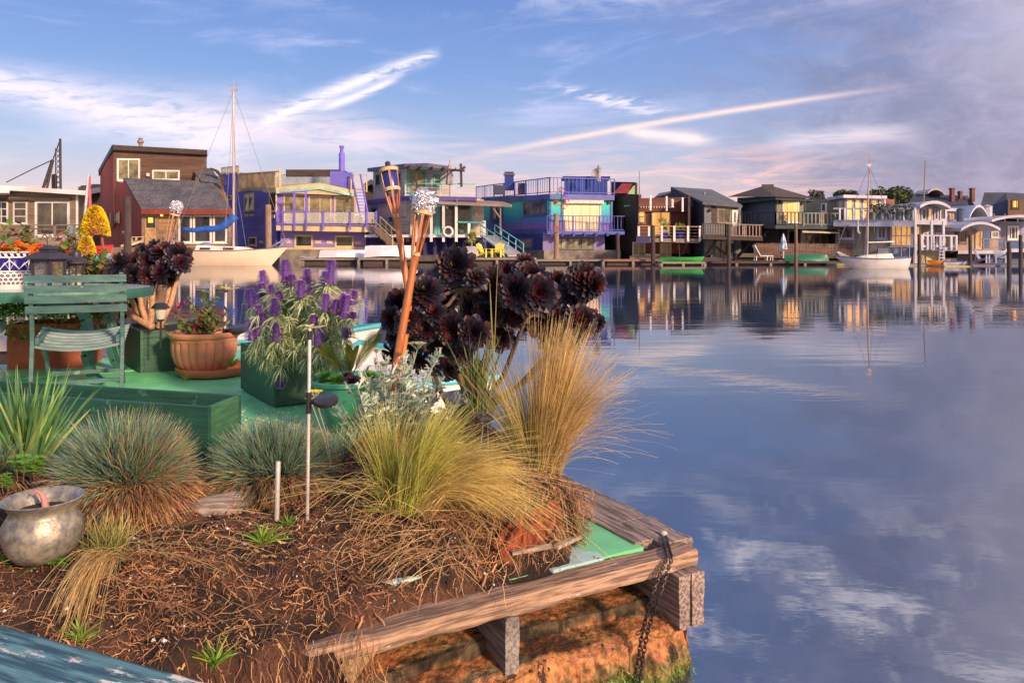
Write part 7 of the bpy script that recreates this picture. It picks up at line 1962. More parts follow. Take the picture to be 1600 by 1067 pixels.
# ================================================================ plants
leafv = mat('leaf_v', (0, 0, 0))
strand_m = mat('strand', (.3, .3, .1), vcol=True, bump=0, rough=.6, trans=.35)
def lerp3(a, b, k): return tuple(a[i] + (b[i] - a[i]) * k for i in range(3))
def fescue(label, c, rx, ry, h, n, blue=1.0, dry=.5, brown=True):
    t = thing('fescue_clump', label, 'grass clump', c, 'blue fescue clumps')
    mg_, md = MB(), MB()
    for i in range(n):
        th = uni(0, 2 * math.pi); k = math.sqrt(rnd()); el = (1 - k) * R(80) + R(-8) * k + uni(-.12, .12)
        out = V((math.cos(th), math.sin(th), 0)); ci, cz = math.cos(el) * .52, max(0, math.sin(el)) * .5; b = c + V((out.x * rx * ci + uni(-.02, .02), out.y * ry * ci + uni(-.02, .02), h * (.10 + cz)))
        d = (out * math.cos(el) + V((random.gauss(0, .22), random.gauss(0, .22), math.sin(el) + .22 + random.gauss(0, .12)))).normalized()
        L_ = .52 * math.sqrt((rx * math.cos(el)) ** 2 + (h * math.sin(el)) ** 2) * uni(.42, 1.25)
        low = max(0, min(1, (k - .52) * 3.2 + uni(-.3, .3)))
        drp = V((0, 0, -1)) * L_ * (.08 + .62 * low) ; w_ = uni(-.05, .05)
        pts = [b + d * L_ * f + drp * f * f + out.cross(V((0, 0, 1))) * w_ * L_ * f * f * 2 for f in (0, .35, .7, 1)]
        g = random.choice([(.16, .29, .22), (.20, .35, .26), (.26, .38, .17), (.11, .21, .16)]); g = lerp3((g[0] * .8, g[1] * .9, g[2] * .6), g, blue)
        tan_ = random.choice([(.50, .27, .12), (.58, .36, .17), (.38, .19, .09), (.46, .32, .2)])
        kk = uni(.7, 1.25)
        side_bias = dry * (.5 + .5 * out.x)
        if rnd() < low * .85 + side_bias * .25: cs = [tuple(q_ * kk for q_ in tan_)] * 4
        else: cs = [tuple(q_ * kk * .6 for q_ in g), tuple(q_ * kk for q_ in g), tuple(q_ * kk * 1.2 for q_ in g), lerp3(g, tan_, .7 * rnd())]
        (md if cs[0] == cs[3] else mg_).ribbon(pts, [.0012, .0014, .0011, .0004], V((uni(-1, 1), uni(-1, 1), uni(-1, 1))), c=cs)
    # dead thatch under the clump
    for i in range(int(n * .62) if brown else 0):
        th = uni(0, 2 * math.pi); out = V((math.cos(th), math.sin(th), 0)); k = uni(.3, 1)
        b = c + V((out.x * rx * .60, out.y * ry * .60, uni(.0, h * .40)))
        d = (out * uni(.3, 1) + V((uni(-.5, .5), uni(-.5, .5), uni(-1.2, .1)))).normalized(); L_ = uni(.04, .14)
        pts = [b, b + d * L_ * .5, b + d * L_ + V((0, 0, -.03))]
        for p in pts: p.z = max(p.z, DK + .02)
        kk = uni(.5, 1.2); cc = random.choice([(.34, .17, .10), (.24, .11, .06), (.44, .28, .17), (.16, .08, .05)])
        md.ribbon(pts, [.0018, .0016, .0005], V((uni(-1, 1), uni(-1, 1), uni(-1, 1))), c=tuple(q_ * kk for q_ in cc))
    mg_.build('green_blades', strand_m, t); md.build('dry_blades', strand_m, t)
    # root ball core
    mb = MB(); mb.lathe([(.45 * rx, -.02), (.58 * rx, h * .12), (.5 * rx, h * .38), (.3 * rx, h * .52), (0, h * .58)], c, 24, flute=lambda a, i: 1 + .12 * math.sin(a * 5 + i), sq=ry / rx)
    mb.build('root_ball', mat('root_ball', (.09, .05, .03), (.04, .022, .015), .95, 50, 1.0, bdist=.02), t, smooth=2)
    return t
def at_base(px, py, Y): return P(px, py, Y)
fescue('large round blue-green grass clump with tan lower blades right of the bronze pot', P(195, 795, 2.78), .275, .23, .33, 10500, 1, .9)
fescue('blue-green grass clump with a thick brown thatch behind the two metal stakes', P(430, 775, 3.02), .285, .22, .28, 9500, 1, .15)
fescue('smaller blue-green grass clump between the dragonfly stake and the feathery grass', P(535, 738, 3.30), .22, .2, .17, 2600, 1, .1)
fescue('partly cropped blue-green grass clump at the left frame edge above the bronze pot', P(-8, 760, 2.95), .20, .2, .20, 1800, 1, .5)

def feather(label, roots, name='feather_grass', cmix=((.36, .50, .05), (.74, .58, .22)), w=.00085, tip_w=.0002, group='feathery grass clumps'):
    """roots: list of (base point, n, lean vector, height, spread, droop, colour mix)"""
    t = thing(name, label, 'grass clump', roots[0][0], group); mb = MB(); mb2 = MB()
    for (b0, n, lean, H_, spr, drp, cm) in roots:
        for i in range(n):
            b = b0 + V((random.gauss(0, .022), random.gauss(0, .022), -.01)); L_ = H_ * uni(.5, 1.1)
            d = V((lean[0] + random.gauss(0, spr), lean[1] + random.gauss(0, spr), 1)).normalized()
            bend = V((lean[0] * 1.3 + random.gauss(0, spr * .7), lean[1] + random.gauss(0, spr * .7), 0)) * drp
            sag = drp * uni(.3, 1.2)
            pts = []
            for j in range(9):
                f = j / 8; pts.append(b + d * L_ * f + bend * L_ * f * f * .8 + V((0, 0, -1)) * L_ * sag * f ** 2.6 * .75)
            for p in pts:
                s_, t_ = to_st(p)
                if s_ > .3 and t_ > 0 and p.z < soil_z(s_, t_) + .004: p.z = soil_z(s_, t_) + uni(.004, .02)
            k = max(0, min(1, cm + random.gauss(0, .22))); g = lerp3(cmix[0], cmix[1], k); kk = uni(.7, 1.3)
            cs = [tuple(lerp3(tuple(q_ * .8 for q_ in g), lerp3(g, cmix[1], .5), j / 8)[q] * kk for q in range(3)) for j in range(9)]
            (mb if k < .5 else mb2).ribbon(pts, [w * (1 - .75 * j / 8) + tip_w * j / 8 for j in range(9)], V((uni(-1, 1), uni(-1, 1), uni(-.6, .6))), c=cs)
    if mb.v: mb.build('green_blades', strand_m, t)
    if mb2.v: mb2.build('dry_blades', strand_m, t)
    return t
b1 = on_soil(640, 795); b1b = on_soil(608, 780)
feather('green and gold feathery grass arching to the right over the middle of the soil bed', [
    (b1, 2300, (.20, .05), .44, .15, .55, .12), (b1 + V((.03, 0, 0)), 1000, (.42, -.05), .43, .13, 1.0, .80), (b1 + V((.05, -.02, 0)), 260, (.55, -.22), .44, .14, 1.1, .95), (b1b, 420, (-.10, 0), .40, .16, .25, .12), (b1b + V((0, -.02, 0)), 60, (-.3, -.3), .36, .35, 1.1, .9)])
b3 = P(846, 738, 2.98)
feather('tall tan feathery grass at the deck corner sweeping right over the water', [
    (b3, 2300, (.12, .04), .62, .10, .22, .70), (b3 + V((.02, .02, 0)), 900, (.28, .0), .55, .12, .50, .85), (b3 + V((-.05, .03, 0)), 620, (-.16, .02), .52, .18, .3, .3), (b3, 110, (.45, -.1), .50, .30, .7, .95)],
    cmix=((.28, .36, .06), (.66, .45, .20)))
# dead straw hanging from the middle grass over the soil
mb = MB()
def straw(p, d, L_, w, c, n=8, g=.5):
    pts = [V(p)]; d = V(d).normalized()
    for i in range(n):
        d = (d + V((random.gauss(0, .10), random.gauss(0, .10), random.gauss(0, .08) - g * .18))).normalized(); q_ = pts[-1] + d * L_ / n
        s_, t_ = to_st(q_)
        if .3 < s_ < 3.8 and t_ > t_front(s_): q_.z = max(q_.z, soil_z(s_, t_) + .004)
        pts.append(q_)
    mb.ribbon(pts, [w] * n + [w * .3], V((uni(-1, 1), uni(-.3, .3), uni(-1, 1))), c=c)
for i in range(420):
    px, py = random.gauss(660, 75), uni(770, 900)
    if px > 800 or px < 480: continue
    p = on_soil(px, py) + V((0, 0, uni(.01, .06))); k = uni(.6, 1.2)
    straw(p, (uni(-.8, .8), uni(-1, .1), uni(-.3, .5)), uni(.06, .26), uni(.0006, .0012), random.choice([(.62 * k, .42 * k, .20 * k), (.50 * k, .30 * k, .13 * k), (.7 * k, .52 * k, .3 * k)]))
for i in range(240):
    px, py = uni(740, 900), uni(745, 870); p = on_soil(px, py) + V((0, 0, uni(.005, .03))); k = uni(.6, 1.2)
    straw(p, (uni(-.6, .6), uni(-1, 0), uni(-.9, .3)), uni(.04, .12), uni(.0006, .0011), (.50 * k, .32 * k, .16 * k))
for i in range(240):
    px, py = uni(0, 480), uni(840, 1010); p = on_soil(px, py) + V((0, 0, .01)); k = uni(.5, 1.1)
    straw(p, (uni(-1, 1), uni(-1, .6), uni(-.2, .4)), uni(.05, .2), uni(.0004, .001), (.45 * k, .26 * k, .13 * k))
tag(mb.build('straw', strand_m), kind='stuff')
# straw clump bottom left
bs = on_soil(172, 880)
feather('straw-coloured grass tuft hanging down over the soil right of the bronze pot', [
    (bs, 300, (.16, -.75), .30, .09, 1.2, .96), (bs + V((-.03, .04, 0)), 300, (-.05, .1), .16, .35, .3, .05), (bs, 22, (.8, -.3), .40, .35, 1.0, .7), (bs + V((-.05, 0, 0)), 12, (-.9, -.3), .36, .3, .9, .9)],
    cmix=((.12, .26, .03), (.72, .52, .24)), w=.0015, name='straw_tuft')

def blades(name, label, b0, n, H_, spr, cols, w, fold=.5, droop=.15, group=None, lean=(0, 0)):
    t = thing(name, label, 'plant', b0, group); mb = MB()
    for i in range(n):
        b = b0 + V((random.gauss(0, .02), random.gauss(0, .02), -.01)) * (H_ / .35); L_ = H_ * uni(.45, 1.1)
        d = V((lean[0] + random.gauss(0, spr), lean[1] + random.gauss(0, spr), 1)).normalized(); out = V((d.x, d.y, 0))
        pts = [b + d * L_ * f + out * droop * L_ * f * f + V((0, 0, -droop * L_ * f * f * .8)) for f in (0, .2, .4, .6, .8, .93, 1)]
        k = uni(.7, 1.3); c = random.choice(cols); c = tuple(q_ * k for q_ in c)
        sd_ = V((-d.y + uni(-.3, .3), d.x + uni(-.3, .3), 0)); sd_ = V((1, uni(-.6, .6), 0)) if rnd() < .5 else sd_
        tipc = (.35, .22, .12) if rnd() < .4 else tuple(q_ * 1.1 for q_ in c)
        mb.ribbon(pts, [w * f for f in (.7, 1, 1, .85, .6, .3, .05)], sd_, c=[tuple(q_ * .7 for q_ in c), c, c, c, c, c, tipc], fold=fold)
    mb.build('leaves', leafv, t); return t
blades('sword_leaf_plant', 'upright sword-leaved plant with yellow-green stripes at the left edge', P(40, 745, 3.02), 135, .46, .30, [(.12, .30, .08), (.18, .38, .09), (.36, .46, .14), (.09, .22, .08), (.14, .30, .12)], .0072, .5, .10)
blades('sword_leaf_plant', 'dark upright leaves between the black succulent and the feathery grass', P(745, 640, 3.7), 60, .42, .20, [(.08, .16, .05), (.14, .22, .06), (.2, .22, .07)], .0045, .5, .15)
blades('reed_plant', 'tall thin green reeds rising in front of the black succulents', P(778, 600, 3.5), 3, .60, .07, [(.22, .28, .08), (.3, .3, .1)], .004, .5, .05)
def weed(label, px, py, s, n, cols=[(.18, .40, .03), (.12, .30, .03), (.30, .42, .05)], Y=None):
    b = on_soil(px, py) if Y is None else P(px, py, Y)
    return blades('weed_tuft', label, b, n, s, .75, cols, .0030 * s / .08 * .8, .4, .25, 'green weeds in the soil')
weed('bright green weed tuft in the middle of the soil, left of the stake base', 412, 850, .085, 70)
weed('small bright green weed tuft at the foot of the short metal stake', 450, 822, .055, 45)
weed('fresh green blades under the feathery grass', 690, 782, .12, 26)
weed('fresh yellow-green blades at the left foot of the feathery grass', 600, 800, .12, 40, [(.5, .5, .05), (.25, .42, .04)])
weed('green weeds at the left foot of the bronze pot', 12, 880, .09, 60)
weed('green weeds in front of the bronze pot', 60, 888, .08, 60)
weed('green weeds beside the teal bench', 125, 1000, .07, 36)
weed('green weeds by the dark board at the bottom', 335, 1040, .085, 30)
weed('tiny green shoot at the deck corner beside the green painted patch', 902, 838, .07, 9, [(.3, .4, .06), (.5, .35, .1)], 2.86)
weed('little yellow-green weed beside the terracotta saucer', 360, 572, .14, 40, [(.35, .45, .05), (.2, .35, .05)], 6.35)
weed('small weed in front of the terracotta saucer', 290, 592, .08, 26, [(.3, .4, .05)], 6.15)
t = stemmed('leafy_sprig', 'small green leafy sprig growing out of the right side of the root mass', 'plant', ST(.33, .5, DK + .12), [(ST(.27 + i * .012, .5 + uni(-.05, .05), DK + .13 + uni(-.02, .05)), (0, 0, 0), .001) for i in range(7)], [(.20, .38, .04), (.12, .28, .03)], .018, 7)
def mint(label, base, s, n=5, rot=0):
    t = thing('mint_plant', label, 'plant', base, 'broad-leaved mint plants'); mb = MB(); ms = MB()
    for k in range(n):
        off = V((uni(-.8, .8), uni(-.5, .3), 0)) * s * .5; b = base + off; top = b + V((uni(-.1, .1), uni(-.1, 0), 1)) * s * uni(.5, 1.1)
        ms.tube([b, top], .0016, 5)
        for lv in range(4):
            z = lv / 4; c = b.lerp(top, .35 + .65 * z)
            for q_ in range(4 if lv > 1 else 2):
                a = q_ * 1.57 + lv * .8 + rot; d = V((math.cos(a), math.sin(a), .35 + .25 * z)).normalized(); L_ = s * .42 * (1 - .35 * z)
                sd_ = V((-d.y, d.x, 0)); pts = [c + d * L_ * f + V((0, 0, -.35 * L_ * f * f)) for f in (0, .25, .55, .8, 1)]
                k_ = uni(.8, 1.2); cc = (.13 * k_, .36 * k_, .035 * k_)
                mb.ribbon(pts, [L_ * .06, L_ * .30, L_ * .34, L_ * .22, .0005], sd_, c=[cc, cc, tuple(x * 1.15 for x in cc), cc, cc], fold=.22)
    ms.build('stem', mat('stem_0.20', (.2, .3, .05)), t); mb.build('leaves', leafv, t)
mint('broad-leaved green mint in front of the bronze pot', on_soil(80, 892), .085, 6)
mint('broad-leaved green sprig growing above the rim of the bronze pot', P(40, 752, 2.72), .11, 4, .4)
mint('small green sprig half hidden at the left of the bronze pot rim', P(8, 770, 2.70), .07, 3, .9)

# ---------------------------------------------------------------- silver yarrow
def yarrow():
    base = P(620, 742, 3.45); t = thing('silver_yarrow', 'silvery grey-green yarrow bush with small pale buds in front of the green bowl', 'shrub', base)
    mb, ms, mf = MB(), MB(), MB()
    sv = [(.34, .44, .36), (.26, .36, .30), (.44, .52, .42), (.16, .26, .18)]
    tips = [(548, 610), (570, 585), (598, 560), (625, 548), (560, 640), (590, 620), (640, 600), (660, 570), (688, 555), (610, 640), (650, 640), (680, 610), (545, 665), (575, 680), (606, 690), (530, 640), (700, 590), (716, 620), (600, 600), (575, 650), (640, 670), (620, 580), (672, 640), (540, 690), (556, 700), (590, 705), (620, 655), (655, 605), (700, 640), (530, 675)]
    for (px, py) in tips:
        for rep in range(2):
            tip = P(px + uni(-14, 14), py + uni(-12, 14), 3.45 + uni(-.2, .22)); b = base + V((uni(-.09, .09), uni(-.1, .1), 0))
            mid = V((0, 0, .02)); pts = [b.lerp(tip, i / 8) + V((b.x - tip.x, 0, 0)) * .10 * math.sin(i / 8 * 3.14) for i in range(9)]
            ms.tube(pts, [.0022] * 9, 4)
            for i in range(52):
                k = .1 + .9 * rnd(); j = min(7, int(k * 8)); p = pts[j].lerp(pts[j + 1], k * 8 - j)
                d = V((uni(-1, 1), uni(-1, 1), uni(.1, 1.1))).normalized(); L_ = uni(.026, .068)
                sd_ = d.cross(V((0, 1, .3)))
                cc = random.choice(sv); mb.ribbon([p, p + d * L_ * .5, p + d * L_ + V((0, 0, -.006))], [.0018, .0052, .0008], sd_, c=cc)
                for e in (-1, 1):
                    q_ = p + d * L_ * .6; dd = (d + sd_.normalized() * e * .9).normalized(); mb.ribbon([q_, q_ + dd * L_ * .3], [.0022, .0006], d, c=cc)
            if rep == 0 or rnd() < .4:
                mf = MB()
                for i in range(16):
                    c = pts[-1] + V((random.gauss(0, .007), random.gauss(0, .007), random.gauss(0, .003))); mf.ribbon([c, c + V((uni(-.6, .6), uni(-.6, .6), 1)) * .007], [.0028, .0012], V((1, uni(-1, 1), 0)), c=random.choice([(.66, .68, .62), (.55, .56, .44), (.7, .7, .7)]))
                mf.build('bud_cluster', mat('silver_leaf', (.4, .4, .4), vcol=True, bump=0, rough=.8), t)
    ms.build('stem', mat('silver_stem', (.36, .40, .32)), t); mb.build('leaves', mat('silver_leaf', (.4, .4, .4), vcol=True, bump=0, rough=.8), t)
yarrow()
def yarrow_head(label, px, py, Y, base, r, c, cat='flower'):
    t = thing('yarrow_flower', label, cat, base); top = P(px, py, Y); ms, mf = MB(), MB()
    for i in range(26):
        a, k = uni(0, 6.28), math.sqrt(rnd()); q_ = top + V((math.cos(a) * r * k, math.sin(a) * r * k, -.12 * r * k)); ms.tube([top - V((0, 0, r * .9)), q_], .0012, 4)
        for j in range(16):
            p = q_ + V((random.gauss(0, .14 * r), random.gauss(0, .14 * r), uni(0, .10 * r))); mf.ribbon([p, p + V((uni(-.5, .5), uni(-.5, .5), 1)) * r * .12], [r * .07, r * .04], V((1, uni(-1, 1), 0)), c=tuple(x * uni(.8, 1.15) for x in c))
    ms.tube([V(base), V(base).lerp(top, .5) + V((.01, 0, 0)), top - V((0, 0, r * .9))], .0022, 5)
    ms.build('stem', mat('silver_stem', (0, 0, 0)), t); mf.build('petals', leafv, t)
bs_ = P(600, 720, 3.4)
yarrow_head('flat yellow yarrow head just above the black solar disk', 492, 611, 2.9, on_soil(520, 745), .024, (.80, .66, .04))
yarrow_head('second flat yellow yarrow head lower left beside the stake', 486, 622, 2.92, on_soil(520, 748), .016, (.80, .66, .04))
yarrow_head('bright yellow yarrow head at the foot of the tall feathery grass', 790, 731, 2.78, on_soil(770, 770), .026, (.85, .68, .02))
yarrow_head('dried pale yarrow head below the left torch', 652, 536, 3.5, bs_, .034, (.36, .38, .20))
yarrow_head('dried pale yarrow head near the fork of the black succulent', 755, 612, 3.3, on_soil(745, 740), .026, (.40, .34, .20))
yarrow_head('dried pale yarrow head between the two feathery grasses', 762, 655, 3.1, on_soil(755, 750), .026, (.50, .44, .30))
yarrow_head('whitish yarrow head left of the torch pole', 600, 566, 3.4, bs_, .022, (.45, .46, .34))
yarrow_head('dried yarrow head beside the young palm', 588, 545, 3.5, bs_, .022, (.42, .44, .25))
# twig stakes
for px0, py0, px1, py1, Y, r, l in ((692, 558, 738, 622, 3.9, .020, 'thick brown cut branch stub between the silver bush and the feathery grass'), (676, 590, 682, 628, 3.6, .006, 'thin orange twig standing in the silver bush'), (727, 586, 742, 622, 3.5, .006, 'thin orange-brown dry stalk right of the cut branch')):
    tag(MB().tube([P(px0, py0, Y), P((px0 + px1) / 2 + 2, (py0 + py1) / 2, Y), P(px1, py1, Y)], [r * .9, r, r], 9).build('cut_branch', mat('branch', (.34, .18, .09), (.2, .1, .06), .8, 20, .5), smooth=True), l, 'branch')

# ---------------------------------------------------------------- pride of madeira
def echium():
    base = V((n0.x + .15, n0.y + .55, DK + .32)); t = thing('purple_flower_shrub', 'tall shrub with purple cone flowers and narrow grey-green leaves in the dark green box', 'shrub', base)
    heads = [(411, 434, .030, .075), (410, 455, .030, .085), (424, 452, .017, .045), (446, 424, .040, .118), (457, 437, .022, .055), (392, 465, .030, .090), (404, 484, .018, .045), (429, 480, .028, .085), (411, 499, .022, .058), (436, 462, .018, .045), (470, 452, .028, .088), (480, 431, .026, .070), (484, 455, .018, .04), (507, 438, .030, .088), (517, 425, .034, .115), (509, 473, .030, .085), (524, 479, .024, .068), (540, 480, .038, .120), (553, 465, .022, .070), (537, 466, .018, .05), (552, 493, .014, .035), (393, 518, .034, .088), (402, 515, .024, .06), (432, 519, .030, .085), (490, 500, .020, .05), (498, 523, .034, .105), (438, 592, .032, .085), (542, 520, .02, .05)]
    ms, ml = MB(), MB(); sv = [(.40, .54, .26), (.52, .62, .34), (.28, .42, .18), (.66, .68, .42), (.20, .32, .14)]
    spikes = []
    for (px, py, r, h_) in heads:
        Y = 5.18 + uni(-.22, .2) if py < 470 else 4.98
        c = P(px, py, Y); down = py > 560
        ax = V(((c.x - base.x) * .35, uni(-.1, .05), 1)).normalized() if not down else V((.1, -.4, -1)).normalized()
        r *= 1.28; h_ *= 1.34
        mb = MB(); b = c - ax * h_ * .5
        mb.tube([b, b + ax * h_ * .97], [r * .66, r * .22], 8, c=(.16, .06, .34))
        s1_ = ax.cross(V((0, 1, 0))).normalized(); s2_ = ax.cross(s1_)
        N = int(300 * (h_ / .1) ** 1.3) + 60
        for i in range(N):
            k = (i + rnd()) / N; a = i * 2.39996; rad = s1_ * math.cos(a) + s2_ * math.sin(a); prof_ = min(1, k * 5 + .55) * (1 - .72 * k ** 1.9)
            p = b + ax * h_ * k + rad * r * prof_ * uni(.78, 1.02); cc = random.choice([(.38, .16, .74), (.50, .25, .85), (.68, .45, .94), (.16, .06, .34), (.46, .15, .58), (.10, .04, .22)])
            d = (rad + ax * .35).normalized(); tn = d.cross(ax).normalized()
            mb.ribbon([p, p + d * .008, p + d * .013], [.0028, .0040, .0014], tn, c=cc)
            if rnd() < .6: mb.ribbon([p + d * .010, p + d * .022], [.0012, .0018], tn, c=random.choice([(.75, .45, .75), (.6, .3, .8), (.8, .4, .5)]))
        spikes.append(mb)
        st = b; rt = base + V((uni(-.12, .12), uni(-.1, .1), 0)) if not down else base + V((0, -.35, .12))
        pts = [rt.lerp(st, i / 8) + V(((rt.x - st.x) * .22 * math.sin(i / 8 * 3.14), 0, .02 * math.sin(i / 8 * 3.14))) for i in range(9)]
        if down: pts = [rt.lerp(st, i / 8) + V((0, -.03, .10 * math.sin(i / 8 * 3.14))) for i in range(9)]
        ms.tube(pts, [.010 - .0008 * i for i in range(9)], 6, c=(.34, .36, .2))
        for i in range(150):
            k = .22 + .80 * rnd() ** .8; k = min(.999, k); j = min(7, int(k * 8)); p = pts[j].lerp(pts[j + 1], k * 8 - j); tan_ = (pts[j + 1] - pts[j]).normalized()
            a = uni(0, 6.28); u1 = tan_.cross(V((0, 1, .1))).normalized(); u2 = tan_.cross(u1); rad = u1 * math.cos(a) + u2 * math.sin(a)
            L_ = uni(.05, .115); d = (rad * .9 + tan_ * uni(.1, .8)).normalized(); sd_ = rad.cross(tan_)
            pl_ = [p, p + d * L_ * .35, p + d * L_ * .7 + V((0, 0, -.10 * L_)), p + d * L_ + V((0, 0, -.35 * L_))]
            cc = random.choice(sv); q2 = uni(.7, 1.2); cc = tuple(x * q2 for x in cc); ml.ribbon(pl_, [.0015, .0042, .0036, .0006], sd_, c=cc, fold=.3)
    # drooping leaf clusters at the bottom
    for (px, py, Y) in ((415, 560, 5.0), (440, 572, 4.95), (480, 560, 5.0), (520, 562, 5.15), (498, 575, 5.1), (460, 548, 5.0), (400, 545, 5.1), (500, 550, 5.0), (428, 545, 5.0), (535, 545, 5.3), (475, 535, 5.05), (515, 530, 5.1), (440, 525, 5.05), (465, 505, 5.2), (450, 480, 5.3), (490, 480, 5.3), (425, 505, 5.2), (478, 470, 5.4), (520, 505, 5.3), (455, 455, 5.4), (500, 460, 5.4)):
        c = P(px, py, Y)
        ms.tube([base + V((0, -.1, .1)), (base + c) / 2 + V((0, 0, .06)), c], .007, 5, c=(.34, .26, .2))
        for i in range(85):
            d = V((random.gauss(0, 1), random.gauss(0, 1), random.gauss(0, 1) - .1)).normalized(); L_ = uni(.06, .12); sd_ = d.cross(V((.2, .3, 1)))
            cc = random.choice(sv); q2 = uni(.7, 1.25); cc = tuple(x * q2 for x in cc)
            ml.ribbon([c, c + d * L_ * .4, c + d * L_ * .75 + V((0, 0, -.01)), c + d * L_ + V((0, 0, -.03))], [.0015, .0042, .0036, .0006], sd_, c=cc, fold=.3)
    ms.build('stem', mat('echium_stem', (.3, .3, .2), vcol=True, bump=0), t); ml.build('leaves', mat('echium_leaf', (.4, .4, .3), vcol=True, bump=0, rough=.7, trans=.15), t)
    pm = mat('purple_floret', (.3, .1, .5), vcol=True, bump=0, rough=.7, scale=80)
    for s in spikes: s.build('flower_spike', pm, t)
echium()

# ---------------------------------------------------------------- black succulents
dark = [(.010, .006, .014), (.018, .007, .014), (.008, .006, .016), (.034, .008, .012), (.012, .011, .026)]
def aeonium(name, label, base, heads, stem_c, Y0, fk_px, thick=.016):
    t = thing(name, label, 'succulent', base)
    ms = MB(); forks = []
    for (fx, fy) in fk_px:
        f_ = P(fx, fy, Y0 + .05); bb = V(base) + V((uni(-.07, .07), uni(-.05, .05), 0)); md_ = bb.lerp(f_, .5) + V(((f_.x - bb.x) * .12, 0, -.02)); forks.append(f_)
        ms.tube([bb, bb.lerp(md_, .5), md_, md_.lerp(f_, .55), f_], [thick, thick * .95, thick * .85, thick * .78, thick * .7], 8)
    for (px, py, Rpx, dY, nx, nz) in heads:
        Y = Y0 + dY; c = P(px, py, Y); Rr = Rpx / F * Y
        nrm = V((nx + uni(-.4, .4), -1.0, nz + uni(-.35, .45))).normalized(); c = c + V((0, uni(-.06, .06), 0))
        mb = MB(); rosette(mb, c, nrm, Rr, 62 if Rpx > 22 else 44, dark, inner=(.10, .006, .012) if rnd() < .6 else (.012, .006, .012), heart=(.08, .12, .02) if rnd() < .3 else (.06, .008, .01), spoon=.24, cup=.6)
        b = c - nrm * Rr * .08
        # skirt of older leaves hanging behind
        for i in range(14):
            a = uni(0, 6.28); d = (V((math.cos(a), 0, math.sin(a))) * .8 - nrm * .5 + V((0, 0, -.5))).normalized()
            mb.ribbon([b, b + d * Rr * .6, b + d * Rr * .95], [.004, Rr * .11, .002], d.cross(nrm), c=random.choice(dark + [(.06, .01, .015)]), fold=.3)
        mb.build('rosette', succ, t)
        fk = min(forks, key=lambda f_: (f_ - b).length); mid = fk.lerp(b, .5) + V((0, .02, -.02))
        ms.tube([fk, mid, b], [thick * .7, thick * .6, thick * .5], 8)
    ms.build('stem', mat('succ_stem_%.2f' % stem_c[0], stem_c, tuple(x * .6 for x in stem_c), .8, 30, .6), t, smooth=True)
heads = [(712, 416, 36, .05, .1, .5), (698, 424, 26, .2, -.3, .3), (745, 436, 22, -.05, .2, .2), (666, 458, 34, -.1, -.1, .35), (625, 478, 30, .1, -.5, .3), (612, 500, 24, 0, -.6, .1), (640, 500, 26, -.15, -.2, .1), (680, 490, 22, -.2, 0, .3), (664, 515, 24, -.2, -.1, .1), (706, 518, 32, -.25, .1, .15), (740, 520, 30, -.25, .15, .2), (622, 525, 20, .1, -.4, -.1), (700, 470, 24, .1, 0, .3), (768, 452, 38, .1, -.2, .4), (745, 480, 32, .15, 0, .2), (762, 490, 30, 0, .1, 0), (826, 440, 38, .15, .1, .7), (806, 455, 34, -.1, -.1, .3), (840, 460, 36, -.15, .2, .4), (852, 470, 30, .1, .4, .2), (800, 490, 30, .1, 0, .1), (835, 500, 30, .15, .1, 0), (914, 440, 34, .05, .2, .4), (900, 455, 32, .15, -.1, .3), (928, 446, 26, 0, .5, .2), (905, 500, 30, .05, .3, .0), (880, 505, 28, .1, .1, .0), (925, 505, 24, .1, .4, -.1), (780, 530, 26, .1, 0, 0), (860, 530, 24, .15, .1, -.1), (640, 545, 18, 0, -.2, -.2), (820, 410, 18, .2, 0, .8), (790, 428, 24, .2, -.2, .6), (725, 548, 22, 0, 0, -.1), (690, 540, 22, 0, 0, -.1), (612, 552, 20, .1, -.3, 0), (655, 562, 22, 0, -.1, .1), (700, 575, 22, -.1, 0, .1), (740, 580, 22, .1, .1, 0), (640, 430, 16, .2, -.3, .5), (871, 440, 20, .25, .1, .3), (890, 540, 20, .2, .2, -.2)]
aeonium('black_succulent', 'large spreading black rosette succulent on thick stems at the water edge', PZ(742, 655, DK + .05) + V((-.05, .0, 0)), heads, (.15, .10, .08), 4.0, [(655, 520), (720, 450), (712, 560), (765, 520), (820, 500), (865, 545), (895, 500), (670, 560)])
mb = MB().lathe([(.12, 0), (.15, .12), (.17, .2), (.16, .2), (.12, .18), (0, .17)], PZ(735, 668, DK) , 20); tag(mb.build('black_pot', blackp, smooth=2), 'black pot hidden below the large black succulent', 'pot')
heads2 = [(275, 403, 26, -.1, .3, .2), (256, 397, 24, .1, -.1, .7), (262, 415, 22, 0, -.2, .2), (285, 412, 18, -.1, .6, .1), (232, 410, 22, .1, 0, .3), (215, 415, 24, .2, -.2, .3), (195, 413, 22, .1, -.3, .4), (205, 430, 22, 0, -.1, .1), (182, 424, 18, .1, -.5, .2), (232, 432, 20, -.1, 0, 0), (222, 395, 18, .3, 0, .6), (250, 428, 18, -.1, .2, 0), (262, 438, 14, 0, .3, -.2), (245, 388, 16, .2, 0, .8), (178, 440, 14, .2, -.2, 0), (205, 472, 12, .2, 0, .1), (175, 505, 10, .3, -.3, 0), (190, 488, 12, .3, -.3, 0)]
aeonium('black_succulent', 'black rosette succulent on bare tan stems in the green box behind the chair', PZ(228, 583, DK) + V((-.12, .45, .34)), heads2, (.58, .34, .20), 7.0, [(268, 425), (240, 435), (215, 440), (196, 450), (182, 465), (278, 430)], .030)
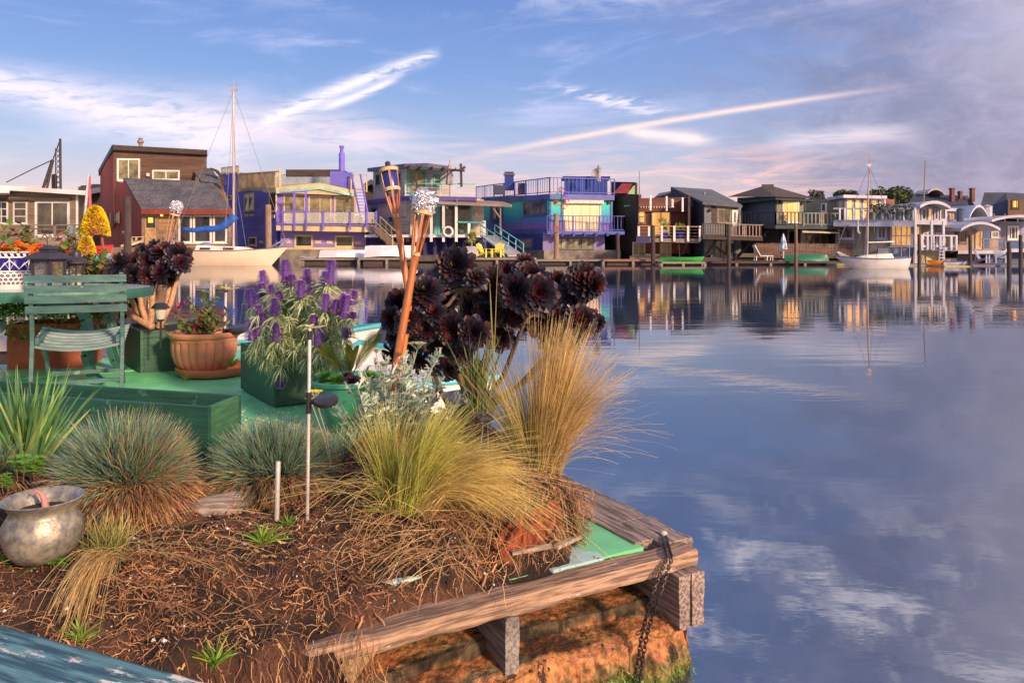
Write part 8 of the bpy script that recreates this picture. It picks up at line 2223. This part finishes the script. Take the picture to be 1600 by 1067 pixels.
# ---------------------------------------------------------------- yellow flower cones and bush behind the table
def cone(label, px, py, w, h_, Y, base):
    t = thing('yellow_flower_cone', label, 'flower', base, 'yellow succulent flower cones'); c = P(px, py, Y); r = w / 2 / F * Y; H_ = h_ / F * Y; mb = MB()
    n = 340
    for i in range(n):
        k = (i + .5) / n; a = i * 2.39996; rr = r * (1 - k ** 1.4) ** .62 if k > .0 else r
        rr = r * math.sqrt(max(0, 1 - k ** 1.5)); p = c + V((rr * math.cos(a), rr * math.sin(a), (k - .5) * H_ + uni(-.006, .006)))
        d = V((math.cos(a), math.sin(a), .45)).normalized()
        for q_ in range(6):
            dd = (d + V((uni(-1, 1), uni(-1, 1), uni(-1, 1))) * .55).normalized(); cc = random.choice([(.92, .72, .02), (.85, .62, .01), (.95, .80, .05), (.62, .48, .02)])
            mb.ribbon([p, p + dd * r * .2], [r * .08, r * .045], dd.cross(V((.3, 1, .2))), c=cc)
    mb.build('petals', leafv, t)
    mb = MB().tube([V(base), V(base).lerp(c, .5) + V((.02, 0, 0)), c], .014, 7); mb.lathe([(r * .82, -H_ * .47), (r * .7, 0), (r * .4, H_ * .35), (0, H_ * .42)], c, 12); mb.build('stem', mat('red_stem', (.32, .05, .06), (.25, .12, .03)), t)
cone('larger yellow cone-shaped flower head on a red stem behind the table', 149, 346, 37, 45, 7.6, P(163, 400, 7.6))
cone('smaller yellow cone-shaped flower head lower left of the larger one', 135, 384, 24, 30, 7.4, P(140, 425, 7.5))
bush = []
for i in range(46):
    px, py = uni(60, 190), uni(375, 445)
    if py < 395 and not (60 < px < 75 or 90 < px < 125): py += 30
    bush.append((P(px, py, 7.4 + uni(-.2, .3)), (uni(-.05, .05), 0, 0), .006))
for px, py in ((16, 352), (24, 360), (36, 365), (10, 362), (30, 352), (105, 362), (112, 356), (118, 370), (95, 376), (100, 385)): bush.append((P(px, py, 7.4), (uni(-.05, .05), 0, 0), .005))
stemmed('leafy_bush', 'loose bush of green and reddish leaves behind the lanterns', 'shrub', P(120, 470, 7.5), bush, gl_ + [(.30, .10, .06), (.22, .2, .05)], .085, 9, (.25, .08, .06), along=.6)

# ---------------------------------------------------------------- neighbouring boats by the deck
def near_boat(label, c, L_, B_, H_, rz, hull_m, rim, inside):
    s = thing('rowing_boat', label, 'boat', c, 'rowing boats moored beside the deck')
    mb, rows = hull_mesh(L_, B_, H_, bow=.25, stern=.7, rocker=.18, keel=.08, flare=.22); xf(mb, c, rz).build('hull', hull_m, s, smooth=2)
    mb = MB()
    for i in range(len(rows) - 1):
        a, b = rows[i], rows[i + 1]; z = H_ * .62
        mb.add([V((a[2][0], a[2][1] * .97, z)), V((a[2][0], -a[2][1] * .97, z)), V((b[2][0], -b[2][1] * .97, z)), V((b[2][0], b[2][1] * .97, z))], [(0, 1, 2, 3)])
    xf(mb, c, rz).build('cover', inside, s)
    mb = MB()
    for sgn in (1, -1): mb.tube([V((r[-1][0], sgn * r[-1][1], r[-1][2])) for r in rows], .028, 8)
    mb.tube([V((rows[0][-1][0], rows[0][-1][1], rows[0][-1][2])), V((rows[0][-1][0], -rows[0][-1][1], rows[0][-1][2]))], .028, 8)
    xf(mb, c, rz).build('gunwale', rim, s)
turq = mat('turquoise_paint', (.06, .42, .50), (.05, .34, .42), .4, 3, .1); wht = mat('boat_white_near', (.72, .76, .80), (.64, .68, .72), .35, 2, .05)
near_boat('white rowing boat with a turquoise rim floating behind the terracotta pot', V((-3.35, 9.0, 0)), 3.4, 1.2, .42, R(4), wht, turq, turq)
ang = math.atan2(D2.y, D2.x)
near_boat('white rowing boat with a turquoise rim moored along the deck behind the green bowl', ST(-.74, 4.75, 0), 2.3, 1.15, .34, ang, wht, turq, wht)
nd = thing('neighbour_dock', 'pale low dock behind the round table at the left edge', 'dock', P(60, 545, 9.6))
MB().prism([(-9, 9.0), (-4.6, 9.3), (-4.7, 10.6), (-9, 10.4)], .22, .36).build('planking', mat('pale_planks', (.52, .48, .44), (.4, .36, .33), .7, 4, .3, lap=((1, 0, 0), .14, .4)), nd)
MB().prism([(-9, 9.05), (-4.7, 9.35), (-4.8, 10.4), (-9, 10.3)], -.2, .215).build('float', dwood, nd)
